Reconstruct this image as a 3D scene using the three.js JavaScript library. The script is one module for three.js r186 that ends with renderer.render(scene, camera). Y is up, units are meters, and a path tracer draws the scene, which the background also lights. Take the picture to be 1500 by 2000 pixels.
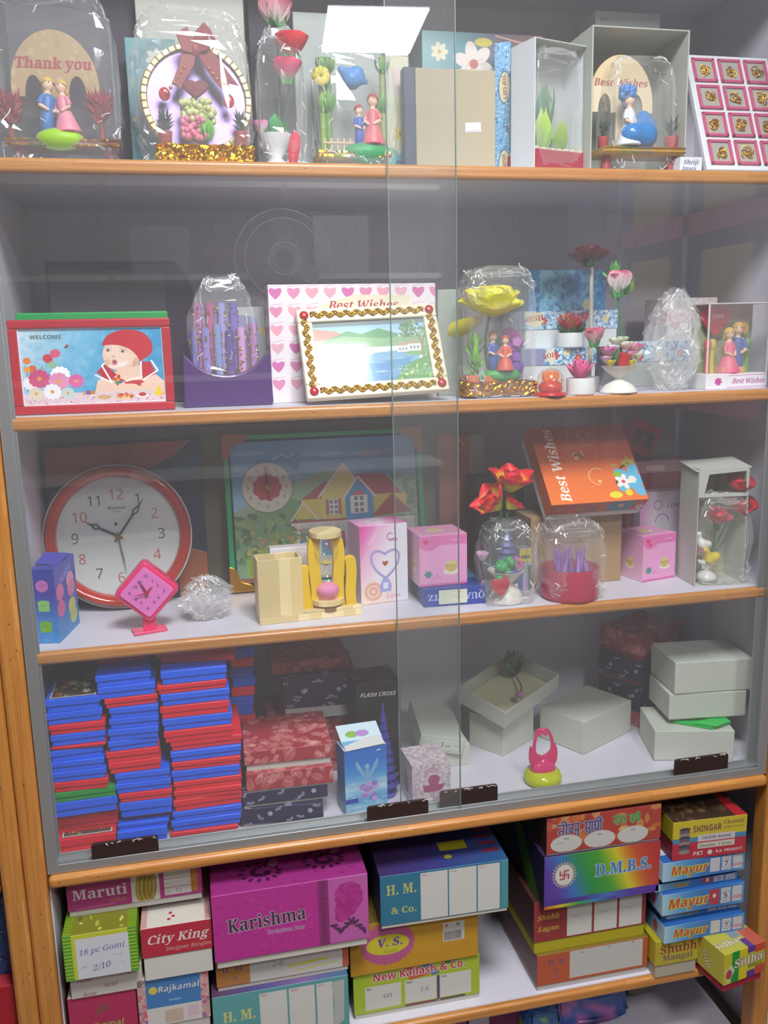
import * as THREE from 'three';
import { RoundedBoxGeometry } from 'three/addons/geometries/RoundedBoxGeometry.js';
import { mergeGeometries } from 'three/addons/utils/BufferGeometryUtils.js';
import { MarchingCubes } from 'three/addons/objects/MarchingCubes.js';
import { RectAreaLightUniformsLib } from 'three/addons/lights/RectAreaLightUniformsLib.js';

// ---------- camera, sky, lights, exposure ----------
const scene = new THREE.Scene();
scene.background = new THREE.Color(0x0b0b0c);
const D2R = Math.PI / 180;
const camera = new THREE.PerspectiveCamera(2 * Math.atan(1000 / 1719.7) / D2R, 0.75, 0.05, 50);
camera.position.set(0, 1.6, 1.5);
camera.rotation.set(-11.064 * D2R, -12.198 * D2R, -1.354 * D2R, 'YXZ');
camera.updateMatrixWorld(true);
const renderer = new THREE.WebGLRenderer({ antialias: true });
renderer.toneMapping = THREE.LinearToneMapping;
renderer.toneMappingExposure = 0.9;
renderer.shadowMap.enabled = true;
RectAreaLightUniformsLib.init();
const CEIL = 2.9;
const PANELS = [ // ceiling light panels: x, z, width, depth, turn, intensity
  [0.85, 2.42, 0.40, 0.54, 0.10, 58],
  [0.30, 1.15, 0.60, 0.60, 0.0, 50],
];

// ---------- numbers of the place ----------
const S = [1.8934, 1.4884, 1.0835, 0.687, 0.2544];   // tops of the shelves, from above
const XL = -0.297, XR = 1.131, XW = 1.18, ZB = -0.46, ZF = -0.045;

// ---------- helpers ----------
let seed = 7;
const rnd = () => { seed = (seed * 16807) % 2147483647; return seed / 2147483647; };
const rr = (a, b) => a + (b - a) * rnd();
const V3 = (x, y, z) => new THREE.Vector3(x, y, z);
const FOC = 1719.7, CQ = camera.quaternion.clone(), CQI = CQ.clone().invert(), CP = camera.position.clone();
const ray = (px, py) => V3((px - 750) / FOC, (1000 - py) / FOC, -1).applyQuaternion(CQ);
const at = (px, py, z) => { const d = ray(px, py); return CP.clone().addScaledVector(d, (z - CP.z) / d.z); };   // point on the upright plane z
const on = (Y, px, py) => { const d = ray(px, py); return CP.clone().addScaledVector(d, (Y - CP.y) / d.y); };    // point on the level Y
const atX = (X, px, py) => { const d = ray(px, py); return CP.clone().addScaledVector(d, (X - CP.x) / d.x); };
const camOf = (p) => p.clone().sub(CP).applyQuaternion(CQI);
const col = (Y, px, z) => { const a = camOf(V3(0, Y, z)), b = camOf(V3(1, Y, z)), q = (px - 750) / FOC; return V3((-(a.x + q * a.z)) / ((b.x - a.x) + q * (b.z - a.z)), Y, z); };
const yAt = (P, py) => { const a = camOf(V3(P.x, 0, P.z)), b = camOf(V3(P.x, 1, P.z)), q = (1000 - py) / FOC; return -(a.y + q * a.z) / ((b.y - a.y) + q * (b.z - a.z)); };
const perM = (P) => FOC / -camOf(P).z;   // pixels per metre at a point

const used = {};
const numbered = (n) => { used[n] = (used[n] ?? -1) + 1; return used[n] ? n + '_' + String(used[n]).padStart(3, '0') : n; };
function tag(o, label, category, group) { o.userData = { label, category }; if (group) o.userData.group = group; return o; }
function thing(name, label, category, pos, turn = 0, group) {
  const o = new THREE.Group(); o.name = numbered(name); o.position.copy(pos); o.rotation.y = turn; scene.add(o);
  return tag(o, label, category, group);
}
function part(name, geo, m, parent, p, r) {
  const o = new THREE.Mesh(geo, m); o.name = numbered(name); o.castShadow = o.receiveShadow = true;
  if (p) o.position.set(...p); if (r) o.rotation.set(...r);
  parent.add(o); return o;
}
function struct(name, geo, m, p, r) { const o = part(name, geo, m, scene, p, r); o.userData = { kind: 'structure' }; return o; }
const mats = {};
function mat(c, rough = 0.6, extra) {
  const key = c + '|' + rough + '|' + (extra ? JSON.stringify(extra) : '');
  return mats[key] ??= new THREE.MeshPhysicalMaterial({ color: c, roughness: rough, ...extra });
}
const metal = (c, rough = 0.3) => mat(c, rough, { metalness: 1 });
const clear = (c, k = {}) => mat(c, k.rough ?? 0.04, { transmission: k.t ?? 0.95, thickness: 0, ior: 1.5 });
const solidGlass = (c, dist = 0.02) => { const m = mat(0xffffff, 0.05, { transmission: 1, thickness: 0.01, ior: 1.45 }); const n = m.clone(); n.attenuationColor = new THREE.Color(c); n.attenuationDistance = dist; return n; };
function rb(w, h, d, r = 0.0015, s = 1) { // box with rounded edges and truly flat faces
  const g = new RoundedBoxGeometry(w, h, d, s, Math.min(r, w / 2.01, h / 2.01, d / 2.01)), p = g.attributes.position, n = g.attributes.normal, a = V3(), b = V3(), c = V3();
  for (let i = 0; i < p.count; i += 3) { a.fromBufferAttribute(p, i); b.fromBufferAttribute(p, i + 1).sub(a); c.fromBufferAttribute(p, i + 2).sub(a); b.cross(c).normalize(); if (Math.max(Math.abs(b.x), Math.abs(b.y), Math.abs(b.z)) > 0.998) for (let k = 0; k < 3; k++) n.setXYZ(i + k, b.x, b.y, b.z); }
  return g;
}
const sph = (r, a = 16, b = 12) => new THREE.SphereGeometry(r, a, b);
const cyl = (a, b, h, n = 24) => new THREE.CylinderGeometry(a, b, h, n);
const lathe = (pts, n = 28) => new THREE.LatheGeometry(pts.map(([x, y]) => new THREE.Vector2(x, y)), n);
const tube = (pts, r, n = 20, k = 7, closed = false) => new THREE.TubeGeometry(new THREE.CatmullRomCurve3(pts.map((p) => V3(...p)), closed), n, r, k, closed);
const moved = (g, x = 0, y = 0, z = 0, rx = 0, ry = 0, rz = 0, sx = 1, sy = sx, sz = sx) => g.clone().applyMatrix4(new THREE.Matrix4().compose(V3(x, y, z), new THREE.Quaternion().setFromEuler(new THREE.Euler(rx, ry, rz)), V3(sx, sy, sz)));
const flat = (g) => { const a = g.index ? g.toNonIndexed() : g.clone(); a.deleteAttribute('normal'); a.computeVertexNormals(); return a; };
const merge = (list) => mergeGeometries(list.map((g) => { const a = g.index ? g.toNonIndexed() : g.clone(); for (const k of Object.keys(a.attributes)) if (!['position', 'normal', 'uv'].includes(k)) a.deleteAttribute(k); return a; }));
const shape = (pts) => { const s = new THREE.Shape(); pts.forEach(([x, y], i) => (i ? s.lineTo(x, y) : s.moveTo(x, y))); s.closePath(); return s; };
const extrude = (s, d, bevel = 0.001, curve = 12) => { const b = Math.min(bevel, d / 3); const g = new THREE.ExtrudeGeometry(s, { depth: d - 2 * b, bevelEnabled: b > 0, bevelSize: b, bevelThickness: b, bevelSegments: 2, curveSegments: curve }); g.translate(0, 0, b); return g; };
function heartShape(s) { // tip at the origin, width and height about s
  const h = new THREE.Shape(); h.moveTo(0, 0);
  h.bezierCurveTo(-s * 0.25, s * 0.25, -s * 0.5, s * 0.45, -s * 0.5, s * 0.68); h.bezierCurveTo(-s * 0.5, s * 0.98, -s * 0.1, s * 1.02, 0, s * 0.76);
  h.bezierCurveTo(s * 0.1, s * 1.02, s * 0.5, s * 0.98, s * 0.5, s * 0.68); h.bezierCurveTo(s * 0.5, s * 0.45, s * 0.25, s * 0.25, 0, 0); return h;
}
function tint(g, f) { // vertex colours from a function of position
  const p = g.attributes.position, c = new Float32Array(p.count * 3), k = new THREE.Color();
  for (let i = 0; i < p.count; i++) { k.set(f(p.getX(i), p.getY(i), p.getZ(i))); c.set([k.r, k.g, k.b], i * 3); }
  g.setAttribute('color', new THREE.BufferAttribute(c, 3)); return g;
}
const mixC = (a, b, t) => new THREE.Color(a).lerp(new THREE.Color(b), Math.min(1, Math.max(0, t)));
const vmat = (rough = 0.55, extra = {}) => mat(0xffffff, rough, { vertexColors: true, side: THREE.DoubleSide, ...extra });

// value noise in three dimensions
function vnoise(x, y, z) {
  const h = (i, j, k) => { let n = Math.imul(i, 374761393) + Math.imul(j, 668265263) + Math.imul(k, 2147483647 - 1274126177); n = Math.imul(n ^ (n >>> 13), 1274126177); return ((n ^ (n >>> 16)) >>> 0) / 4294967296; };
  const X = Math.floor(x), Y = Math.floor(y), Z = Math.floor(z), s = (t) => t * t * (3 - 2 * t), u = s(x - X), v = s(y - Y), w = s(z - Z), L = (a, b, t) => a + (b - a) * t;
  return L(L(L(h(X, Y, Z), h(X + 1, Y, Z), u), L(h(X, Y + 1, Z), h(X + 1, Y + 1, Z), u), v), L(L(h(X, Y, Z + 1), h(X + 1, Y, Z + 1), u), L(h(X, Y + 1, Z + 1), h(X + 1, Y + 1, Z + 1), u), v), w);
}

// one continuous skin over tapered capsules [x, y, z, r, x, y, z, r]
function skin(caps, res = 36, soft = 0.012) {
  let lo = V3(9, 9, 9), hi = V3(-9, -9, -9);
  for (const c of caps) for (const o of [0, 4]) { const p = V3(c[o], c[o + 1], c[o + 2]); lo.min(p.clone().subScalar(c[o + 3])); hi.max(p.clone().addScalar(c[o + 3])); }
  const mid = lo.clone().add(hi).multiplyScalar(0.5), half = Math.max(hi.x - lo.x, hi.y - lo.y, hi.z - lo.z) * 0.5 * 1.18;
  const mc = new MarchingCubes(res, new THREE.MeshBasicMaterial(), false, false, 40000); mc.isolation = 0;
  const n = res;
  for (let k = 0; k < n; k++) for (let j = 0; j < n; j++) for (let i = 0; i < n; i++) {
    const x = mid.x + half * (i - n / 2) / (n / 2), y = mid.y + half * (j - n / 2) / (n / 2), z = mid.z + half * (k - n / 2) / (n / 2);
    let d = 1;
    for (const c of caps) {
      const ax = c[4] - c[0], ay = c[5] - c[1], az = c[6] - c[2], L = ax * ax + ay * ay + az * az || 1e-9;
      const t = Math.min(1, Math.max(0, ((x - c[0]) * ax + (y - c[1]) * ay + (z - c[2]) * az) / L));
      const e = Math.hypot(x - c[0] - ax * t, y - c[1] - ay * t, z - c[2] - az * t) - (c[3] + (c[7] - c[3]) * t);
      const h = Math.max(soft - Math.abs(d - e), 0) / soft; d = Math.min(d, e) - h * h * soft * 0.25;
    }
    mc.field[i + j * n + k * n * n] = -d;
  }
  mc.update();
  const g = new THREE.BufferGeometry(), N = mc.count;
  const P = new Float32Array(N * 3), Q = new Float32Array(N * 3);
  for (let i = 0; i < N * 3; i++) { P[i] = mc.positionArray[i] * half + [mid.x, mid.y, mid.z][i % 3]; Q[i] = mc.normalArray[i]; }
  g.setAttribute('position', new THREE.BufferAttribute(P, 3)); g.setAttribute('normal', new THREE.BufferAttribute(Q, 3)); g.setAttribute('uv', new THREE.BufferAttribute(new Float32Array(N * 2), 2));
  return g;
}

// ---------- print: canvases measured in millimetres ----------
const canvasTex = (c) => { const t = new THREE.CanvasTexture(c); t.colorSpace = THREE.SRGBColorSpace; t.magFilter = THREE.LinearFilter; return t; };
function print(wmm, hmm, k, draw) { // k: pixels per millimetre
  const c = document.createElement('canvas'); c.width = Math.min(2048, Math.round(wmm * k)); c.height = Math.min(2048, Math.round(hmm * k));
  const g = c.getContext('2d'); g.scale(c.width / wmm, c.height / hmm); draw(g, wmm, hmm); return canvasTex(c);
}
const fill = (g, c, x, y, w, h) => { g.fillStyle = c; g.fillRect(x, y, w, h); };
function txt(g, s, x, y, size, o = {}) { // o: c, f, skew, rot, out (outline), ow, sx, al
  g.save(); g.translate(x, y); if (o.rot) g.rotate(o.rot * D2R); if (o.skew) g.transform(1, 0, -o.skew, 1, 0, 0); if (o.sx) g.scale(o.sx, 1);
  g.font = (o.b === 0 ? '' : 'bold ') + '40px ' + (o.f ?? 'sans-serif'); g.scale(size / 40, size / 40); g.textAlign = o.al ?? 'center'; g.textBaseline = 'middle';
  if (o.out) { g.lineWidth = (o.ow ?? 0.16) * 40; g.strokeStyle = o.out; g.lineJoin = 'round'; g.strokeText(s, 0, 0); }
  g.fillStyle = o.c ?? '#222'; g.fillText(s, 0, 0); g.restore();
}
const ell = (g, c, x, y, a, b, rot = 0) => { g.fillStyle = c; g.beginPath(); g.ellipse(x, y, a, b, rot, 0, 7); g.fill(); };
const poly = (g, c, pts) => { g.fillStyle = c; g.beginPath(); pts.forEach(([x, y], i) => (i ? g.lineTo(x, y) : g.moveTo(x, y))); g.closePath(); g.fill(); };
const line = (g, c, w, pts) => { g.strokeStyle = c; g.lineWidth = w; g.lineCap = g.lineJoin = 'round'; g.beginPath(); pts.forEach(([x, y], i) => (i ? g.lineTo(x, y) : g.moveTo(x, y))); g.stroke(); };
const arc = (g, c, w, x, y, r, a0 = 0, a1 = 7) => { g.strokeStyle = c; g.lineWidth = w; g.lineCap = 'round'; g.beginPath(); g.arc(x, y, r, a0, a1); g.stroke(); };
const grad = (g, x0, y0, x1, y1, stops) => { const q = g.createLinearGradient(x0, y0, x1, y1); stops.forEach((c, i) => q.addColorStop(i / (stops.length - 1), c)); return q; };
function flowerInk(g, x, y, r, c, mid, n = 5, rot = 0) { for (let i = 0; i < n; i++) { const a = rot + i * 2 * Math.PI / n; ell(g, c, x + Math.cos(a) * r * 0.55, y + Math.sin(a) * r * 0.55, r * 0.5, r * 0.3, a); } if (mid) ell(g, mid, x, y, r * 0.22, r * 0.22); }
function heartInk(g, c, x, y, s) { g.fillStyle = c; g.beginPath(); g.moveTo(x, y + s * 0.5); g.bezierCurveTo(x - s * 0.7, y, x - s * 0.55, y - s * 0.55, x, y - s * 0.2); g.bezierCurveTo(x + s * 0.55, y - s * 0.55, x + s * 0.7, y, x, y + s * 0.5); g.fill(); }
function speck(g, w, h, n, cs, a, b) { for (let i = 0; i < n; i++) ell(g, cs[i % cs.length], rr(0, w), rr(0, h), rr(a, b), rr(a, b) * 0.7, rr(0, 3)); }
function scribble(g, c, w, x, y, len, amp) { const p = []; for (let i = 0; i <= 14; i++) p.push([x + len * i / 14, y + rr(-amp, amp)]); line(g, c, w, p); }

// ---------- boxes ----------
// geometry with its six faces laid out on one sheet: [left] [front] [right], top above the front, one plain corner
function sheetBox(w, h, d, a = {}, k = 1.5, bg = '#ddd', r = 0.0015) {
  const g = rb(w, h, d, r), p = g.attributes.position, uv = g.attributes.uv, n = p.count / 6;
  const W = w * 1000, H = h * 1000, D = d * 1000, l = a.L ? D : 0, q = a.R ? D : 0, t = a.T ? D : 0, SW = l + W + q + 4, SH = t + H + 4;
  const big = Math.min(1, 2040 / (SW * k), 2040 / (SH * k), Math.sqrt(520000 / (SW * SH)) / k);
  const tex = print(SW, SH, k * big, (c) => {
    fill(c, bg, 0, 0, SW, SH);
    const face = (f, x, y, fw, fh) => { if (!f) return; c.save(); c.translate(x, y); c.beginPath(); c.rect(0, 0, fw, fh); c.clip(); f(c, fw, fh); c.restore(); };
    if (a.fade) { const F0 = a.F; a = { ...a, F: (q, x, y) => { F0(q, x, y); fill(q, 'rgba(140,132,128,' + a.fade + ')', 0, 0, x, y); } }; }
    face(a.L, 0, t, D, H); face(a.F, l, t, W, H); face(a.R, l + W, t, D, H); face(a.T, l, 0, W, D);
  });
  for (let i = 0; i < p.count; i++) {
    const s = Math.floor(i / n), x = (p.getX(i) + w / 2) * 1000, y = (h / 2 - p.getY(i)) * 1000, z = (p.getZ(i) + d / 2) * 1000; let X = SW - 2, Y = SH - 2;
    if (s === 4) { X = l + x; Y = t + y; } else if (s === 1 && a.L) { X = z; Y = t + y; } else if (s === 0 && a.R) { X = l + W + D - z; Y = t + y; } else if (s === 2 && a.T) { X = l + x; Y = z; }
    uv.setXY(i, X / SW, 1 - Y / SH);
  }
  return [g, tex];
}
const printed = (tex, rough = 0.45) => new THREE.MeshPhysicalMaterial({ map: tex, roughness: rough });
// s: n, l, c, g (name, label, category, group), Y, z, z2, x:[left, right] pixels, t: pixel row of the top at the left, or h; d; lid: share; art; bg; base; k
function carton(s) {
  const A = s.A ?? col(s.Y, s.x[0], s.z), B = s.B ?? col(s.Y, s.x[1], s.z2 ?? s.z), w = Math.hypot(B.x - A.x, B.z - A.z), yaw = Math.atan2(A.z - B.z, B.x - A.x);
  const h = s.h ?? yAt(A, s.t) - A.y, d = s.d ?? 0.2;
  const mid = A.clone().lerp(B, 0.5).add(V3(-Math.sin(yaw) * d / 2, 0, -Math.cos(yaw) * d / 2)); mid.y = A.y;
  const o = thing(s.n, s.l, s.c ?? 'box', mid, yaw, s.g);
  const lid = s.lid ?? 1, hl = h * lid;
  const upper = s.names?.[0] ?? (lid < 1 ? 'lid' : 'carton');
  let m;
  if (s.art) { const [g, tex] = sheetBox(w, hl, d, s.art, s.k ?? 1.5, s.bg, s.r); m = part(upper, g, printed(tex, s.rough), o, [0, h - hl / 2, 0]); }
  else m = part(upper, rb(w, hl, d, s.r ?? 0.002), s.m ?? mat(s.bg ?? 0xdddddd, s.rough ?? 0.7), o, [0, h - hl / 2, 0]);
  if (lid < 1) { const i = s.inset ?? 0.002; part('base', rb(w - 2 * i, h - hl + 0.004, d - 2 * i, 0.001), s.baseMat ?? mat(s.base ?? 0xd8d6cf, 0.75), o, [0, (h - hl + 0.004) / 2, 0]); }
  return { o, w, h, d, top: A.y + h, A, B, yaw, lidMesh: m };
}
// a loose clear film round (w, h, d): crumpled facets
function filmGeo(w, h, d, o = {}) {
  const g = new THREE.SphereGeometry(1, o.a ?? 52, o.b ?? 40), p = g.attributes.position, sd = o.seed ?? rnd() * 50, e = o.e ?? 0.32, am = (o.amp ?? 0.13) * 1.05;
  const pw = (v) => Math.sign(v) * Math.pow(Math.abs(v), e), ridge = (x, y, z) => 1 - Math.abs(vnoise(x, y, z) * 2 - 1) * 2;
  for (let i = 0; i < p.count; i++) {
    const x = p.getX(i), y = p.getY(i), z = p.getZ(i);
    let X = pw(x), Y = pw(y), Z = pw(z);
    const f = o.f ?? 3.3, wob = ridge(x * f + sd, y * f * 0.8, z * f) * 0.75 + ridge(x * f * 2.3 + sd, y * f * 2.1 + 9, z * f * 2.3) * 0.6 + (vnoise(x * 12 + sd, y * 12, z * 12) - 0.5) * 1.1;
    const k = 1 - (0.5 + wob * 0.5) * am + (Y > 0.4 ? -(o.neck ?? 0) * (Y - 0.4) * 0.7 : 0);
    X *= k; Z *= k; Y = Y > -0.9 ? Y * (1 - am * 0.5 + wob * am * 0.5) : Y;
    p.setXYZ(i, X * w / 2, Math.max(0, (Y + 1) * h / 2), Z * d / 2);
  }
  return flat(g);
}
const CREASE = () => mat(0xffffff, 0.22, { transmission: 0.35, thickness: 0 });
// the film with its sharp folds
function wrap(o, w, h, d, k, p) {
  const g = filmGeo(w, h, d, k), f = part('wrapper', g, FILMM, o, p), P = g.attributes.position, list = [], n = P.count / 3; f.userData = { label: 'clear crumpled film' };
  for (let i = 0, tries = 0; i < (k.folds ?? 46) && tries < 900; tries++) {
    const t = Math.floor(rnd() * n) * 3, a = V3().fromBufferAttribute(P, t), b = V3().fromBufferAttribute(P, t + 1), c = V3().fromBufferAttribute(P, t + 2), nn = b.clone().sub(a).cross(c.clone().sub(a));
    if (nn.z < Math.abs(nn.y) * 0.4 || nn.z <= 0) continue;
    i++; nn.normalize(); const u = V3(rr(-1, 1), rr(-1, 1), 0); u.addScaledVector(nn, -u.dot(nn)).normalize(); const L0 = rr(0.003, 0.010), v = nn.clone().cross(u), m = a.clone().add(b).add(c).multiplyScalar(1 / 3).addScaledVector(nn, 0.0006);
    const q = [-1, -0.2, 0.4, 1].map((s) => m.clone().addScaledVector(u, s * L0).addScaledVector(v, rr(-0.0016, 0.0016)).addScaledVector(nn, -Math.abs(s) * 0.0008)).map((v) => [v.x, Math.max(0.0025, v.y), v.z]);
    list.push(moved(tube(q, rr(0.0004, 0.0011), 6, 4)));
  }
  if (list.length) { const e = part('fold', merge(list), CREASE(), f); e.userData = { kind: 'stuff' }; }
  return f;
}
const FILM = () => clear(0xffffff, { rough: 0.06, t: 0.92 }), FILMM = FILM();
// gold or red tinsel: a bar with many small facets
function tinselGeo(w, h, d, amp = 0.0022, step = 0.0034) {
  const g = new THREE.BoxGeometry(w, h, d, Math.ceil(w / step), Math.max(2, Math.ceil(h / step)), Math.max(2, Math.ceil(d / step))), p = g.attributes.position, m = new Map();
  for (let i = 0; i < p.count; i++) { const key = [p.getX(i), p.getY(i), p.getZ(i)].map((v) => v.toFixed(4)).join(); if (!m.has(key)) m.set(key, [rr(-amp, amp), rr(-amp, amp), rr(-amp, amp)]); const q = m.get(key); p.setXYZ(i, p.getX(i) + q[0], p.getY(i) + q[1], p.getZ(i) + q[2]); }
  return flat(g);
}
const GOLD = metal(0xd9a52c, 0.28);
// petals
function petalGeo(len, wid, cup, curl, c0, c1, pow = 1, tip = 0.6) {
  const g = new THREE.PlaneGeometry(1, 1, 6, 7), p = g.attributes.position;
  for (let i = 0; i < p.count; i++) {
    const u = p.getX(i) * 2, v = p.getY(i) + 0.5, half = wid / 2 * Math.pow(Math.sin(Math.PI * Math.min(1, 0.12 + v * tip)), 0.8) * (v > 0.9 ? 0.85 : 1);
    p.setXYZ(i, u * half, v * len * (1 - 0.12 * u * u * v), cup * (u * u) * wid * 0.5 - curl * len * v * v);
  }
  g.computeVertexNormals();
  return tint(g, (x, y) => { let t = Math.max(0, y / len); if (pow < 0) { t = Math.min(1, Math.max(0, (t - 0.4) / 0.3)); t = t * t * (3 - 2 * t); } return mixC(c0, c1, Math.pow(t, Math.abs(pow))); });
}
// bloom: bud in the middle, rings of petals; rings: [count, lean outwards, petal, radius, lift]
function bloom(parent, pos, bud, rings, scale = 1, tilt = [0, 0, 0]) {
  const b = part('bloom', bud[0], bud[1], parent, pos, tilt); b.scale.setScalar(scale);
  let off = 0;
  for (const [n, lean, geo, rad, lift] of rings) {
    for (let i = 0; i < n; i++) {
      const a = off + i * 2 * Math.PI / n + rr(-0.12, 0.12), q = part('petal', geo, vmat(0.5), b);
      q.rotation.order = 'YXZ'; q.rotation.set(lean + rr(-0.1, 0.1), a, rr(-0.08, 0.08)); q.position.set(Math.sin(a) * rad, lift, Math.cos(a) * rad);
    }
    off += 0.55;
  }
  return b;
}
function rose(parent, pos, r, c0, c1, o = {}) { // cupped rose; c0 at the foot, c1 at the rim
  const p1 = petalGeo(r * 1.25, r * 1.3, -0.5, -0.12, c0, c1, o.pow ?? 1), p2 = petalGeo(r * 1.35, r * 1.5, -0.45, 0.18, c0, c1, o.pow ?? 1);
  const bud = tint(lathe([[0.001, 0], [r * 0.35, r * 0.15], [r * 0.42, r * 0.6], [r * 0.3, r], [r * 0.12, r * 1.1], [0.001, r * 1.0]], 14), (x, y) => mixC(c0, c1, y / r));
  const b = bloom(parent, pos, [bud, vmat(0.5)], [[3, 0.12, p1, r * 0.2, 0], [5, 0.38, p1, r * 0.22, 0], [5, o.open ?? 0.7, p2, r * 0.22, 0]], 1, o.tilt ?? [0, 0, 0]);
  if (o.sepal !== 0) part('sepals', merge([0, 1, 2, 3, 4].map((i) => moved(new THREE.ConeGeometry(r * 0.16, r * 0.75, 5), Math.sin(i * 1.257) * r * 0.36, r * 0.1, Math.cos(i * 1.257) * r * 0.36, Math.cos(i * 1.257) * 0.5, 0, -Math.sin(i * 1.257) * 0.5))), mat(0x3f8a3c, 0.6), b);
  return b;
}
const leafGeo = (len, wid, c0 = 0x1f6b2a, c1 = 0x57a844) => petalGeo(len, wid, 0.25, 0.3, c0, c1, 1, 0.88);
function leafy(parent, name, pos, n, len, wid, c0, c1, spread = 1) { // a tuft of leaves, each a mesh
  const g = leafGeo(len, wid, c0, c1);
  for (let i = 0; i < n; i++) { const q = part(name, g, vmat(0.5), parent, pos); q.rotation.order = 'YXZ'; q.rotation.set(rr(0.2, 1.2) * spread, i * 2.4 + rr(-0.3, 0.3), 0); }
}
function bush(parent, pos, r, c, n = 60, tall = 1.3) { // small plastic bush, one bunch of needles
  const list = [];
  for (let i = 0; i < n; i++) { const a = rr(0, 6.28), e = rr(-0.6, 1.4), k = rr(0.2, 0.75); list.push(moved(new THREE.ConeGeometry(r * 0.13, r * 0.8, 4), Math.cos(a) * r * k * 0.8, r * tall * (k * Math.sin(e) + 0.6), Math.sin(a) * r * k * 0.8, Math.cos(e) * Math.sin(a), 0, -Math.cos(e) * Math.cos(a))); }
  return part('bush', merge(list), mat(c, 0.6), parent, pos);
}
// small moulded figure: skin in one surface, dress, hair
function figure(parent, pos, h, o = {}) {
  const u = h, f = part('figure', skin([[0, 0.86 * u, 0, 0.105 * u, 0, 0.9 * u, 0.005 * u, 0.1 * u], [0, 0.68 * u, 0, 0.05 * u, 0, 0.8 * u, 0, 0.05 * u], [0, 0.3 * u, 0, 0.1 * u, 0, 0.66 * u, 0, 0.085 * u],
    [-0.1 * u, 0.65 * u, 0, 0.045 * u, -0.17 * u, 0.47 * u, 0.04 * u, 0.035 * u], [-0.17 * u, 0.47 * u, 0.04 * u, 0.035 * u, -0.06 * u, 0.4 * u, 0.13 * u, 0.03 * u], [0.1 * u, 0.65 * u, 0, 0.045 * u, 0.17 * u, 0.47 * u, 0.04 * u, 0.035 * u], [0.17 * u, 0.47 * u, 0.04 * u, 0.035 * u, 0.06 * u, 0.4 * u, 0.13 * u, 0.03 * u],
    [0, 0.87 * u, 0.1 * u, 0.014 * u, 0, 0.86 * u, 0.108 * u, 0.014 * u]], 30, 0.02 * u), mat(o.skin ?? 0xf0c8a8, 0.5), parent, pos, [0, o.turn ?? 0, o.lean ?? 0]);
  const dress = o.female ? [[0.001, 0], [0.24 * u, 0], [0.26 * u, 0.03 * u], [0.2 * u, 0.2 * u], [0.11 * u, 0.44 * u], [0.125 * u, 0.6 * u], [0.08 * u, 0.7 * u], [0.05 * u, 0.72 * u]] : [[0.001, 0], [0.12 * u, 0], [0.125 * u, 0.25 * u], [0.115 * u, 0.44 * u], [0.135 * u, 0.62 * u], [0.08 * u, 0.7 * u], [0.05 * u, 0.72 * u]];
  part(o.female ? 'dress' : 'suit', lathe(dress, 18), mat(o.cloth ?? 0xd76a80, 0.45), f);
  part('sleeve', merge([-1, 1].map((s) => tube([[s * 0.09 * u, 0.66 * u, 0], [s * 0.15 * u, 0.56 * u, 0.02 * u], [s * 0.175 * u, 0.48 * u, 0.04 * u]], 0.05 * u, 6, 8))), mat(o.cloth ?? 0xd76a80, 0.45), f);
  part('hair', merge([moved(new THREE.SphereGeometry(0.122 * u, 14, 9, 0, 6.3, 0, 1.75), 0, 0.9 * u, -0.012 * u, -0.42), ...(o.female ? [moved(sph(0.07 * u, 10, 8), 0, 0.84 * u, -0.1 * u, 0, 0, 0, 1.2, 1.6, 0.8)] : [])]), mat(o.hair ?? 0xc8902e, 0.6), f);
  part('eyes', merge([-1, 1].map((s) => moved(sph(0.014 * u, 6, 5), s * 0.042 * u, 0.9 * u, 0.098 * u))), mat(0x1d1a18, 0.3), f);
  return f;
}
// ---------- room ----------
const WALL = mat(0xa8a4a0, 0.85);
struct('floor', new THREE.BoxGeometry(4.4, 0.1, 4.6), mat(0x746c64, 0.5), [0.4, -0.05, 1.6]);
struct('ceiling', new THREE.BoxGeometry(4.4, 0.1, 4.5), mat(0xe6e6e4, 0.9), [0.4, CEIL + 0.05, 1.6]);
struct('wall_back', new THREE.BoxGeometry(4.4, CEIL, 0.1), WALL, [0.4, CEIL / 2, -0.53]);
struct('wall_front', new THREE.BoxGeometry(4.4, CEIL, 0.1), mat(0x6a6468, 0.85), [0.4, CEIL / 2, 3.65]);
struct('wall_left', new THREE.BoxGeometry(0.1, CEIL, 4.2), WALL, [-1.65, CEIL / 2, 1.6]);
struct('wall_right', new THREE.BoxGeometry(0.1, CEIL, 4.2), WALL, [2.45, CEIL / 2, 1.6]);
PANELS.forEach(([x, z, w, d, turn, power], i) => {
  const t = thing('ceiling_light', i ? 'square ceiling light panel close before the cabinet' : 'ceiling light panel mirrored as a white patch in the glass', 'light', V3(x, CEIL - 0.012, z), turn);
  part('diffuser', rb(w, 0.006, d, 0.002), new THREE.MeshStandardMaterial({ color: 0xffffff, emissive: 0xf4f8ff, emissiveIntensity: 14 }), t, [0, -0.004, 0]);
  part('frame', merge([[-1, 0], [1, 0], [0, -1], [0, 1]].map(([a, b]) => moved(rb(a ? 0.02 : w + 0.04, 0.016, b ? 0.02 : d + 0.04), a * (w / 2 + 0.01), 0.002, b * (d / 2 + 0.01)))), mat(0xf2f2f2, 0.5), t);
  const l = new THREE.RectAreaLight(0xfbfcff, power, w, d); l.name = 'panel_glow'; l.position.set(0, -0.012, 0); l.rotation.x = -Math.PI / 2; t.add(l);
});
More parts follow.
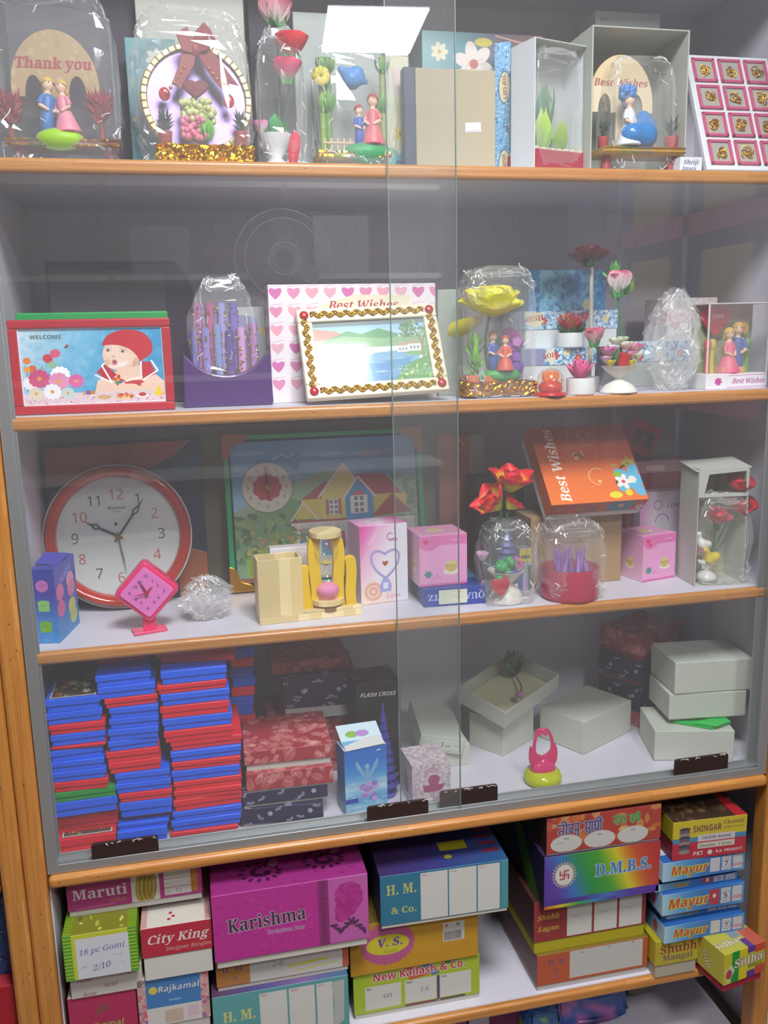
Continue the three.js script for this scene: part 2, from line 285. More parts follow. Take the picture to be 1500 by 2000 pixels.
// opposite side of the shop, seen only as a faint reflection in the panes
const oc = thing('shop_cabinet', 'dark open cabinet on the opposite wall, mirrored in the glass', 'cabinet', V3(0, 0, 3.42));
for (const [y, w] of [[0.9, 2.6], [1.42, 2.6], [1.94, 2.6], [2.4, 2.6]]) part('shelf', rb(w, 0.03, 0.3), mat(0xc9c8c6, 0.6), oc, [0.1, y, 0]);
for (const x of [-1.2, -0.35, 0.55, 1.4]) part('upright', rb(0.03, 2.5, 0.3), mat(0x3b3338, 0.6), oc, [x, 1.25, 0]);
[[-0.9, 1.435, 0.24, 0.3, 0x7c3a58], [-0.55, 1.435, 0.2, 0.36, 0x39406e], [-0.1, 1.955, 0.3, 0.24, 0x83828a], [0.2, 1.435, 0.26, 0.3, 0xb05a30], [0.85, 1.955, 0.3, 0.3, 0x8c9a9a]].forEach(([x, y, w, h, c], i) => {
  const o = thing('shop_carton', ['plum', 'navy', 'grey', 'orange', 'pale'][i] + ' carton on the opposite cabinet, faint in the reflection', 'box', V3(x, y + 0.001, 3.42)); part('carton', rb(w, h, 0.2, 0.004), mat(c, 0.6), o, [0, h / 2, 0]);
});
const rk = thing('wall_rack', 'pale rack along the side wall, mirrored faintly by the right pane', 'shelf', V3(2.28, 0, 2.4));
for (const y of [1.3, 1.68, 2.06, 2.44]) part('shelf', rb(0.2, 0.09, 1.9), mat(0xb4586e, 0.6), rk, [0, y, 0]);
for (const z of [-0.92, -0.3, 0.32, 0.92]) part('upright', rb(0.2, 2.6, 0.04), mat(0x8f93ac, 0.6), rk, [0, 1.3, z]);
[[1.345, -0.6], [1.725, -0.6], [2.105, -0.6], [1.345, 0.02], [1.725, 0.02], [2.105, 0.02]].forEach(([y, z], i) => {
  const o = thing('rack_carton', 'mustard carton on the mirrored side rack, ' + ['lower', 'middle', 'upper'][i % 3] + ' shelf, ' + (i < 3 ? 'bay nearer the cabinet' : 'farther bay'), 'box', V3(2.28, y, 2.4 + z)); part('carton', rb(0.18, 0.22, 0.36, 0.004), mat(0xb59a3a, 0.6), o, [0, 0.11, 0]);
});
{
  const f = thing('wall_fan', 'fan with a round wire guard, mirrored faintly in the glass', 'fan', V3(0.52, 2.02, 3.2));
  const ring = (r, z) => moved(new THREE.TorusGeometry(r, 0.003, 6, 48), 0, 0, z);
  part('guard', merge([ring(0.25, 0), ring(0.2, -0.04), ring(0.08, -0.06), ...Array.from({ length: 60 }, (_, i) => { const a = i * Math.PI / 30; return tube([[Math.cos(a) * 0.05, Math.sin(a) * 0.05, -0.06], [Math.cos(a) * 0.18, Math.sin(a) * 0.18, -0.045], [Math.cos(a) * 0.25, Math.sin(a) * 0.25, 0]], 0.0012, 5, 4); })]), mat(0xd8d8d8, 0.3), f);
  part('hub', moved(cyl(0.05, 0.06, 0.1), 0, 0, 0.02, Math.PI / 2), mat(0x44444a, 0.5), f);
  for (let i = 0; i < 3; i++) part('blade', moved(rb(0.1, 0.17, 0.004), 0, 0.12, 0, 0, 0.4), mat(0x55606a, 0.4), f, [0, 0, -0.01], [0, 0, i * 2.094]);
  part('bracket', rb(0.06, 0.06, 0.16, 0.005), mat(0x44444a, 0.5), f, [0, 0, 0.12]);
}

// ---------- the display cabinet ----------
const woodTex = print(600, 60, 2.2, (g, w, h) => {
  fill(g, '#bd7d3a', 0, 0, w, h);
  for (let i = 0; i < 420; i++) { const y = rr(0, h), x = rr(-60, w), l = rr(40, 260); g.globalAlpha = rr(0.06, 0.3); line(g, ['#8f5420', '#e8b470', '#ac6a2c', '#f4c888', '#784418'][i % 5], rr(0.2, 1.0), [[x, y], [x + l * 0.5, y + rr(-0.8, 0.8)], [x + l, y + rr(-1.2, 1.2)]]); }
  g.globalAlpha = 1; for (let i = 0; i < 14; i++) { const x = rr(0, w), y = rr(0, h); ell(g, '#5a2c10', x, y, rr(1, 4), rr(0.3, 0.7)); }
});
woodTex.wrapS = woodTex.wrapT = THREE.RepeatWrapping;
const WOOD = new THREE.MeshPhysicalMaterial({ map: woodTex, roughness: 0.38, clearcoat: 0.35, clearcoatRoughness: 0.3 });
function grain(g, along) { const p = g.attributes.position, uv = g.attributes.uv; for (let i = 0; i < p.count; i++) { const x = p.getX(i), y = p.getY(i), z = p.getZ(i); uv.setXY(i, (along === 'x' ? x : y) / 0.6, ((along === 'x' ? y : x) * 0.8 + z * 0.6) / 0.06 + 0.3); } return g; }
const lamTex = print(400, 400, 1.28, (g, w, h) => { fill(g, '#d4d0da', 0, 0, w, h); speck(g, w, h, 2500, ['rgba(255,255,255,.10)', 'rgba(120,110,140,.08)', 'rgba(150,140,130,.07)'], 0.4, 2.4); for (let i = 0; i < 26; i++) { g.globalAlpha = 0.12; scribble(g, '#8d8898', 0.3, rr(0, w), rr(0, h), rr(10, 60), 1.5); } g.globalAlpha = 1; });
lamTex.wrapS = lamTex.wrapT = THREE.RepeatWrapping; lamTex.repeat.set(2, 1);
const LAM = new THREE.MeshPhysicalMaterial({ map: lamTex, roughness: 0.4 });
const ALU = mat(0xb4b6b6, 0.42, { metalness: 0.75 });
const cab = thing('display_cabinet', 'built-in wooden display cabinet with white laminate shelves and rounded orange wood edges', 'cabinet', V3(0, 0, 0));
const W = XR - XL, MX = (XL + XR) / 2;
part('back_panel', new THREE.BoxGeometry(XW - XL + 0.04, 2.5, 0.012), LAM, cab, [(XL + XW) / 2, 1.25, ZB - 0.006]);
part('side_panel', rb(0.018, 2.5, 0.46), LAM, cab, [XL - 0.009, 1.25, -0.24]);
part('side_panel', rb(0.018, 2.5, 0.46), LAM, cab, [XW + 0.009, 1.25, -0.24]);
for (const y of [2.31, ...S, 0.03]) {
  const low = y === S[3] || y === S[4] || y === 0.03, f = y === S[4] || y === 0.03 ? 0 : ZF, th = 0.0235;
  const sh = part('shelf', new THREE.BoxGeometry(f ? XW - XL - 0.002 : W - 0.002, 0.019, f - 0.008 - ZB), LAM, cab, [f ? (XL + XW) / 2 : MX, y - 0.0096, (f - 0.008 + ZB) / 2]);
  if (y !== S[3]) part('wood_edge', grain(rb(f ? XW - XL - 0.003 : W - 0.003, th, 0.016, 0.0075, 3), 'x'), WOOD, sh, [0, -0.0024, (f - ZB) / 2 + 0.002]);
}
part('sill', grain(rb(W, 0.0235, 0.056, 0.009, 3), 'x'), WOOD, cab, [MX, S[3] - 0.0118, -0.017]);
for (const [x, w] of [[-0.3175, 0.037], [-0.355, 0.037], [1.152, 0.038]]) part('post', grain(rb(w, 2.5, 0.05, 0.009, 3), 'y'), WOOD, cab, [x, 1.25, -0.014]);
part('bottom_track', merge([moved(rb(W, 0.003, 0.048), 0, 0.0015, -0.024), ...[[-0.001, 0.017], [-0.0215, 0.012], [-0.044, 0.014]].map(([z, h]) => moved(rb(W, h, 0.0025, 0.0008), 0, h / 2, z))]), ALU, cab, [MX, S[3] + 0.0002, 0]);
part('stile', merge([moved(rb(0.003, 1.6, 0.046), -0.0085, 0, 0), moved(rb(0.02, 1.6, 0.003), 0, 0, 0.021), moved(rb(0.016, 1.6, 0.003), 0, 0, -0.021)]), ALU, cab, [-0.288, S[3] + 0.8, -0.022]);
part('stile', merge([moved(rb(0.003, 1.6, 0.046), 0.0085, 0, 0), moved(rb(0.02, 1.6, 0.003), 0, 0, 0.021), moved(rb(0.016, 1.6, 0.003), 0, 0, -0.021)]), ALU, cab, [1.121, S[3] + 0.8, -0.022]);
// sliding panes
const PANE = mat(0xfeffff, 0.0, { transmission: 0.974, thickness: 0, ior: 1.5, specularIntensity: 0.8 }), HANDLE = mat(0x2e1c18, 0.5);
function door(label, x0, x1, z, edgeX, grips) {
  const d = thing('cabinet_door', label, 'glass door', V3((x0 + x1) / 2, S[3] + 0.004, z));
  part('pane', new THREE.BoxGeometry(x1 - x0, 1.58, 0.004), PANE, d, [0, 0.79, 0]);
  part('polished_edge', new THREE.BoxGeometry(0.0016, 1.58, 0.0042), mat(0x6f7f78, 0.3), d, [edgeX - (x0 + x1) / 2, 0.79, 0]);
  for (const [pl, pr, pt, pb] of grips) {
    const a = at(pl, pb, z + 0.004), b = at(pr, pt, z + 0.004), w = at(pr, (pt + pb) / 2, z).x - at(pl, (pt + pb) / 2, z).x, y0 = d.position.y + 0.006, h = 0.034;
    const r = 0.006, s = new THREE.Shape(); s.moveTo(-w / 2, 0); s.lineTo(w / 2, 0); s.lineTo(w / 2, h - r); s.quadraticCurveTo(w / 2, h, w / 2 - r, h); s.lineTo(-w / 2 + r, h); s.quadraticCurveTo(-w / 2, h, -w / 2, h - r); s.closePath();
    const hd = part('finger_grip', extrude(s, 0.006, 0.001), HANDLE, d, [(a.x + b.x) / 2 - d.position.x, y0 - d.position.y, 0.0022]);
    part('glue_residue', merge(Array.from({ length: 7 }, () => { const x = rr(-w * 0.4, w * 0.45); return tube([[x, h - 0.002, 0.006], [x + rr(-0.006, 0.008), h + rr(0, 0.004), 0.007], [x + rr(-0.01, 0.016), h + rr(-0.004, 0.002), 0.0075]], 0.0007, 6, 4); })), mat(0xd8cfc4, 0.7), hd).userData = { kind: 'stuff' };
  }
}
door('front sliding glass pane with two brown grips, before the round clock', -0.289, 0.4663, -0.012, 0.4655, [[180, 309, 1637, 1676], [718, 835, 1566, 1606]]);
door('rear sliding glass pane with two brown grips, before the stacked grey boxes', 0.3505, 1.121, -0.032, 0.3512, [[860, 970, 1533, 1572], [1318, 1419, 1471, 1510]]);

// ---------- the neighbouring cabinet at the frame's edge ----------
const nb = thing('display_cabinet', 'neighbouring cabinet, only its aluminium stile and wooden sill in view', 'cabinet', V3(-0.3745, 0, 0));
part('side_panel', rb(0.016, 2.5, 0.42), LAM, nb, [0.0085, 1.25, -0.255]);
part('back_panel', new THREE.BoxGeometry(0.5, 2.5, 0.012), LAM, nb, [-0.27, 1.25, ZB - 0.006]);
part('stile', rb(0.022, 1.6, 0.044), ALU, nb, [-0.012, S[3] + 0.8, -0.02]);
part('sill', grain(rb(0.5, 0.0235, 0.056, 0.009, 3), 'x'), WOOD, nb, [-0.252, S[3] - 0.0118, -0.017]);
part('bottom_track', rb(0.478, 0.014, 0.044), ALU, nb, [-0.265, S[3] + 0.007, -0.022]);
for (const y of [S[3] - 0.0235, S[4]]) part('shelf', rb(0.48, 0.018, 0.44), LAM, nb, [-0.27, y - 0.009, -0.235]);

// ---------- shared pieces ----------
const L = (o, px, py, dz = 0) => { const q = at(px, py, o.position.z + dz).sub(o.position); return [q.x, q.y, dz]; };   // place on a thing set square to the shelf
function base(name, label, category, Y, px, z, turn = 0, group) { return thing(name, label, category, col(Y, px, z), turn, group); }
function uvFit(g, x0, y0, w, h) { const p = g.attributes.position, uv = g.attributes.uv; for (let i = 0; i < p.count; i++) uv.setXY(i, (p.getX(i) - x0) / w, (p.getY(i) - y0) / h); return g; }
const GREY = mat(0xb9bbb0, 0.85), WHITE = mat(0xdcdcd8, 0.8), KRAFT = mat(0xa98862, 0.85), GEM = mat(0xc0141c, 0.08, { clearcoat: 1 });
function redBlueSheet(g, w, h, base) { fill(g, base, 0, 0, w, h); }
// arch-shaped board with openings and a short wish on it
function archBoard(parent, p, w, h, draw) {
  const s = new THREE.Shape(), a = w / 2, low = h * 0.42;
  s.moveTo(-a, low); s.lineTo(-a, h * 0.5); s.absellipse(0, h * 0.5, a, h * 0.5, Math.PI, 0, true); s.lineTo(a, low);
  s.lineTo(a * 0.72, low); s.absellipse(a * 0.5, low, a * 0.22, h * 0.19, 0, Math.PI, false); s.lineTo(a * 0.2, low); s.lineTo(a * 0.2, 0.0); s.lineTo(-a * 0.12, 0.0); s.lineTo(-a * 0.12, low);
  s.lineTo(-a * 0.28, low); s.absellipse(-a * 0.5, low, a * 0.22, h * 0.19, 0, Math.PI, false); s.lineTo(-a, low);
  const g = uvFit(extrude(s, 0.006, 0.001, 24), -a, 0, w, h);
  return part('arch_board', g, printed(print(w * 1000, h * 1000, 2.6, draw), 0.6), parent, p);
}
function sequinBase(o, px0, px1, py0, py1, c, feet = true) { // platform with a band of sequins
  const a = L(o, px0, py1), b = L(o, px1, py0), w = b[0] - a[0], h = b[1] - a[1], cx = (a[0] + b[0]) / 2;
  const pl = part('platform', rb(w, h * 0.5, 0.07, 0.002), mat(c, 0.5), o, [cx, a[1] + h * 0.5, 0.01]);
  part('sequin_band', (() => { const l = []; const n = Math.round(w / 0.0042); for (let i = 0; i < n; i++) for (let j = 0; j < 2; j++) l.push(moved(new THREE.CylinderGeometry(0.0021, 0.0021, 0.0008, 7), -w / 2 + (i + 0.5) * w / n, (j - 0.5) * h * 0.3, 0.036, Math.PI / 2 + rr(-0.5, 0.5), rr(-0.5, 0.5), 0)); return tint(merge(l), (x) => mixC(['#e8c020', '#19c26a', '#2a9be0', '#d9a31c', '#b0682a'][Math.floor((x / w + 0.5) * 4.999)], '#f0c830', 0.35)); })(), mat(0xffffff, 0.2, { vertexColors: true, metalness: 0.9 }), pl).userData = { label: 'glittering sequin band' };
  if (feet) for (const s of [-1, 1]) part('foot', cyl(0.008, 0.01, Math.max(0.006, a[1] + h * 0.25), 12), mat(0x9c3434, 0.5), o, [cx + s * w * 0.4, (a[1] + h * 0.25) / 2, 0.02]);
  return [cx, a[1] + h * 0.75, w];
}
function pottedBush(o, p, r, potC, bushC) { const q = part('pot', lathe([[0.001, 0], [r * 0.5, 0], [r * 0.6, r * 1.1], [r * 0.5, r * 1.1]], 14), mat(potC, 0.5), o, p); bush(q, [0, r * 1.1, 0], r, bushC, 46, 1.2); }

// ---------- top shelf, from the left ----------
{ // plaque reading Thank you
  const o = base('gift_showpiece', 'film-wrapped arch plaque with thanks lettering, small couple and two red trees', 'showpiece', S[0], 122, -0.13);
  const [, top] = sequinBase(o, 22, 236, 276, 303, 0x7d4238);
  const a = L(o, 122, 58), w = L(o, 208, 60)[0] - L(o, 36, 60)[0];
  archBoard(o, [0, top, -0.01], w, a[1] - top, (g, W, H) => { fill(g, '#b89a6e', 0, 0, W, H); speck(g, W, H, 160, ['rgba(150,110,70,.12)', 'rgba(255,240,210,.12)'], 1, 8); txt(g, 'Thank you', W / 2, H * 0.29, W * 0.165, { f: 'serif', c: '#a3343c', skew: 0.15, out: '#a3343c', ow: 0.05 }); });
  figure(o, [-0.016, top + 0.008, 0.03], 0.088, { cloth: 0x2f6fb8, hair: 0xd8b24c, turn: 0.7, lean: -0.12 });
  figure(o, [0.018, top + 0.008, 0.034], 0.084, { lean: 0.12, female: true, cloth: 0xe58aa0, hair: 0xd8b24c, turn: -0.7 });
  part('grassy_mound', moved(sph(1, 18, 10), 0.004, top, 0.035, 0, 0, 0, 0.038, 0.017, 0.022), mat(0x9ac81e, 0.5), o);
  for (const s of [-1, 1]) { const t = part('tree', cyl(0.003, 0.005, 0.05, 8), mat(0x8a3a34, 0.6), o, [s * 0.07, top + 0.025, 0.025]); bush(t, [0, 0.0, 0], 0.03, 0x9a2834, 130, 1.2); }
  wrap(o, 0.225, 0.285, 0.115, { seed: 3.3, neck: 0.5 }, [0, 0, 0]);
}
{ // white board and teal carton behind
  const w = carton({ n: 'white_carton', l: 'tall blank white carton rising behind the round mirror showpiece', Y: S[0], z: -0.21, x: [287, 492], t: -40, d: 0.06, bg: 0xb4b4aa });
  carton({ n: 'floral_carton', l: 'teal floral carton half hidden behind the round mirror showpiece', Y: S[0], z: -0.195, x: [262, 358], t: 72, d: 0.012, bg: '#6fa6a8', art: { F: (g, W, H) => { fill(g, '#5d99a0', 0, 0, W, H); for (let i = 0; i < 9; i++) flowerInk(g, rr(0, W), rr(0, H), 16, ['#e7e4d2', '#d9c98a', '#3f7b88'][i % 3], '#d8a84a', 6, i); } } });
  carton({ n: 'dark_carton', l: 'dark plum carton standing behind the thanks plaque', Y: S[0], z: -0.25, x: [40, 284], t: -30, d: 0.08, bg: 0x3c3040 });
}
{ // round mirror with ribbon
  const o = base('mirror_showpiece', 'round mirror showpiece with dark red ribbon bow, gold beaded rim and tinsel base', 'showpiece', S[0], 392, -0.13);
  const c = L(o, 384, 198), R = (L(o, 490, 198)[0] - L(o, 278, 198)[0]) / 2;
  const disc = part('mirror', moved(cyl(R * 0.93, R * 0.93, 0.008, 48), 0, 0, 0, Math.PI / 2), metal(0x9f88bc, 0.5), o, c, [-0.1, 0.05, 0]);
  part('rim', new THREE.TorusGeometry(R * 0.96, 0.007, 10, 60), mat(0xb98e62, 0.5), disc);
  const bead = rb(0.0105, 0.0125, 0.007, 0.002);
  for (let i = 0; i < 44; i++) { const a = i * Math.PI * 2 / 44; part('bead', bead, mat(i % 3 ? 0xb09a66 : 0xcfc08c, 0.35, { metalness: 0.35 }), disc, [Math.cos(a) * R * 0.96, Math.sin(a) * R * 0.96, 0.007], [0, 0, a]); }
  const RED = mat(0x8e1a24, 0.5, { sheen: 0.5 }), U = (u, v) => { const q = L(o, 240 + u / 3.4, 40 + v / 3.4); return [q[0], q[1]]; }, ribbon = (name, pts, z, ry) => part(name, extrude(shape(pts.map(([u, v]) => { const q = U(u, v); return [q[0] - U(480, 230)[0], q[1] - U(480, 230)[1]]; })), 0.004, 0.0012), RED, k, [0, 0, z], [0, ry, 0]);
  const k = part('bow_knot', moved(sph(0.011, 14, 10), 0, 0, 0, 0, 0, 0, 1.3, 1.2, 0.8), RED, o, [...U(480, 230), 0.03]);
  ribbon('bow_loop', [[357, 150], [385, 118], [418, 98], [440, 128], [462, 185], [480, 235], [450, 258], [395, 250]], 0.002, 0.25); ribbon('bow_loop', [[462, 185], [480, 130], [540, 72], [582, 120], [612, 182], [560, 245], [500, 255], [474, 235]], 0.003, -0.25);
  ribbon('ribbon_tail', [[395, 235], [480, 245], [468, 330], [440, 388], [412, 430], [378, 500], [362, 470], [330, 460], [372, 352]], 0.0, 0.1); ribbon('ribbon_tail', [[490, 245], [575, 232], [640, 320], [756, 470], [694, 452], [690, 530], [602, 430], [540, 335]], -0.001, -0.1);
  for (const s of [-1, 1]) {
    const st = part('bead_string', merge(Array.from({ length: 6 }, (_, i) => moved(sph(0.003, 8, 6), s * (0.02 + i * 0.006), -0.03 - i * 0.008, 0.006))), metal(0xd9a040, 0.3), k);
    part('gem', moved(sph(0.0095, 16, 12), 0, 0, 0, 0, 0, 0, 1, 1.15, 0.5), GEM, o, [...L(o, s < 0 ? 322 : 445, s < 0 ? 193 : 207).slice(0, 2), 0.03]);
  }
  part('tinsel_base', tinselGeo(L(o, 492, 300)[0] - L(o, 308, 300)[0], 0.026, 0.06), GOLD, o, [L(o, 400, 300)[0], 0.017, 0.03]).userData = { label: 'gold tinsel base' };
  const hs = moved(extrude(heartShape(0.034), 0.01, 0.004), 0, 0.006, 0, 0, 0, 0, 1, 0.75, 1); part('heart', hs, mat(0x7c2430, 0.25, { clearcoat: 0.6 }), o, [...L(o, 383, 210).slice(0, 2), 0.035]);
  part('flower_cluster', (() => { const l = []; for (let i = 0; i < 60; i++) l.push(moved(sph(0.0058, 8, 6), rr(-0.026, 0.026), rr(-0.016, 0.018), rr(-0.006, 0.008))); return merge(l); })(), mat(0xc9cf8a, 0.35), o, [...L(o, 386, 228).slice(0, 2), 0.035]);
  part('pink_cluster', (() => { const l = []; for (let i = 0; i < 54; i++) l.push(moved(sph(0.0058, 8, 6), rr(-0.022, 0.018), rr(-0.016, 0.016), rr(-0.006, 0.008))); return merge(l); })(), mat(0xdc7a98, 0.35), o, [...L(o, 382, 260).slice(0, 2), 0.038]);
  leafy(o, 'leaf', [...L(o, 405, 285).slice(0, 2), 0.042], 7, 0.04, 0.02, 0x3f9a2a, 0x86d040, 0.5);
  pottedBush(o, [...L(o, 325, 292).slice(0, 2), 0.03], 0.02, 0xa03a3a, 0x263a2c); pottedBush(o, [...L(o, 470, 292).slice(0, 2), 0.03], 0.02, 0xa03a3a, 0x2b3d2e);
  wrap(o, 0.212, 0.25, 0.115, { seed: 17.7, neck: 0.3 }, [-0.006, 0.0, 0.0]);
}
{ // tall rose in a vase, wrapped
  const o = base('artificial_flowers', 'tall wrapped artificial rose, pink tipped white bloom high above a red one', 'flowers', S[0], 552, -0.14);
  const foot = part('vase', lathe([[0.001, 0], [0.03, 0], [0.026, 0.008], [0.01, 0.022], [0.022, 0.04], [0.03, 0.06], [0.026, 0.06]]), mat(0xd8d6d6, 0.35), o, [-0.01, 0.002, 0]);
  const A = L(o, 540, 52), Bq = L(o, 566, 120), Cq = L(o, 556, 152);
  part('stem', tube([[-0.01, 0.05, 0], [0, A[1] * 0.5, 0], [A[0], A[1], 0]], 0.0022), mat(0x2d5a34, 0.6), o);
  part('stem', tube([[-0.006, 0.05, 0.01], [0.01, Bq[1] * 0.55, 0.012], [Bq[0], Bq[1], 0.02]], 0.002), mat(0x2d5a34, 0.6), o);
  rose(o, A, 0.036, 0xf4efe6, 0xe0407a, { open: 0.5 }); rose(o, [Bq[0], Bq[1], 0.02], 0.03, 0xd04a50, 0xd81f30, { open: 0.8 }); rose(o, [Cq[0], Cq[1] - 0.012, 0.03], 0.026, 0xe890a8, 0xd84870, { open: 0.8 });
  leafy(o, 'leaf', [A[0], A[1] - 0.012, 0], 6, 0.035, 0.016, 0x1f4a26, 0x3f7a3a, 1.2);
  leafy(o, 'leaf', [-0.012, 0.055, 0.01], 8, 0.04, 0.024, 0x0e7a2e, 0x2fa848, 0.9);
  rose(o, [-0.035, 0.062, 0.012], 0.016, 0xf0ece8, 0xd860a0, { sepal: 0 });
  const hp = part('red_leaf', moved(petalGeo(0.06, 0.02, 0.3, 0.1, 0xb03040, 0xd84858), 0, 0, 0, 0.2, 0, -0.15), vmat(0.4), o, [0.012, 0.002, 0.036]);
  wrap(o, 0.094, 0.235, 0.1, { seed: 28.1, neck: 0.6, amp: 0.18 });
}
carton({ n: 'white_carton', l: 'pale white carton standing behind the wrapped bamboo arrangement', Y: S[0], z: -0.22, x: [584, 750], t: 22, d: 0.06, bg: 0xaab0ac });
carton({ n: 'dark_carton', l: 'dark plum carton standing behind the tall wrapped rose', Y: S[0], z: -0.25, x: [500, 583], t: -60, d: 0.06, bg: 0x3c3040 });
{ // bamboo arrangement
  const o = base('gift_showpiece', 'film-wrapped couple under a blue bird between green bamboo canes on gold trim', 'showpiece', S[0], 690, -0.14);
  const [cx, top, w] = sequinBase(o, 616, 752, 300, 322, 0xc9a050, false);
  for (const [px, c] of [[628, 0x86a83a], [640, 0x62963a], [748, 0x9fb06a]]) {
    const p = L(o, px, 112), q = L(o, px, 300), h = p[1] - top, r = 0.0058;
    const pts = []; for (let i = 0; i <= 7; i++) { const y = h * i / 7; pts.push([r, y], [r * 1.25, y + 0.0012], [r, y + 0.0026]); }
    const b = part('bamboo_cane', lathe([[0.001, 0], ...pts, [0.001, h + 0.003]], 12), mat(c, 0.4), o, [p[0], top, -0.01]);
    leafy(b, 'leaf', [0, h * 0.45, 0.004], 5, 0.036, 0.014, 0x3a8a32, 0x8ac45a, 1); leafy(b, 'leaf', [0, h * 0.85, 0.004], 4, 0.03, 0.014, 0x3a8a32, 0x9ccc6a, 1);
  }
  const B0 = L(o, 685, 158); const bird = part('blue_ornament', skin([[0, 0, 0, 0.024, 0.012, 0.01, 0, 0.02], [-0.012, 0.012, 0, 0.014, -0.026, 0.022, 0, 0.008], [0.02, 0.0, 0, 0.012, 0.036, -0.006, 0, 0.005]], 28, 0.01), mat(0x3f86cc, 0.4), o, [B0[0], B0[1], 0.01]); bird.scale.setScalar(0.72);
  part('thread', tube([[0, 0.02, 0], [0, 0.05, -0.01], [0.01, 0.085, -0.01]], 0.0008, 8, 5), mat(0xd8d8d8, 0.6), bird);
  const Y0 = L(o, 626, 150); part('yellow_flower', merge(Array.from({ length: 8 }, (_, i) => moved(sph(0.008, 8, 6), Math.cos(i * 0.8) * 0.009, Math.sin(i * 0.8) * 0.009, 0, 0, 0, 0, 1, 1, 0.5))), mat(0xd8c83a, 0.5), o, [Y0[0], Y0[1], 0.006]);
  part('grassy_mound', moved(sph(1, 18, 10), L(o, 712, 290)[0], top, 0.03, 0, 0, 0, 0.045, 0.017, 0.022), mat(0x2e9a58, 0.5), o);
  figure(o, [L(o, 696, 280)[0], top + 0.012, 0.03], 0.066, { cloth: 0x2a4fb0, hair: 0xa03030, turn: 0.5 }); figure(o, [L(o, 722, 280)[0], top + 0.012, 0.032], 0.084, { female: true, cloth: 0xd86a70, hair: 0xb03a30, turn: -0.5 });
  part('fence', merge([0, 1, 2, 3, 4].map((i) => moved(rb(0.003, 0.022, 0.002, 0.0006), -0.05 + i * 0.011, top + 0.011, 0.035)).concat([moved(rb(0.055, 0.003, 0.002, 0.0006), -0.028, top + 0.014, 0.037)])), mat(0xd8b48c, 0.6), o, [cx, 0, 0]);
  wrap(o, 0.15, 0.222, 0.11, { seed: 41.2, neck: 0.2, amp: 0.12 });
}
carton({ n: 'floral_carton', l: 'cream carton printed with teal and yellow flowers beside the beige-backed frame', Y: S[0], z: -0.2, x: [757, 802], t: 108, d: 0.1, bg: '#d9d3b8', art: { F: (g, W, H) => { fill(g, '#d8d2b4', 0, 0, W, H); flowerInk(g, W * 0.5, H * 0.86, 30, '#4fa6b4', '#2f6f80', 5, 0.4); flowerInk(g, W * 0.6, H * 0.62, 14, '#d9c443', '#a08020', 5); line(g, '#c9a94e', 2, [[W * 0.2, H], [W * 0.5, H * 0.5], [W * 0.3, H * 0.1]]); ell(g, 'rgba(216,190,190,.8)', W * 0.5, H * 0.2, 14, 24); } } });
{
  const c = carton({ n: 'picture_frame', l: 'beige frame back with a small white price sticker, standing on the top shelf', c: 'frame', Y: S[0], z: -0.15, x: [814, 968], t: 131, d: 0.022, bg: 0xb3a68a, names: ['backing'], rough: 0.9 });
  const p = at(924, 249, -0.1495).sub(c.o.position); part('price_sticker', (() => { const g = rb(0.03, 0.017, 0.0006, 0.0002); return g; })(), printed(print(30, 17, 6, (g, w, h) => { fill(g, '#e4e2ea', 0, 0, w, h); fill(g, '#6a4a78', 1, 14.4, 27, 0.7); txt(g, '125', 18, 8, 4, { c: '#8a90c0', b: 0 }); }), 0.6), c.o, [p.x, p.y, c.d / 2 + 0.0005], [0, 0, 0.06]);
  part('moulding', rb(0.022, c.h, 0.026, 0.002), mat(0x3c4356, 0.45), c.o, [-c.w / 2 - 0.0112, c.h / 2, 0]).userData = { label: 'dark blue side moulding' };
}
carton({ n: 'floral_carton', l: 'teal carton with large white lilies, lying across behind the beige frame back', Y: S[0], z: -0.26, x: [828, 1058], t: 58, d: 0.1, bg: '#7aa0a6', art: { F: (g, W, H) => { fill(g, grad(g, 0, 0, W, 0, ['#8fb6b8', '#6d9aa4', '#7a6a78', '#a5705e']), 0, 0, W, H); fill(g, '#d9d8c8', 0, H * 0.34, W * 0.62, H * 0.7); flowerInk(g, W * 0.14, H * 0.13, 17, '#e8dcc0', '#d0a860', 7); flowerInk(g, W * 0.42, H * 0.2, 40, '#e9dcd4', '#c87a70', 6, 0.3); ell(g, '#d8cc60', W * 0.5, H * 0.06, 18, 8); for (let i = 0; i < 6; i++) line(g, 'rgba(200,120,110,.6)', 1, [[W * 0.42, H * 0.2], [W * 0.42 + rr(-26, 26), H * 0.2 + rr(-24, 24)]]); line(g, '#e0b0a0', 3, [[W * 0.6, 4], [W * 0.8, 14], [W, 18]]); } } });
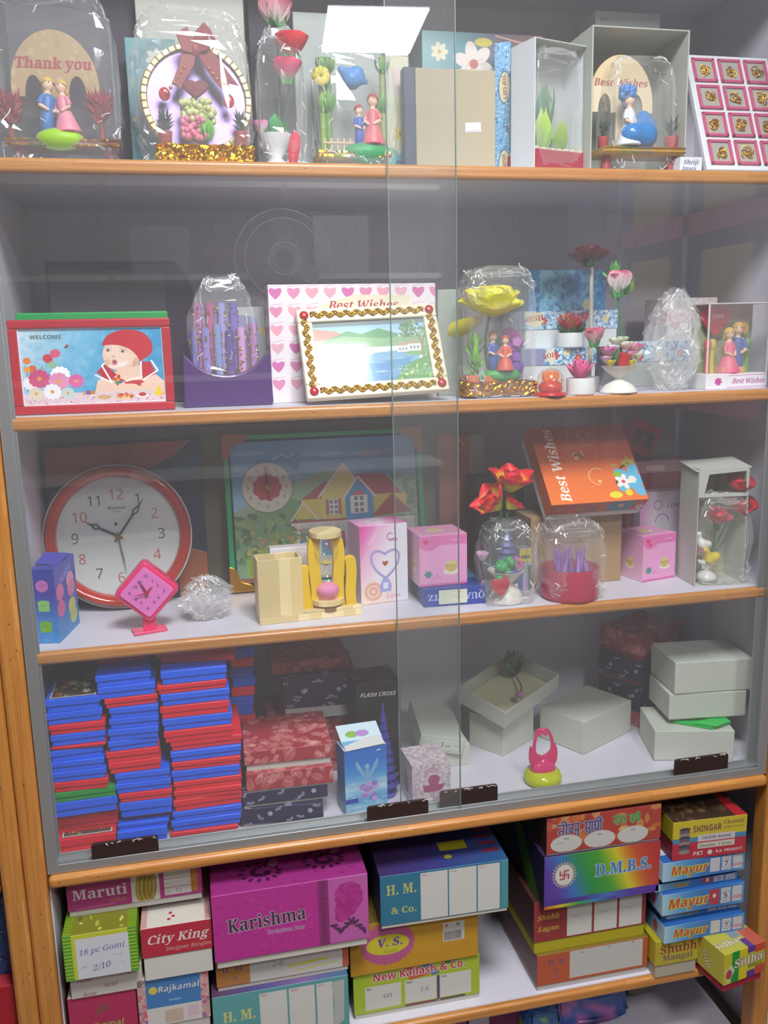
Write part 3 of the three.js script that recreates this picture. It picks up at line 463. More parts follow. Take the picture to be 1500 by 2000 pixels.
{ // tall white display carton with a film window and red foot, seen at its corner
  const A = col(S[0], 1043, -0.075), B = col(S[0], 1146, -0.11), w = Math.hypot(B.x - A.x, B.z - A.z), yaw = Math.atan2(A.z - B.z, B.x - A.x), h = yAt(A, 71) - A.y, d = 0.07, mid = A.clone().lerp(B, 0.5);
  const o = thing('display_carton', 'tall white open-fronted carton with a red foot holding a bright green plant', 'box', mid, yaw);
  const t = 0.002;
  for (const s of [-1, 1]) part('side_panel', rb(t, h, d, 0.0006), mat(0xd9dde2, 0.75), o, [s * (w / 2 - t / 2), h / 2, -d / 2]);
  part('back_panel', rb(w - 2 * t, h, t, 0.0006), mat(0xb9bab4, 0.8), o, [0, h / 2, -d + t]); part('top_panel', rb(w - 2 * t, t, d - t, 0.0006), mat(0xc9ccc6, 0.8), o, [0, h - t / 2, -d / 2]); part('bottom_panel', rb(w - 2 * t, t, d - t, 0.0006), mat(0xc9ccc6, 0.8), o, [0, t / 2, -d / 2]);
  part('foot', rb(w - 0.006, 0.036, 0.08, 0.002), mat(0xa82438, 0.5), o, [0, 0.021, -0.045]).userData = { label: 'red foot of the plant' };
  part('lace_edge', tinselGeo(w - 0.01, 0.004, 0.075, 0.0012, 0.004), mat(0xd8cdb4, 0.7), o, [0, 0.041, -0.045]);
  leafy(o, 'leaf', [-0.012, 0.042, -0.045], 9, 0.075, 0.03, 0x7ab81e, 0xc8e84a, 0.55); leafy(o, 'leaf', [0.022, 0.042, -0.04], 7, 0.06, 0.026, 0x5fa01e, 0xb4d83a, 0.8); leafy(o, 'leaf', [0, 0.09, -0.045], 6, 0.07, 0.03, 0x2f7a4a, 0x6aa878, 0.5);
  part('film_window', filmGeo(w * 0.98, h * 0.96, 0.03, { seed: 52.5, e: 0.3, amp: 0.2, a: 40, b: 34 }), FILMM, o, [0, 0.004, -0.016]);
  carton({ n: 'printed_carton', l: 'narrow blue printed carton with two cream labels, squeezed behind the tall white carton', A: col(S[0], 965, -0.2), B: col(S[0], 996, -0.185), t: 84, d: 0.05, k: 2.4, bg: '#9cc4de', art: { F: (g, W, H) => { fill(g, '#7fb6dc', 0, 0, W, H); speck(g, W, H, 420, ['#d4e8f0', '#4a86bc', '#a9d2e8', '#3a6ea8'], 0.6, 2.6); for (const [y, s] of [[0.32, 'TOP GIFT'], [0.88, 'HSIHSRI']]) { ell(g, '#3a5a78', W * 0.62, H * y, W * 0.36, 29); ell(g, '#e4dcb4', W * 0.64, H * y, W * 0.33, 27); txt(g, s, W * 0.64, H * y, W * 0.3, { f: 'serif', c: '#a03040', rot: 84 }); } txt(g, 'ART', W * 0.8, H * 0.62, W * 0.24, { c: '#8a2a3a', rot: 84 }); } } });
}
{ // grey open carton with the wishes plaque
  const A = col(S[0], 1152, -0.085), w = col(S[0], 1337, -0.085).x - A.x, h = yAt(A, 48) - A.y, d = 0.15, o = thing('display_carton', 'open grey carton framing an arch plaque with wishes and a figure in blue', 'box', V3(A.x + w / 2, S[0], -0.085));
  const t = 0.0025;
  for (const s of [-1, 1]) part('side_panel', rb(t, h, d, 0.0006), GREY, o, [s * (w / 2 - t / 2), h / 2, -d / 2]);
  part('back_panel', rb(w - 2 * t, h, t, 0.0006), GREY, o, [0, h / 2, -d + t]); part('top_panel', rb(w - 2 * t, t, d - t, 0.0006), GREY, o, [0, h - t / 2, -d / 2]); part('bottom_panel', rb(w - 2 * t, t, d - t, 0.0006), GREY, o, [0, t / 2, -d / 2]);
  const q = base('gift_showpiece', 'arch plaque with wishes lettering and a blue-dressed figure inside the grey carton', 'showpiece', S[0] + 0.003, 1228, -0.115);
  const [cx, top, bw] = sequinBase(q, 1158, 1314, 291, 315, 0xb8902f);
  const a = L(q, 1222, 103), aw = L(q, 1285, 160)[0] - L(q, 1160, 160)[0];
  archBoard(q, [a[0], top, -0.02], aw, a[1] - top, (g, W, H) => { fill(g, '#e2c79a', 0, 0, W, H); fill(g, 'rgba(240,224,190,.6)', 0, H * 0.3, W, H); txt(g, 'Best Wishes', W * 0.5, H * 0.28, W * 0.14, { f: 'serif', c: '#a04a4a', skew: 0.25 }); });
  const f = figure(q, [L(q, 1212, 285)[0], top + 0.002, 0.03], 0.092, { female: true, cloth: 0xdde4ea, hair: 0x5a86b4, turn: 0.6 });
  part('bonnet', merge(Array.from({ length: 14 }, (_, i) => moved(sph(0.008, 8, 6), Math.cos(i * 0.9) * 0.011, 0.094 + Math.sin(i * 2.1) * 0.006, Math.sin(i * 0.9) * 0.009 - 0.004))), mat(0x4a86c8, 0.45), f);
  part('gown', skin([[-0.01, 0.02, 0, 0.02, 0.02, 0.02, 0.006, 0.024], [0.02, 0.02, 0.006, 0.024, 0.034, 0.036, 0, 0.022], [0.034, 0.036, 0, 0.022, 0.03, 0.055, 0, 0.012]], 28, 0.01), mat(0x2f7fc4, 0.28, { clearcoat: 0.6 }), f, [0.008, 0, 0.008]);
  pottedBush(q, [L(q, 1168, 285)[0], top, 0.02], 0.018, 0xa83c3c, 0x4a5a48); pottedBush(q, [L(q, 1300, 285)[0], top, 0.02], 0.021, 0xb84440, 0x4c5c48);
  wrap(q, 0.14, 0.2, 0.085, { seed: 61.4, neck: 0.2, amp: 0.1 }, [0.009, 0.003, 0.002]);
  carton({ n: 'white_carton', l: 'white carton with faint printing peeping over the open grey carton', Y: S[0], z: -0.3, x: [1156, 1278], t: 20, d: 0.08, bg: '#c9cec8', art: { F: (g, W, H) => { fill(g, '#c9cec8', 0, 0, W, H); txt(g, 'SWC', 20, 16, 10, { c: '#9a938c' }); } } });
}
{ // leaning tray of boxed gold trinkets
  const P0 = at(1382, 320, -0.072), P1 = atX(P0.x, 1338, 95), Rr = at(1548, 312, -0.072), up = P1.clone().sub(P0), hgt = up.length(), lean = Math.atan2(P0.z - P1.z, P1.y - P0.y), w = Rr.x - P0.x;
  const o = thing('trinket_tray', 'white leaning tray with pink-bordered windows of gold trinkets beside the open grey carton', 'tray', P0.clone().add(V3(w / 2, 0, 0)));
  o.position.y = S[0] + 0.0068; o.rotation.x = -lean;
  part('tray_board', rb(w, hgt, 0.012, 0.002), mat(0xdfe0e4, 0.6), o, [0, hgt / 2, -0.0065]);
  const cw = (w - 0.012) / 3, ch = (hgt - 0.012) / 4, bw = 0.0052, fr = merge([[-1, 0], [1, 0], [0, -1], [0, 1]].map(([a, b]) => moved(rb(a ? bw : cw - 0.008, b ? bw : ch - 0.008, 0.004, 0.0006), a * (cw / 2 - 0.004 - bw / 2), b * (ch / 2 - 0.004 - bw / 2), 0)));
  for (let r = 0; r < 4; r++) for (let c = 0; c < 3; c++) {
    const f = part('window_frame', fr, mat(0xc64a78, 0.5), o, [-w / 2 + 0.006 + (c + 0.5) * cw, 0.006 + (r + 0.5) * ch, 0.0022]);
    part('trinket', merge(Array.from({ length: 9 }, () => moved(new THREE.TorusGeometry(rr(0.004, 0.009), 0.0011, 5, 14), rr(-0.006, 0.006), rr(-0.009, 0.006), 0, rr(-0.6, 0.6), rr(-0.6, 0.6), 0))), GOLD, f);
    part('window_backing', rb(cw - 0.018, ch - 0.018, 0.001, 0.0003), mat(0xa9a69c, 0.5), f, [0, 0, -0.0016]);
  }
  carton({ n: 'small_carton', l: 'small white carton with dark blue lettering under the leaning trinket tray', Y: S[0], z: -0.062, x: [1328, 1371], t: 306, d: 0.05, k: 8, bg: '#e2e4e8', art: { F: (g, W, H) => { fill(g, '#e2e4e8', 0, 0, W, H); txt(g, 'Shriji', W * 0.5, H * 0.36, H * 0.42, { f: 'serif', c: '#28306a', skew: 0.2 }); txt(g, 'Impex', W * 0.42, H * 0.78, H * 0.34, { f: 'serif', c: '#28306a', skew: 0.2 }); } } });
}

// ---------- second shelf, from the left ----------
const picMat = (tex, coat = 0.0) => new THREE.MeshPhysicalMaterial({ map: tex, roughness: 0.45, clearcoat: coat, clearcoatRoughness: 0.08 });
function frameBars(o, w, h, b, d, m, name = 'frame_bar') { // four bars with bevelled edges
  for (const s of [-1, 1]) { part(name, rb(w, b, d, 0.003, 2), m, o, [0, h / 2 + s * (h - b) / 2, 0]); part(name, rb(b, h - 2 * b, d, 0.003, 2), m, o, [s * (w - b) / 2, h / 2, 0]); }
}
function babyInk(g, w, h) {
  fill(g, grad(g, 0, 0, w, h * 0.9, ['#d8ecf4', '#7fc0e0', '#3f9fce', '#2f8fc4']), 0, 0, w, h);
  for (let i = 0; i < 200; i++) { g.globalAlpha = 0.08; ell(g, ['#ffffff', '#1f6fa8', '#8fd0e8'][i % 3], rr(0, w), rr(0, h * 0.85), rr(4, 16), rr(3, 9), rr(0, 3)); } g.globalAlpha = 1;
  fill(g, '#e3cdd2', 0, h * 0.84, w, h * 0.16); speck(g, w, h * 0.16, 0, ['#fff'], 1, 2);
  for (let i = 0; i < 160; i++) ell(g, ['#f4e6e8', '#c9a4b0', '#d97a98', '#b8506a'][i % 4], rr(0, w), rr(h * 0.86, h), rr(0.6, 2.4), rr(0.4, 1.2));
  // flowers at the side
  for (let i = 0; i < 14; i++) line(g, '#6a9a60', 0.9, [[rr(8, 30), h * 0.8], [rr(6, 50), h * rr(0.4, 0.6)]]);
  [[13, 66, 7, '#e8862a'], [22, 82, 7, '#d96a24'], [12, 84, 6, '#f0a030'], [50, 62, 9, '#d23a4a'], [64, 52, 9, '#e05a80'], [58, 76, 8, '#9ac0a0'], [70, 96, 17, '#ffffff'], [18, 112, 15, '#f4f2f4'], [32, 103, 19, '#d04a80'], [66, 110, 18, '#e890b8'], [97, 110, 14, '#e060a0'], [53, 131, 16, '#f6f4f6'], [80, 135, 12, '#c8d8d0'], [24, 134, 13, '#e8d8c0']].forEach(([x, y, r, c], i) => { flowerInk(g, x, y, r, c, i > 5 ? '#e8a030' : null, 12, i); });
  txt(g, 'WELCOME', w * 0.19, h * 0.115, h * 0.072, { c: '#3c5c50', b: 1 });
  ell(g, '#5a3a40', w * 0.325, h * 0.245, 4, 2, -0.6); ell(g, '#c8503a', w * 0.333, h * 0.225, 3.4, 1.6, 0.4);
  // child: shoulders and arms, dress, head, cap
  const P = '#f2cdb4', Q = '#e2ac92';
  poly(g, P, [[w * .5, h * .84], [w * .52, h * .7], [w * .6, h * .6], [w * .82, h * .5], [w * .93, h * .62], [w * 1.0, h * .74], [w, h * .84]]);
  poly(g, '#c41f30', [[w * .52, h * .58], [w * .58, h * .48], [w * .66, h * .62], [w * .6, h * .72]]); poly(g, '#c41f30', [[w * .83, h * .46], [w * .9, h * .46], [w * .94, h * .62], [w * .84, h * .7]]);
  poly(g, '#c41f30', [[w * .7, h * .7], [w * .84, h * .7], [w * .86, h * .78], [w * .72, h * .76]]);
  line(g, '#fbf8f4', 3.2, [[w * .51, h * .62], [w * .62, h * .72], [w * .56, h * .5], [w * .6, h * .44]]); line(g, '#fbf8f4', 3.2, [[w * .72, h * .71], [w * .83, h * .66], [w * .835, h * .45]]); line(g, '#fbf8f4', 3.2, [[w * .84, h * .7], [w * .95, h * .58], [w * .91, h * .45]]);
  ell(g, P, w * .695, h * .36, w * .125, h * .2, -0.15); ell(g, P, w * .68, h * .47, w * .1, h * .1, 0.2); ell(g, Q, w * .8, h * .46, 6, 9, 0.2);
  ell(g, 'rgba(220,140,120,.35)', w * .62, h * .46, 11, 8); ell(g, 'rgba(220,140,120,.3)', w * .75, h * .47, 12, 9);
  ell(g, '#f6d8c4', w * .64, h * .3, 15, 17); ell(g, 'rgba(246,214,194,.8)', w * .7, h * .43, 22, 16);
  for (const [x, y] of [[.613, .3], [.715, .318]]) { ell(g, 'rgba(150,96,76,.35)', w * x, h * y - 1, 6.2, 4.4); ell(g, '#efe2da', w * x, h * y, 4.6, 2.5); ell(g, '#2e1d18', w * x - .6, h * y, 2.5, 2.5); ell(g, '#fff', w * x - 1.4, h * y - 1, 0.6, 0.6); line(g, 'rgba(130,90,70,.5)', 0.8, [[w * x - 6, h * y - 7], [w * x, h * y - 9], [w * x + 6, h * y - 7.4]]); }
  ell(g, 'rgba(216,150,124,.55)', w * .642, h * .385, 4.4, 2.4); ell(g, 'rgba(255,248,244,.5)', w * .665, h * .495, 16, 5.5, -.15); ell(g, 'rgba(255,248,244,.45)', w * .72, h * .47, 8, 4, -.5); ell(g, '#cf7c84', w * .65, h * .46, 5.2, 6); ell(g, '#9c4650', w * .65, h * .452, 3.2, 2.6);
  g.fillStyle = '#c8202e'; g.beginPath(); g.moveTo(w * .575, h * .24); g.bezierCurveTo(w * .58, h * .02, w * .82, h * -.02, w * .89, h * .12); g.bezierCurveTo(w * .95, h * .24, w * .93, h * .38, w * .86, h * .42); g.lineTo(w * .83, h * .46); g.bezierCurveTo(w * .8, h * .3, w * .72, h * .2, w * .575, h * .24); g.fill();
  for (let i = 0; i < 6; i++) line(g, 'rgba(120,10,20,.3)', 0.8, [[w * (.6 + i * .045), h * (.2 - i * .012)], [w * (.64 + i * .05), h * (.06 + i * .015)]]);
  ell(g, P, w * .56, h * .78, 14, 7); ell(g, P, w * .72, h * .79, 22, 7, -0.1); ell(g, P, w * .9, h * .77, 20, 7, 0.1);
  flowerInk(g, w * .665, h * .69, 11, '#d0402a', '#f0c030', 4, 0.2); ell(g, '#3f6fb0', w * .68, h * .72, 4, 3); ell(g, '#3a9a48', w * .655, h * .725, 4, 3);
  ell(g, '#e8c8a0', w * .7, h * .92, 19, 6); for (let i = 0; i < 12; i++) ell(g, ['#c82a20', '#e07a2a'][i % 2], w * .7 + rr(-15, 15), h * .905 + rr(-4, 3), 3.4, 3); ell(g, '#f0e8e0', w * .83, h * .905, 13, 4); ell(g, '#c03028', w * .83, h * .89, 7, 4);
  ell(g, '#f0d020', w * .945, h * .88, 8, 6); ell(g, '#f0d020', w * .95, h * .82, 4.6, 4.6); for (const [x, c] of [[.435, '#e0a030'], [.45, '#6a58b0'], [.48, '#d87a30']]) fill(g, c, w * x - 4, h * .82, 8, 8); ell(g, '#d8a878', w * .56, h * .91, 13, 5);
}
{ // welcome picture
  const A = col(S[1], 30, -0.088), B = col(S[1], 343, -0.088), w = B.x - A.x, h = yAt(A, 626) - S[1];
  const o = thing('picture_frame', 'red framed welcome picture of a child in a red cap', 'picture', V3((A.x + B.x) / 2, S[1] + 0.0005, -0.098));
  frameBars(o, w, h, 0.0148, 0.02, mat(0xb81c2c, 0.35, { clearcoat: 0.4 }));
  const iw = w - 0.028, ih = h - 0.028;
  part('picture', uvFit(rb(iw, ih, 0.004, 0.0004), -iw / 2, -ih / 2, iw, ih), picMat(print(260, 160, 4, babyInk), 0.5), o, [0, h / 2, 0.002]);
  part('inner_rim', merge([[-1, 0], [1, 0], [0, -1], [0, 1]].map(([a, b]) => moved(rb(a ? 0.0022 : iw, b ? 0.0022 : ih, 0.003, 0.0005), a * (iw / 2 - 0.0011), b * (ih / 2 - 0.0011), 0))), mat(0xe8e6f0, 0.5), o, [0, h / 2, 0.0045]);
  const g2 = thing('picture_frame', 'bright green frame edge showing over the red framed picture', 'picture', V3((A.x + B.x) / 2 + 0.004, S[1] + 0.0005, -0.122));
  frameBars(g2, w - 0.014, h + 0.012, 0.0148, 0.02, mat(0x0f9a48, 0.4)); part('backing', rb(w - 0.04, h - 0.02, 0.006), mat(0x6a5a4a, 0.9), g2, [0, (h + 0.012) / 2, -0.004]);
}
{ // large dark case behind
  const A = at(112, 790, -0.29), B = at(376, 522, -0.29), w = B.x - A.x, h = B.y - S[1], s = new THREE.Shape();
  s.moveTo(0, 0); s.lineTo(w * 0.86, 0); s.bezierCurveTo(w * 1.04, h * 0.35, w * 1.02, h * 0.8, w * 0.84, h); s.lineTo(0, h); s.closePath();
  const o = thing('presentation_case', 'large dark plum case with one rounded end, standing behind the welcome picture', 'case', V3(A.x, S[1], -0.29));
  part('case_shell', extrude(s, 0.05, 0.006, 24), mat(0x3a2740, 0.4, { clearcoat: 0.3 }), o, [0.006, 0.0065, -0.05]);
  const k = new THREE.Shape(); k.moveTo(0.006, 0.006); k.lineTo(w * 0.8, 0.006); k.lineTo(w * 0.8, h - 0.006); k.lineTo(0.006, h - 0.006); k.closePath();
  part('front_panel', extrude(k, 0.004, 0.001), mat(0x4d4650, 0.6), o, [0, 0, -0.001]).userData = { label: 'dull grey front panel' };
}
{ // purple pocket case with glittering bangles
  const o = base('bangle_case', 'purple pocket-shaped case filled with glittering pink and violet bangle tubes', 'case', S[1], 446, -0.17);
  const w = L(o, 528, 760)[0] - L(o, 364, 760)[0], hp = L(o, 446, 700)[1], H = L(o, 446, 545)[1], a = w / 2;
  const s = new THREE.Shape(); s.moveTo(-a, 0.004); s.quadraticCurveTo(-a, 0, -a + 0.004, 0); s.lineTo(a - 0.004, 0); s.quadraticCurveTo(a, 0, a, 0.004); s.lineTo(a * 0.98, hp * 1.05); s.bezierCurveTo(a * 0.5, hp * 0.42, -a * 0.5, hp * 0.42, -a * 0.98, hp * 1.05); s.closePath();
  const PUR = mat(0x4f2c6c, 0.4, { clearcoat: 0.3 });
  part('pocket', extrude(s, 0.05, 0.003, 24), PUR, o, [0, 0.0032, 0.0]);
  const bs = new THREE.Shape(); bs.moveTo(-a * 0.9, 0.002); bs.lineTo(a * 0.9, 0.002); bs.lineTo(a * 0.8, H * 0.7); bs.lineTo(-a * 0.5, H * 0.76); bs.closePath();
  part('back_card', extrude(bs, 0.006, 0.001, 20), mat(0x8388b4, 0.5), o, [0, 0, -0.03]);
  const tg = cyl(0.0075, 0.0075, 0.12, 14), gl = (() => { const l = []; for (let i = 0; i < 46; i++) { const t = rr(0, 6.28); l.push(moved(new THREE.BoxGeometry(0.003, 0.003, 0.002), Math.cos(t) * 0.0082, rr(-0.058, 0.058), Math.sin(t) * 0.0082, rr(0, 3), rr(0, 3), 0)); } return flat(merge(l)); })();
  ['#5b4ab8', '#8f86d8', '#7a9ad0', '#4a3aa0', '#d8a0dc', '#c87ac8', '#b85aa8', '#c0508a', '#a8a0e0', '#7a60c0'].forEach((c, i) => { const t = part('bangle_tube', tg, mat(c, 0.25, { clearcoat: 0.7 }), o, [-a * 0.72 + (i % 6) * 0.0215 - (i > 5 ? -0.01 : 0), 0.075 + (i > 5 ? 0.05 : (i % 3) * 0.006), -0.006 - (i > 5 ? 0.012 : 0)]); part('gold_glitter', gl, GOLD, t, null, [0, i, 0]).userData = { kind: 'stuff' }; });
  wrap(o, w * 0.86, H * 0.97, 0.05, { seed: 71.3, amp: 0.2, neck: 0.5, folds: 40 }, [0, 0.012, -0.002]);
  const hb = carton({ n: 'printed_carton', l: 'small white carton with a red heart, tucked behind the purple bangle case', Y: S[1], z: -0.25, x: [468, 530], t: 600, d: 0.05, k: 2.5, bg: '#c9c8c4', art: { F: (g, W, H2) => { fill(g, '#c6c4c0', 0, 0, W, H2); heartInk(g, '#b8343c', W * 0.4, H2 * 0.3, 26); heartInk(g, '#d8c890', W * 0.85, H2 * 0.25, 24); } } });
}
{ // hearts box
  const c = carton({ n: 'heart_print_box', l: 'white box printed with rows of pink hearts and a wishes panel', Y: S[1], A: col(S[1], 533, -0.155), B: col(S[1], 853, -0.155), t: 556, d: 0.08, k: 3, bg: '#f4e6ea', art: {
    F: (g, W, H) => { fill(g, '#f3e8ec', 0, 0, W, H); for (let r = 0; r < 6; r++) for (let q = 0; q < 10; q++) { const x = W * (q + 0.4) / 9.4, y = 14 + r * 33; heartInk(g, ['#d873b0', '#e58fb6', '#f0a8b8', '#eab0c0'][(q + r) % 4], x, y, 25); line(g, '#c05a90', 0.5, [[x - 12, y - 10], [x + 12, y - 13]]); } poly(g, '#efe3c8', [[W * .27, H * .2], [W * .5, H * .09], [W * .84, H * .1], [W * .84, H * .6], [W * .27, H * .6]]); txt(g, 'Best Wishes', W * 0.56, H * 0.18, 22, { f: 'serif', c: '#b04450', skew: 0.3 }); },
    L: (g, W, H) => { fill(g, '#ecd6e0', 0, 0, W, H); for (let r = 0; r < 6; r++) for (let q = 0; q < 3; q++) heartInk(g, '#c873a8', W * (q + 0.4) / 2.8, 14 + r * 33, 22); }, T: (g, W, H) => fill(g, '#efe6e8', 0, 0, W, H) } });
}
function landscapeInk(g, w, h) {
  fill(g, grad(g, 0, 0, 0, h, ['#7fb0d8', '#b8d4e4', '#d8e6e0', '#e8efe8', '#d6e4ea']), 0, 0, w, h);
  fill(g, '#6f7f80', 0, 0, w, h * 0.08); poly(g, '#d08a78', [[0, h * .1], [w * .2, h * .16], [w * .32, h * .26], [0, h * .3]]);
  poly(g, '#5f9a66', [[w * .1, h * .3], [w * .3, h * .16], [w * .42, h * .22], [w * .58, h * .14], [w * .75, h * .24], [w * .75, h * .34], [w * .1, h * .36]]); poly(g, '#86b07a', [[0, h * .34], [w * .25, h * .24], [w * .6, h * .3], [w, h * .28], [w, h * .44], [0, h * .44]]);
  fill(g, '#dfe9ec', 0, h * .44, w, h * .1); poly(g, '#7aa8c8', [[w * .3, h * .55], [w * .95, h * .5], [w * .8, h * .98], [w * .4, h], [w * .2, h * .8]]); poly(g, '#4f8fc0', [[w * .45, h * .7], [w * .85, h * .62], [w * .72, h * .98], [w * .48, h]]);
  for (let i = 0; i < 40; i++) { g.globalAlpha = 0.4; ell(g, ['#ffffff', '#b8d8e8', '#5a90b8'][i % 3], rr(0.1, 0.85) * w, rr(0.5, 0.98) * h, rr(4, 16), rr(0.5, 1.6)); } g.globalAlpha = 1;
  poly(g, '#5c9a50', [[w * .66, h * .98], [w * .82, h * .72], [w, h * .6], [w, h]]); poly(g, '#79a860', [[w * .7, h * .5], [w, h * .44], [w, h * .62], [w * .84, h * .6]]);
  for (const [x, y, k] of [[.72, .44, 1], [.82, .42, 1.1]]) { fill(g, '#e8e2d8', w * x, h * y, 22 * k, 15 * k); poly(g, '#b89a80', [[w * x - 3, h * y], [w * x + 9 * k, h * y - 11 * k], [w * x + 25 * k, h * y]]); for (let i = 0; i < 3; i++) fill(g, '#7a8494', w * x + 4 + i * 6 * k, h * y + 5, 3 * k, 6 * k); }
  line(g, '#9a7a5c', 4, [[w * .95, h * .64], [w * .955, h * .4], [w * .9, h * .2]]); line(g, '#9a7a5c', 3, [[w * .955, h * .4], [w * 1.0, h * .24]]); for (let i = 0; i < 46; i++) ell(g, ['#6a8a5a', '#8aa678', '#557a50'][i % 3], w * rr(.78, 1), h * rr(.05, .3), rr(3, 8), rr(2, 5), rr(0, 3));
  for (let i = 0; i < 50; i++) ell(g, ['#3f7f40', '#8aba5a', '#d8d870'][i % 3], w * rr(.68, 1), h * rr(.72, 1), rr(1, 4), rr(1, 3));
}
{ // landscape picture in its cream frame
  const A = at(600, 795, -0.068), B = at(878, 776, -0.062), w = Math.hypot(B.x - A.x, B.y - A.y), lean = 27 * D2R, T = atX((A.x + B.x) / 2, 707, 604), h = 0.177;
  const o = thing('picture_frame', 'cream picture frame with gold braid and red corner gems around a lake landscape', 'picture', V3((A.x + B.x) / 2, S[1] + 0.0125, -0.064));
  o.rotation.order = 'ZYX'; o.rotation.set(-lean, 0, 1.8 * D2R);
  const CRE = mat(0xe9dfc4, 0.4, { clearcoat: 0.3 }), b = 0.027;
  frameBars(o, w, h, b, 0.016, CRE);
  const iw = w - 2 * b + 0.002, ih = h - 2 * b + 0.002;
  part('picture', uvFit(rb(iw, ih, 0.004, 0.0004), -iw / 2, -ih / 2, iw, ih), picMat(print(210, 145, 4, landscapeInk), 1), o, [0, h / 2, 0]);
  const braid = (len) => merge([0, 1, 2].map((k) => { const p = []; const n = Math.round(len / 0.0032); for (let i = 0; i <= n; i++) p.push([-len / 2 + len * i / n, Math.sin(i * 1.0) * 0.0028 + (k - 1) * 0.0032, 0.001 * Math.sin(i * 2 + k)]); return tube(p, 0.0019, n * 2, 5); }));
  const bh = braid(w - 0.05), bv = moved(braid(h - 0.045), 0, 0, 0, 0, 0, Math.PI / 2), BR = metal(0xc79a2e, 0.32);
  for (const s of [-1, 1]) { part('gold_braid', bh, BR, o, [0, h / 2 + s * (h - b) / 2, 0.009]); part('gold_braid', bv, BR, o, [s * (w - b) / 2, h / 2, 0.009]); for (const t of [-1, 1]) part('corner_gem', moved(sph(0.0085, 16, 12), 0, 0, 0, 0, 0, 0, 1, 1, 0.6), GEM, o, [s * (w - b) / 2, h / 2 + t * (h - b) / 2, 0.0095]); }
  const st = part('easel_strut', rb(0.03, h * 0.7, 0.003), mat(0x6a5a4a, 0.9), o, [0, h * 0.55, -0.035], [0.36, 0, 0]);
}
carton({ n: 'grey_carton', l: 'plain grey carton standing at the side of the cream landscape frame', Y: S[1], A: col(S[1], 856, -0.2), B: col(S[1], 893, -0.185), t: 566, d: 0.12, bg: 0xaab0a4 });
{ // stacked cartons behind the flowers
  const tile = (g, W, H) => { fill(g, '#a9c8dc', 0, 0, W, H); speck(g, W, H, 360, ['#e4f0f4', '#5f98c4', '#4a80b0', '#c8dfe8'], 1, 5); for (let i = 0; i < 4; i++) flowerInk(g, W * (0.2 + i * 0.22), H * rr(0.2, 0.8), 9, ['#c04a50', '#e0d8b0'][i % 2], '#e8c040', 6, i); };
  const lab = (s) => (g, W, H) => { tile(g, W, H); poly(g, '#e4dcb8', [[2, 4], [W * .17, 2], [W * .2, H * .6], [W * .12, H * .9], [4, H * .7]]); txt(g, s, W * 0.09, H * 0.42, H * 0.4, { f: 'serif', c: '#b03038', rot: -6 }); };
  const a = carton({ n: 'printed_box', l: 'lowest white box with a blue floral lid in the stack behind the lotus cups', Y: S[1], z: -0.225, x: [1020, 1164], t: 682, d: 0.13, lid: 0.4, k: 2.6, bg: '#b8cfe0', base: 0xd4d6d4, art: { F: (g, W, H) => { fill(g, '#8a8fb0', 0, 0, W, H); g.save(); g.translate(W * 0.3, 0); lab('SOH')(g, W * 0.7, H); g.restore(); } } });
  const b = carton({ n: 'printed_box', l: 'middle white box with a blue floral lid and cream label in the lotus stack', Y: a.top, z: -0.272, x: [1024, 1206], t: 608, d: 0.13, lid: 0.5, k: 2.6, bg: '#b8cfe0', base: 0xd8dad8, art: { F: lab('OHSH') } });
  carton({ n: 'printed_box', l: 'blue box with a swirling sea print, topmost of the stack behind the lotus cups', Y: b.top, z: -0.28, x: [1032, 1182], t: 527, d: 0.1, k: 2.6, bg: '#3c84b8', art: { F: (g, W, H) => { fill(g, '#3a8cc4', 0, 0, W, H); fill(g, grad(g, 0, 0, W, H, ['#8cc8dc', '#6cb0d8', '#78b4d4']), W * .14, 0, W * .7, H); speck(g, W, H, 260, ['rgba(160,210,225,.4)', 'rgba(30,90,150,.35)'], 2, 8); for (const [x, y] of [[.45, .2], [.25, .82]]) arc(g, 'rgba(220,236,236,.8)', 1, W * x, H * y, 7); flowerInk(g, W * .58, H * .4, 26, 'rgba(40,100,170,.5)', null, 6); flowerInk(g, W * .76, H * .86, 12, '#e8dcc0', '#d8b040', 6); } } });
  carton({ n: 'printed_box', l: 'blue floral box with a grey base behind the empty crumpled bag', Y: S[1], z: -0.25, x: [1212, 1388], t: 668, d: 0.12, lid: 0.45, k: 2.4, bg: '#a8c4d8', base: 0xaeb4b4, art: { F: (g, W, H) => { tile(g, W, H); ell(g, '#2d4a66', W * .86, H * .6, 14, 10); ell(g, '#e4d8a8', W * .85, H * .55, 13, 9); } } });
  carton({ n: 'printed_box', l: 'pale pink box with red hearts behind the empty crumpled bag', Y: yAt(col(S[1], 1300, -0.25), 668), z: -0.26, x: [1302, 1398], t: 582, d: 0.1, k: 2.4, bg: '#d9cccb', art: { F: (g, W, H) => { fill(g, '#dccfcd', 0, 0, W, H); speck(g, W, H, 120, ['rgba(200,130,150,.3)', 'rgba(240,235,225,.6)'], 2, 6); heartInk(g, '#b8405a', W * .16, H * .62, 22); flowerInk(g, W * .66, H * .45, 16, '#a84a80', null, 5); } } });
}
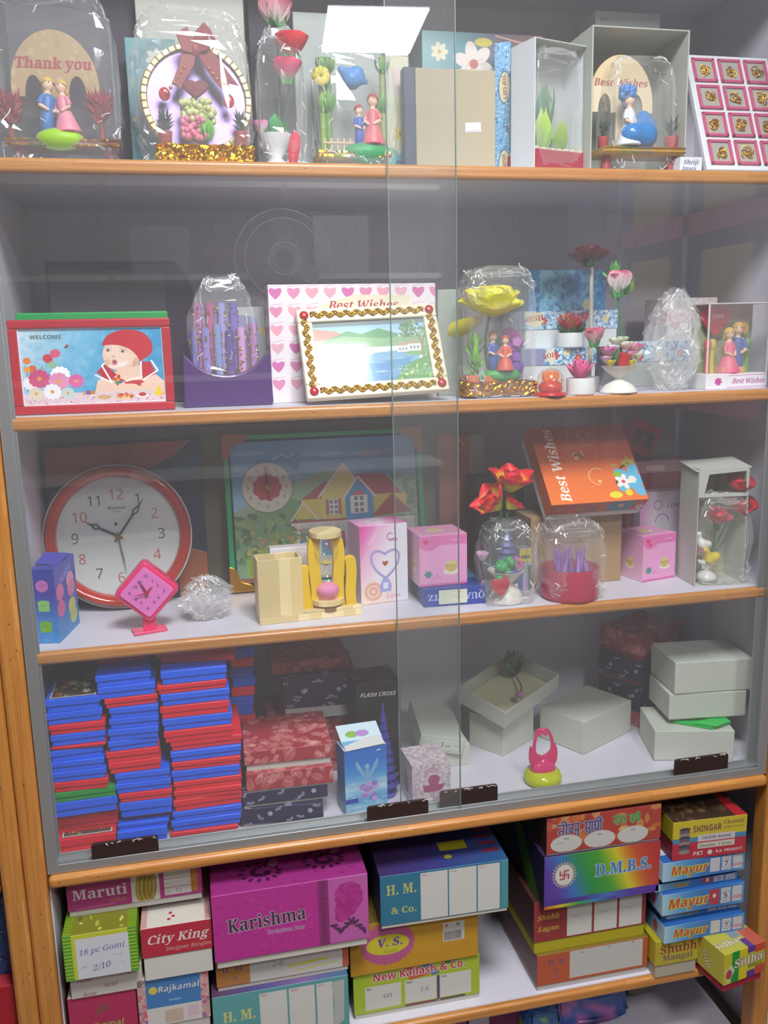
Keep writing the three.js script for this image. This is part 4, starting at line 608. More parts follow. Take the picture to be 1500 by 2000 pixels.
{ // yellow flower over a couple, wrapped
  const o = base('artificial_flowers', 'big yellow wrapped rose over a small couple, green bush and gold tinsel', 'flowers', S[1], 968, -0.104);
  part('tinsel_base', tinselGeo(L(o, 1040, 770)[0] - L(o, 905, 770)[0], 0.024, 0.06), metal(0xc08a1e, 0.3), o, [0.002, 0.0165, 0]).userData = { label: 'gold tinsel base' };
  part('orange_step', rb(0.09, 0.014, 0.05, 0.003), mat(0xd8691e, 0.5), o, [-0.018, 0.035, 0]);
  part('green_mound', moved(sph(1, 18, 10), 0.006, 0.04, 0.008, 0, 0, 0, 0.04, 0.016, 0.022), mat(0x2f9a3a, 0.5), o);
  part('stem', tube([[-0.005, 0.03, -0.02], [-0.012, 0.1, -0.025], [-0.006, 0.165, -0.01]], 0.003), mat(0x7a8a3a, 0.5), o);
  const c = L(o, 958, 615), y0 = 0xe0d020, y1 = 0xf8f428, pa = petalGeo(0.052, 0.06, -0.3, 0.1, y0, y1), pb = petalGeo(0.062, 0.062, -0.22, 0.15, y0, y1), pc = petalGeo(0.078, 0.05, -0.2, 0.2, 0xc8b020, 0xe8e428);
  const bud = tint(lathe([[0.001, 0], [0.02, 0.006], [0.027, 0.026], [0.021, 0.043], [0.008, 0.05], [0.001, 0.049]], 16), () => new THREE.Color(0xe8dc1c));
  const f = bloom(o, [c[0], c[1], 0.004], [bud, vmat(0.45)], [[5, 0.08, pa, 0.016, 0.004], [5, 0.42, pa, 0.014, 0.003], [6, 0.85, pb, 0.012, 0.002], [7, 1.25, pb, 0.012, -0.002]], 0.92, [0.25, 0, 0.05]);
  const low = part('petal', pc, vmat(0.45), f); low.rotation.set(0.5, 0.4, 1.75); low.position.set(-0.02, -0.008, 0.01);
  const b = part('stem', tube([[-0.04, 0.03, 0], [-0.041, 0.09, 0]], 0.0016, 6), mat(0x4a7a2a, 0.5), o);
  for (let k = 0; k < 5; k++) leafy(b, 'leaf', [-0.041, 0.04 + k * 0.013, 0], 5, 0.034, 0.011, 0x5aa81e, 0x9ae03a, 1.1);
  figure(o, [L(o, 958, 735)[0], 0.052, 0.014], 0.07, { cloth: 0x3c5aa8, hair: 0xb04a2a, turn: 0.4 }); figure(o, [L(o, 978, 735)[0], 0.05, 0.024], 0.064, { female: true, cloth: 0xd8553a, hair: 0xc04a26, turn: -0.4 });
  part('crystal_rock', (() => { const l = []; for (let i = 0; i < 9; i++) l.push(moved(new THREE.DodecahedronGeometry(rr(0.011, 0.017)), rr(-0.008, 0.008), i * 0.009, rr(-0.006, 0.006), rr(0, 3), rr(0, 3), 0)); return tint(flat(merge(l)), (x, y) => mixC(0x5a3aa8, 0xb84a9a, y / 0.085)); })(), vmat(0.4), o, [L(o, 1002, 730)[0], 0.045, -0.008]);
  leafy(o, 'sprig', [L(o, 932, 760)[0], 0.03, 0.028], 6, 0.022, 0.009, 0x2a7a4a, 0xb8d8c8, 0.7);
  wrap(o, 0.145, 0.24, 0.1, { seed: 83.1, amp: 0.12, neck: 0.15, e: 0.26 });
}
function lotus(o, p, r, c0, c1) { const g = petalGeo(r * 1.5, r * 0.75, -0.25, 0.12, c0, c1, 1, 0.9), bud = tint(lathe([[0.001, 0], [r * .3, r * .2], [r * .3, r * .8], [0.001, r * 1.2]], 10), () => new THREE.Color(c1)); return bloom(o, p, [bud, vmat(0.45)], [[5, 0.15, g, r * 0.1, 0], [7, 0.45, g, r * 0.12, 0], [7, 0.75, g, r * 0.12, -0.002]]); }
function cup(o, r, h, p = [0, 0, 0]) { return part('cup', lathe([[0.001, 0], [r * 0.94, 0], [r, h * 0.1], [r, h], [r * 0.9, h], [r * 0.88, h * 0.6], [0.001, h * 0.6]], 28), mat(0xe2e4e4, 0.45), o, p); }
{ // dark rose
  const o = base('artificial_flowers', 'dark maroon rose on a pale stem, higher than the blue sea-print box', 'flowers', S[1], 1150, -0.155);
  part('stem', tube([[0, 0.01, 0], [0.001, 0.12, 0.002], [0, L(o, 1150, 522)[1], 0]], 0.0042), mat(0xb9ada0, 0.5), o); const q = L(o, 1148, 512);
  rose(o, [q[0], q[1] - 0.004, 0], 0.03, 0x4a1a1a, 0x5c2424, { open: 1.25, sepal: 0 }); leafy(o, 'leaf', [q[0], q[1] - 0.008, 0.004], 6, 0.036, 0.018, 0x2a5a34, 0x5a8a5a, 1.3); cup(o, 0.02, 0.03);
}
{ // dome globe
  const o = base('glass_dome', 'little clear dome on a red base with an orange heart inside', 'ornament', S[1], 1075, -0.065), r = (L(o, 1104, 750)[0] - L(o, 1046, 750)[0]) / 2;
  part('base', lathe([[0.001, 0], [r, 0], [r * 1.02, r * 0.12], [r * 0.95, r * 0.26], [0.001, r * 0.28]], 32), mat(0xc82430, 0.3, { clearcoat: 0.5 }), o);
  part('dome', lathe([[r * 0.86, r * 0.26], [r * 0.92, r * 0.7], [r * 0.82, r * 1.25], [r * 0.5, r * 1.66], [0.0001, r * 1.8]], 32), clear(0xfff2ec, { rough: 0.02 }), o);
  part('heart', moved(extrude(heartShape(r * 0.95), 0.008, 0.003), 0, r * 0.62, -0.004), mat(0xe08020, 0.3), o); part('red_filling', moved(sph(1, 20, 12), 0, r * 0.55, 0, 0, 0, 0, r * 0.78, r * 0.5, r * 0.78), mat(0xcc3428, 0.3, { clearcoat: 0.6 }), o);
  part('gold_stars', (() => { const l = []; for (let i = 0; i < 26; i++) { const t = rr(0, 3.1), y = rr(0.4, 1.1); l.push(moved(new THREE.TetrahedronGeometry(0.0018), Math.cos(t) * r * 0.72, r * y, Math.sin(t) * r * 0.7, rr(0, 3), rr(0, 3))); } return flat(merge(l)); })(), GOLD, o).userData = { kind: 'stuff' };
}
{ // two lotus cups
  const o = base('lotus_cup', 'pink plastic lotus in a white cup on the shelf edge', 'ornament', S[1], 1133, -0.07), r = (L(o, 1161, 755)[0] - L(o, 1110, 755)[0]) / 2, h = L(o, 1133, 738)[1]; cup(o, r, h); lotus(o, [-0.002, h * 0.85, 0], 0.028, 0xe06090, 0xe85f98);
  const lid = S[1] + (yAt(col(S[1], 1020, -0.225), 682) - S[1]), q = thing('lotus_cup', 'dark red lotus with a green collar in a white cup, up on a blue-lidded box', 'ornament', col(lid, 1113, -0.24)); q.position.z = -0.238;
  const r2 = (L(q, 1139, 665)[0] - L(q, 1089, 665)[0]) / 2, h2 = L(q, 1113, 650)[1]; cup(q, r2, h2); lotus(q, [0, h2 * 0.85, 0], 0.032, 0xa81e30, 0xc02438);
  leafy(q, 'leaf', [0, h2 * 0.8, 0.006], 9, 0.042, 0.03, 0x2c6a2e, 0x4f9440, 1.0);
}
{ // footed vase with rose
  const o = base('flower_vase', 'white footed vase with small blossoms and a tall pink tipped white rose', 'vase', S[1], 1208, -0.075), r = (L(o, 1240, 765)[0] - L(o, 1174, 765)[0]) / 2, h = L(o, 1208, 714)[1];
  part('vase', lathe([[0.001, 0], [r * 1.0, 0], [r * 1.0, h * 0.08], [r * 0.75, h * 0.3], [r * 0.24, h * 0.5], [r * 0.22, h * 0.56], [r * 0.7, h * 0.8], [r * 0.98, h], [r * 0.9, h], [r * 0.4, h * 0.7], [0.001, h * 0.66]], 32), mat(0xe6e2da, 0.35), o);
  part('red_roll', cyl(0.012, 0.009, 0.036, 14), mat(0xc8222c, 0.35), o, [0.002, h + 0.006, 0.012], [0.2, 0, -0.1]);
  const A = L(o, 1206, 572), st = part('stem', tube([[0, h * 0.7, 0], [0.002, A[1] * 0.6, 0], [A[0], A[1], 0]], 0.0022), mat(0x2f7a44, 0.5), o);
  rose(o, A, 0.031, 0xf2f0ec, 0xd83a70, { open: 0.5, pow: 2.2 });
  leafy(o, 'leaf', [A[0], A[1] + 0.028, -0.014], 6, 0.034, 0.016, 0x3f9a42, 0x7ac46a, 1.2); leafy(o, 'leaf', [A[0] + 0.02, A[1] - 0.002, -0.008], 4, 0.034, 0.02, 0x5aa84a, 0x9ad070, 1.0);
  for (const [px, py, a, b, q] of [[1184, 697, 0xf4f0e4, 0xd840a0, 0.016], [1236, 690, 0xf4f0d8, 0xe060a8, 0.016], [1188, 716, 0xe8e020, 0xd8c820, 0.011], [1227, 716, 0xe8e020, 0xd8c820, 0.011], [1218, 684, 0xf4f4f0, 0xf0f0d0, 0.014], [1192, 688, 0xf4f4f0, 0xf0e8f0, 0.012], [1229, 700, 0xf4f0f4, 0xe070b8, 0.012], [1210, 672, 0xf0f4ec, 0xd8e8b8, 0.012], [1180, 708, 0xf0f4f0, 0xe8a0cc, 0.011], [1240, 702, 0xf0f4f0, 0xf0f0c0, 0.011], [1198, 676, 0xf0f4f0, 0xe8ecc8, 0.013]]) { const p = L(o, px, py); rose(o, [p[0], p[1], 0.008], q, a, b, { sepal: 0, open: 0.9 }); }
  leafy(o, 'leaf', [0, h, 0.002], 8, 0.04, 0.016, 0x2f7a3a, 0x7ab86a, 1.1);
  const F = L(o, 1163, 672); part('stem', tube([[-0.006, h * 0.8, -0.004], [F[0] * 0.7, F[1] * 0.8, -0.006], [F[0], F[1], -0.006]], 0.0018), mat(0x2f7a44, 0.5), o); rose(o, [F[0], F[1], -0.006], 0.024, 0xecd8dc, 0xd85078, { open: 0.6 });
}
{ // loose crumpled bag
  const o = base('plastic_bag', 'empty crumpled clear plastic bag slumped before the pale boxes', 'bag', S[1], 1312, -0.1);
  wrap(o, 0.13, 0.195, 0.085, { seed: 95.6, amp: 0.42, neck: 0.2, e: 0.55, f: 3.6, folds: 70 }); wrap(o, 0.11, 0.13, 0.06, { seed: 99.2, amp: 0.5, e: 0.7, f: 4, folds: 50 }, [0.004, 0.004, 0.006]);
}
{ // boxed couple with LOVE heart
  const A = col(S[1], 1378, -0.07), B = col(S[1], 1497, -0.07), w = B.x - A.x, hb = yAt(A, 731) - S[1], h = yAt(A, 592) - S[1], d = 0.06, o = thing('gift_showpiece', 'clear-fronted gift box with a red love heart and couple in pink and blue', 'showpiece', V3((A.x + B.x) / 2, S[1], -0.07));
  part('base', (() => { const [g, t] = sheetBox(w, hb, d, { F: (c, W, H) => { fill(c, '#ece8ee', 0, 0, W, H); flowerInk(c, W * .2, H * .5, 8, '#c8389a', null, 7, 0.2); line(c, '#c8389a', 1, [[W * .36, H * .14], [W, H * .1]]); line(c, '#c8389a', 1, [[W * .34, H * .9], [W, H * .86]]); txt(c, 'Best Wishes', W * .7, H * .5, H * .46, { f: 'serif', c: '#b8408a', skew: 0.3, sx: 0.86 }); } }, 6, '#e6e2e6'); o.userData.m = 0; delete o.userData.m; o.tex = t; return g; })(), printed(o.tex), o, [0, hb / 2, -d / 2]); delete o.tex;
  part('back_panel', rb(w, h - hb, 0.002, 0.0005), mat(0x9aa884, 0.6), o, [0, (h + hb) / 2, -d + 0.001]); for (const s of [-1, 1]) part('edge_post', rb(0.003, h - hb, 0.003, 0.0006), mat(0xd8d8d4, 0.5), o, [s * (w / 2 - 0.0015), (h + hb) / 2, -0.0015]); part('top_panel', rb(w, 0.002, d, 0.0005), mat(0xd8d8d4, 0.5), o, [0, h - 0.001, -d / 2]);
  part('window', rb(w - 0.006, h - hb - 0.002, 0.0006, 0.0002), clear(0xffffff, { rough: 0.02 }), o, [0, (h + hb) / 2, -0.0008]);
  const H0 = L(o, 1420, 655), hg = extrude(heartShape(0.058), 0.008, 0.003, 16), hm = part('heart', uvFit(hg, -0.029, 0, 0.058, 0.055), printed(print(58, 55, 8, (g, W, H) => { fill(g, '#b81c28', 0, 0, W, H); txt(g, 'LOVE', W * 0.55, H * 0.32, 11, { c: '#e8c8b8' }); }), 0.3), o, [H0[0], H0[1], -0.046]);
  for (const [x, c] of [[-0.046, 0xd04858], [-0.036, 0xc8b83a], [0.03, 0xb8c850], [0.042, 0x6a9a4a]]) { const st = part('tulip', merge([moved(cyl(0.0045, 0.006, 0.05, 8), 0, 0.025, 0), moved(sph(0.0085, 10, 8), 0, 0.056, 0, 0, 0, 0, 1, 1.5, 1)]), mat(c, 0.5), o, [x, hb, -0.034]); }
  figure(o, [L(o, 1455, 731)[0], hb, -0.03], 0.098, { cloth: 0x3a5cb0, hair: 0xd8a84a, turn: -0.4 }); figure(o, [L(o, 1433, 731)[0], hb, -0.02], 0.088, { female: true, cloth: 0xe8608a, hair: 0xe0b84a, turn: 0.4 });
  part('yellow_ornament', moved(cyl(0.012, 0.012, 0.005, 18), 0, 0, 0, Math.PI / 2), mat(0xd8912a, 0.4), o, [L(o, 1472, 640)[0], L(o, 1472, 640)[1], -0.035]); part('orange_step', rb(0.05, 0.012, 0.03, 0.002), mat(0xe8a868, 0.5), o, [-0.002, hb + 0.006, -0.022]);
}

// ---------- third shelf, from the left ----------
function dialInk(g, R, o) { // numerals round a dial; units of mm, centre R, R
  fill(g, o.bg, 0, 0, 2 * R, 2 * R);
  if (o.under) o.under(g, R);
  for (let i = 1; i <= 12; i++) { const a = i * 30 * D2R; txt(g, String(i), R + Math.sin(a) * R * o.at, R - Math.cos(a) * R * o.at, R * o.size, { c: o.cols[i % o.cols.length], b: o.b ?? 0 }); }
  if (o.ticks) for (let i = 0; i < 60; i++) { const a = i * 6 * D2R; line(g, o.ticks, R * 0.012, [[R + Math.sin(a) * R * 0.96, R - Math.cos(a) * R * 0.96], [R + Math.sin(a) * R * 0.92, R - Math.cos(a) * R * 0.92]]); }
}
const discUV = (g, R) => uvFit(g, -R, -R, 2 * R, 2 * R);
function hand(parent, len, w, deg, z, m, name, loop) {
  const a = -deg * D2R, s = new THREE.Shape(); s.moveTo(-w / 2, -len * 0.12); s.lineTo(w / 2, -len * 0.12); s.lineTo(w / 2, len * 0.55);
  if (loop) { s.lineTo(w * 1.5, len * 0.66); s.lineTo(w * 0.35, len * 0.8); s.lineTo(0, len); s.lineTo(-w * 0.35, len * 0.8); s.lineTo(-w * 1.5, len * 0.66); const k = new THREE.Path(); k.moveTo(0, len * 0.58); k.lineTo(w * 0.9, len * 0.66); k.lineTo(0, len * 0.76); k.lineTo(-w * 0.9, len * 0.66); k.closePath(); s.holes.push(k); } else s.lineTo(0, len);
  s.lineTo(-w / 2, len * 0.55); s.closePath();
  return part(name, extrude(s, 0.0012, 0.0003), m, parent, [0, 0, z], [0, 0, a]);
}
const BLACK = mat(0x17181c, 0.35);
carton({ n: 'clock_carton', l: 'dark navy and orange carton leaning behind the round wall clock', Y: S[2], z: -0.318, x: [113, 410], t: 872, d: 0.05, k: 2, bg: '#2a2c44', art: { F: (g, W, H) => { fill(g, '#2b2d48', 0, 0, W, H); g.fillStyle = '#9c4428'; g.beginPath(); g.moveTo(0, H * 0.02); g.lineTo(W * 0.93, 0); g.bezierCurveTo(W * .7, H * .2, W * .4, H * .22, 0, H * .24); g.fill(); line(g, '#d8b0a0', 1.2, [[W * .93, 0], [W * .8, H * .1], [W * .62, H * .17]]); g.fillStyle = '#2c4a72'; g.beginPath(); g.moveTo(W * .6, H * .26); g.lineTo(W, H * .08); g.lineTo(W, H * .16); g.lineTo(W * .62, H * .32); g.fill(); poly(g, '#a05a30', [[W * .8, H * .66], [W, H * .72], [W, H], [W * .8, H]]); line(g, '#c89a90', 1, [[W * .78, H * .65], [W, H * .72]]); } } });
{ // round wall clock
  const z = -0.262, b = col(S[2], 242, z), R = (at(385, 1050, -0.28).x - at(92, 1050, -0.28).x) / 2;
  const o = thing('wall_clock', 'round white wall clock with a glossy red rim and black and red numerals', 'clock', V3(b.x, S[2] + 0.0045, z)); o.rotation.x = -0.13;
  part('case', moved(lathe([[0.001, -0.03], [R * 0.97, -0.03], [R, -0.022], [R, 0.006], [R * 0.985, 0.009], [R * 0.975, 0.004]], 72), 0, 0, 0, Math.PI / 2), mat(0xd8d0cc, 0.4), o, [0, R, 0]);
  part('rim', moved(lathe([[R * 0.982, 0.0], [R * 0.97, 0.012], [R * 0.93, 0.017], [R * 0.87, 0.013], [R * 0.825, 0.002], [R * 0.82, -0.004]], 72), 0, 0, 0, Math.PI / 2), mat(0xb9301c, 0.16, { clearcoat: 1 }), o, [0, R, 0]).userData = { label: 'glossy red rim' };
  const r = R * 0.83, dial = part('dial', discUV(moved(cyl(r, r, 0.004, 72), 0, 0, 0, Math.PI / 2), r), picMat(print(2 * r * 1000, 2 * r * 1000, 4, (g) => dialInk(g, r * 1000, { bg: '#dadfda', at: 0.7, size: 0.24, cols: ['#c8604c', '#25282e'], under: (c, q) => { txt(c, 'Ronstar', q, q * 0.52, q * 0.075, { c: '#30343a', f: 'serif' }); txt(c, 'quartz', q, q * 0.58, q * 0.045, { c: '#50545a', b: 0 }); } }))), o, [0, R, -0.004]);
  hand(dial, r * 0.6, 0.0042, -62, 0.0045, BLACK, 'hour_hand', true); hand(dial, r * 0.78, 0.0038, 36, 0.007, BLACK, 'minute_hand', true); hand(dial, r * 0.66, 0.0016, 171, 0.0092, mat(0x44484e, 0.4), 'second_hand');
  part('counterweight', moved(cyl(0.003, 0.003, 0.001, 12), 0, 0, 0, Math.PI / 2), BLACK, dial, [-0.003, 0.026, 0.0095]); part('hub', moved(cyl(0.005, 0.005, 0.012, 16), 0, 0, 0, Math.PI / 2), GOLD, dial, [0, 0, 0.007]);
  part('cover_glass', moved(cyl(r, r, 0.0012, 60), 0, 0, 0, Math.PI / 2), clear(0xffffff, { rough: 0.02, t: 0.97 }), o, [0, R, 0.006]);
}
{ // little clock carton with torn open top
  const B = on(S[2], 118, 1256), yaw = -10.6 * D2R, w = 0.042, A = B.clone().sub(V3(Math.cos(yaw) * w, 0, -Math.sin(yaw) * w));
  const clk = (g, x, y, c, k, sq) => { if (sq) { g.save(); g.translate(x, y); g.fillStyle = c; g.beginPath(); g.moveTo(-k, -k * .8); g.quadraticCurveTo(0, -k * 1.3, k, -k * .8); g.lineTo(k * .9, k * .9); g.lineTo(-k * .9, k * .9); g.fill(); g.restore(); } else ell(g, c, x, y, k, k); line(g, 'rgba(40,30,60,.7)', 0.6, [[x - k * .5, y - k * .2], [x, y], [x + k * .5, y - k * .2]]); };
  const bgd = (g, W, H) => { fill(g, grad(g, 0, 0, 0, H, ['#3a3f9c', '#4644a0', '#3f78c0', '#3a8ccc']), 0, 0, W, H); for (let i = 0; i < 26; i++) arc(g, 'rgba(160,210,240,.35)', 0.6, rr(0, W), rr(H * .66, H), rr(2, 7)); };
  const c = carton({ n: 'small_carton', l: 'small violet and blue carton picturing coloured alarm clocks, nearest the stile', A, B, t: 1112, d: 0.115, k: 7, bg: '#4a4aa4', art: {
    F: (g, W, H) => { bgd(g, W, H); clk(g, W * .46, H * .23, '#c870b8', W * .26); clk(g, W * .46, H * .5, '#8cc868', W * .25, 1); clk(g, W * .46, H * .78, '#78b428', W * .25, 1); },
    R: (g, W, H) => { bgd(g, W, H); poly(g, '#5a58b4', [[0, 0], [W, 0], [W, H * .2], [0, H * .3]]); txt(g, 'ALARM', W * .5, H * .17, W * .16, { c: '#8a92d8', rot: -14 }); for (const [x, y, cc] of [[.2, .36, '#d870b0'], [.2, .58, '#d86aa0'], [.7, .3, '#e09ac0'], [.72, .42, '#d87aa8'], [.7, .66, '#c8c878'], [.74, .8, '#b8c470']]) { ell(g, cc, W * x, H * y, W * .17, H * .11); line(g, '#4a3a60', 0.6, [[W * x - 4, H * y - 2], [W * x, H * y], [W * x + 4, H * y - 3]]); } } } });
  const f = part('open_flap', rb(c.w, 0.001, 0.06, 0.0004), mat(0x4f4fae, 0.5), c.o, [0, c.h + 0.005, 0.0], [0.12, 0, -0.08]);
}
{ // pink diamond alarm clock
  const z = -0.1, b = col(S[2], 293, z), o = thing('alarm_clock', 'hot pink diamond-shaped alarm clock on a little pink foot', 'clock', V3(b.x, S[2], z)); const C = L(o, 287, 1155), q = (L(o, 345, 1153)[0] - L(o, 229, 1153)[0]) / 2 / Math.SQRT2;
  const rs = (k, r) => { const s = new THREE.Shape(); s.moveTo(-k + r, -k); s.lineTo(k - r, -k); s.quadraticCurveTo(k, -k, k, -k + r); s.lineTo(k, k - r); s.quadraticCurveTo(k, k, k - r, k); s.lineTo(-k + r, k); s.quadraticCurveTo(-k, k, -k, k - r); s.lineTo(-k, -k + r); s.quadraticCurveTo(-k, -k, -k + r, -k); return s; };
  const HOT = mat(0xe8286c, 0.3, { clearcoat: 0.6 }), body = part('case', extrude(rs(q * 1.04, q * 0.2), 0.03, 0.004), HOT, o, [C[0], C[1], -0.026], [0, 0, 47 * D2R]);
  const g = uvFit(moved(extrude(rs(q * 0.92, q * 0.16), 0.003, 0.0006), 0, 0, 0, 0, 0, 47 * D2R), -q * 1.22, -q * 1.22, q * 2.44, q * 2.44);
  const k = q * 1220, face = part('dial', g, printed(print(2 * k, 2 * k, 9, (c) => { fill(c, '#e77ac4', 0, 0, 2 * k, 2 * k); for (let i = 1; i <= 12; i++) { const a = i * 30 * D2R + 0.0, m = 0.62 / Math.max(Math.abs(Math.sin(a)) + Math.abs(Math.cos(a)), 0.001) + 0.05; txt(c, String(i), k + Math.sin(a) * k * m, k - Math.cos(a) * k * m, k * 0.17, { c: '#5a2460' }); } for (let i = 0; i < 60; i++) { const a = i * 6 * D2R, m = 0.78 / (Math.abs(Math.sin(a)) + Math.abs(Math.cos(a))); line(c, '#5a2460', 0.4, [[k + Math.sin(a) * k * m, k - Math.cos(a) * k * m], [k + Math.sin(a) * k * (m - 0.03), k - Math.cos(a) * k * (m - 0.03)]]); } txt(c, 'quartz', k * 1.04, k * 1.2, k * 0.07, { c: '#7a3080', b: 0 }); }), 0.4), o, [C[0], C[1], 0.004]);
  hand(face, q * 0.42, 0.003, 46, 0.004, mat(0xb0184c, 0.4), 'hour_hand'); hand(face, q * 0.72, 0.0025, -27, 0.0055, mat(0x7a2a5c, 0.4), 'minute_hand'); hand(face, q * 0.66, 0.0012, 258, 0.007, mat(0xb0184c, 0.4), 'second_hand'); part('hub', moved(cyl(0.004, 0.004, 0.006, 14), 0, 0, 0, Math.PI / 2), mat(0xb0184c, 0.4), face, [0, 0, 0.006]);
  part('foot', rb(0.06, 0.006, 0.034, 0.002), HOT, o, [-0.001, 0.003, -0.008], [0, 0.25, 0]); part('neck', moved(rb(0.024, Math.max(0.012, C[1] - q * 1.3), 0.012, 0.002), 0, 0, 0), HOT, o, [C[0], (C[1] - q * 1.3) / 2 + 0.004, -0.012]);
}
{ const o = base('plastic_bag', 'crumpled clear plastic bag lying at the foot of the round clock', 'bag', S[2], 408, -0.16); wrap(o, 0.13, 0.085, 0.1, { seed: 111.1, amp: 0.5, e: 0.7, f: 4.2, folds: 44 }); wrap(o, 0.1, 0.06, 0.08, { seed: 115.7, amp: 0.55, e: 0.8, f: 5, folds: 30 }, [-0.012, 0.003, 0.01]); }
carton({ n: 'grey_carton', l: 'large olive brown carton rising behind the house picture clock', Y: S[2], z: -0.372, x: [408, 868], t: 832, d: 0.026, bg: 0x7a7058 });
function houseInk(g, w, h) {
  fill(g, grad(g, 0, 0, 0, h, ['#3a80c0', '#6aa8d8', '#bcdcec', '#d4e4dc']), 0, 0, w, h); for (let i = 0; i < 18; i++) { g.globalAlpha = 0.25; ell(g, '#ffffff', rr(0, w), rr(h * .08, h * .4), rr(14, 46), rr(3, 8)); } g.globalAlpha = 1;
  poly(g, '#8fb08a', [[0, h * .5], [w * .2, h * .36], [w * .42, h * .26], [w * .5, h * .22], [w * .62, h * .3], [w, h * .3], [w, h], [0, h]]); poly(g, '#6d9a6a', [[0, h * .56], [w * .3, h * .4], [w * .42, h * .5], [w * .42, h], [0, h]]);
  for (let i = 0; i < 120; i++) ell(g, ['#4f7f42', '#6f9a4e', '#3d6a3a', '#88a85a'][i % 4], rr(0, w * .4), rr(h * .52, h * .9), rr(4, 11), rr(3, 8), rr(0, 3)); for (let i = 0; i < 60; i++) ell(g, ['#5a7a52', '#7a9470'][i % 2], rr(w * .86, w), rr(h * .28, h * .9), rr(4, 11), rr(3, 8));
  const W = '#ece8e4', RF = '#a8383c';
  poly(g, RF, [[w * .34, h * .45], [w * .5, h * .3], [w * .56, h * .45]]); poly(g, RF, [[w * .66, h * .26], [w * .82, h * .27], [w * .92, h * .42], [w * .7, h * .42]]); fill(g, '#dcc84e', w * .36, h * .43, w * .2, h * .14); fill(g, '#d8c050', w * .76, h * .42, w * .18, h * .14);
  poly(g, '#e0d068', [[w * .47, h * .6], [w * .47, h * .4], [w * .595, h * .19], [w * .7, h * .4], [w * .7, h * .6]]); line(g, W, 4, [[w * .455, h * .42], [w * .595, h * .185], [w * .69, h * .36]]);
  poly(g, '#4a90cc', [[w * .6, h * .6], [w * .6, h * .42], [w * .675, h * .3], [w * .75, h * .42], [w * .75, h * .6]]); line(g, W, 4, [[w * .59, h * .44], [w * .675, h * .285], [w * .765, h * .43]]);
  poly(g, RF, [[w * .74, h * .58], [w * .86, h * .42], [w * .97, h * .56]]); poly(g, '#dcc84e', [[w * .32, h * .57], [w * .37, h * .46], [w * .44, h * .57]]); line(g, W, 3, [[w * .3, h * .585], [w * .37, h * .45], [w * .46, h * .6]]);
  fill(g, RF, w * .3, h * .58, w * .3, h * .02); fill(g, W, w * .3, h * .595, w * .68, h * .022); fill(g, '#d6d6d0', w * .32, h * .61, w * .66, h * .24); fill(g, '#4f94c8', w * .34, h * .64, w * .22, h * .2);
  for (const x of [.33, .44, .52, .61, .72]) fill(g, W, w * x, h * .61, w * .018, h * .24);
  const win = (x, y, a, b, s) => { fill(g, s, w * x - 7, h * y, w * a + 14, h * b); fill(g, '#f0eeea', w * x, h * y, w * a, h * b); for (let i = 0; i < 2; i++) for (let j = 0; j < 3; j++) fill(g, '#6a7a86', w * x + 2 + i * w * a / 2, h * y + 2 + j * h * b / 3, w * a / 2 - 4, h * b / 3 - 4); };
  win(.51, .44, .05, .11, '#c8605c'); win(.645, .42, .06, .13, '#e8e4e0'); win(.51, .67, .06, .13, '#c04a5c'); win(.36, .69, .04, .12, '#3f84bc'); g.fillStyle = '#c85050'; g.beginPath(); g.ellipse(w * .675, h * .42, w * .034, h * .035, 0, Math.PI, 0); g.fill();
  for (let i = 0; i < 90; i++) ell(g, ['#7a9a4a', '#c8a050', '#b8c04a', '#d88a60', '#5f8a40'][i % 5], rr(w * .06, w * .4), rr(h * .64, h * .82), rr(2, 6), rr(2, 4)); poly(g, '#8fae2e', [[w * .05, h * .84], [w * .2, h * .72], [w * .3, h * .78], [w * .26, h * .96], [w * .06, h * .98]]); for (let i = 0; i < 40; i++) line(g, '#6a8a20', 0.8, [[w * rr(.06, .26), h * rr(.82, .96)], [w * rr(.06, .26), h * rr(.82, .96)]]);
  fill(g, '#8c4030', 0, h * .965, w * .4, h * .035); poly(g, '#d8d0c4', [[w * .3, h * .98], [w * .44, h * .84], [w * .6, h * .84], [w * .8, h * .98]]);
  line(g, '#e4e8ea', 1.6, [[w * .22, h * .13], [w * .27, h * .1], [w * .3, h * .12], [w * .34, h * .1]]); for (let i = 0; i < 2; i++) txt(g, i ? 'Happiness fills a home' : 'where love is kept', w * .8, h * (.1 + i * .035), h * .026, { c: '#c87a5c', b: 1 });
  fill(g, 'rgba(255,255,250,.16)', 0, 0, w, h);
}
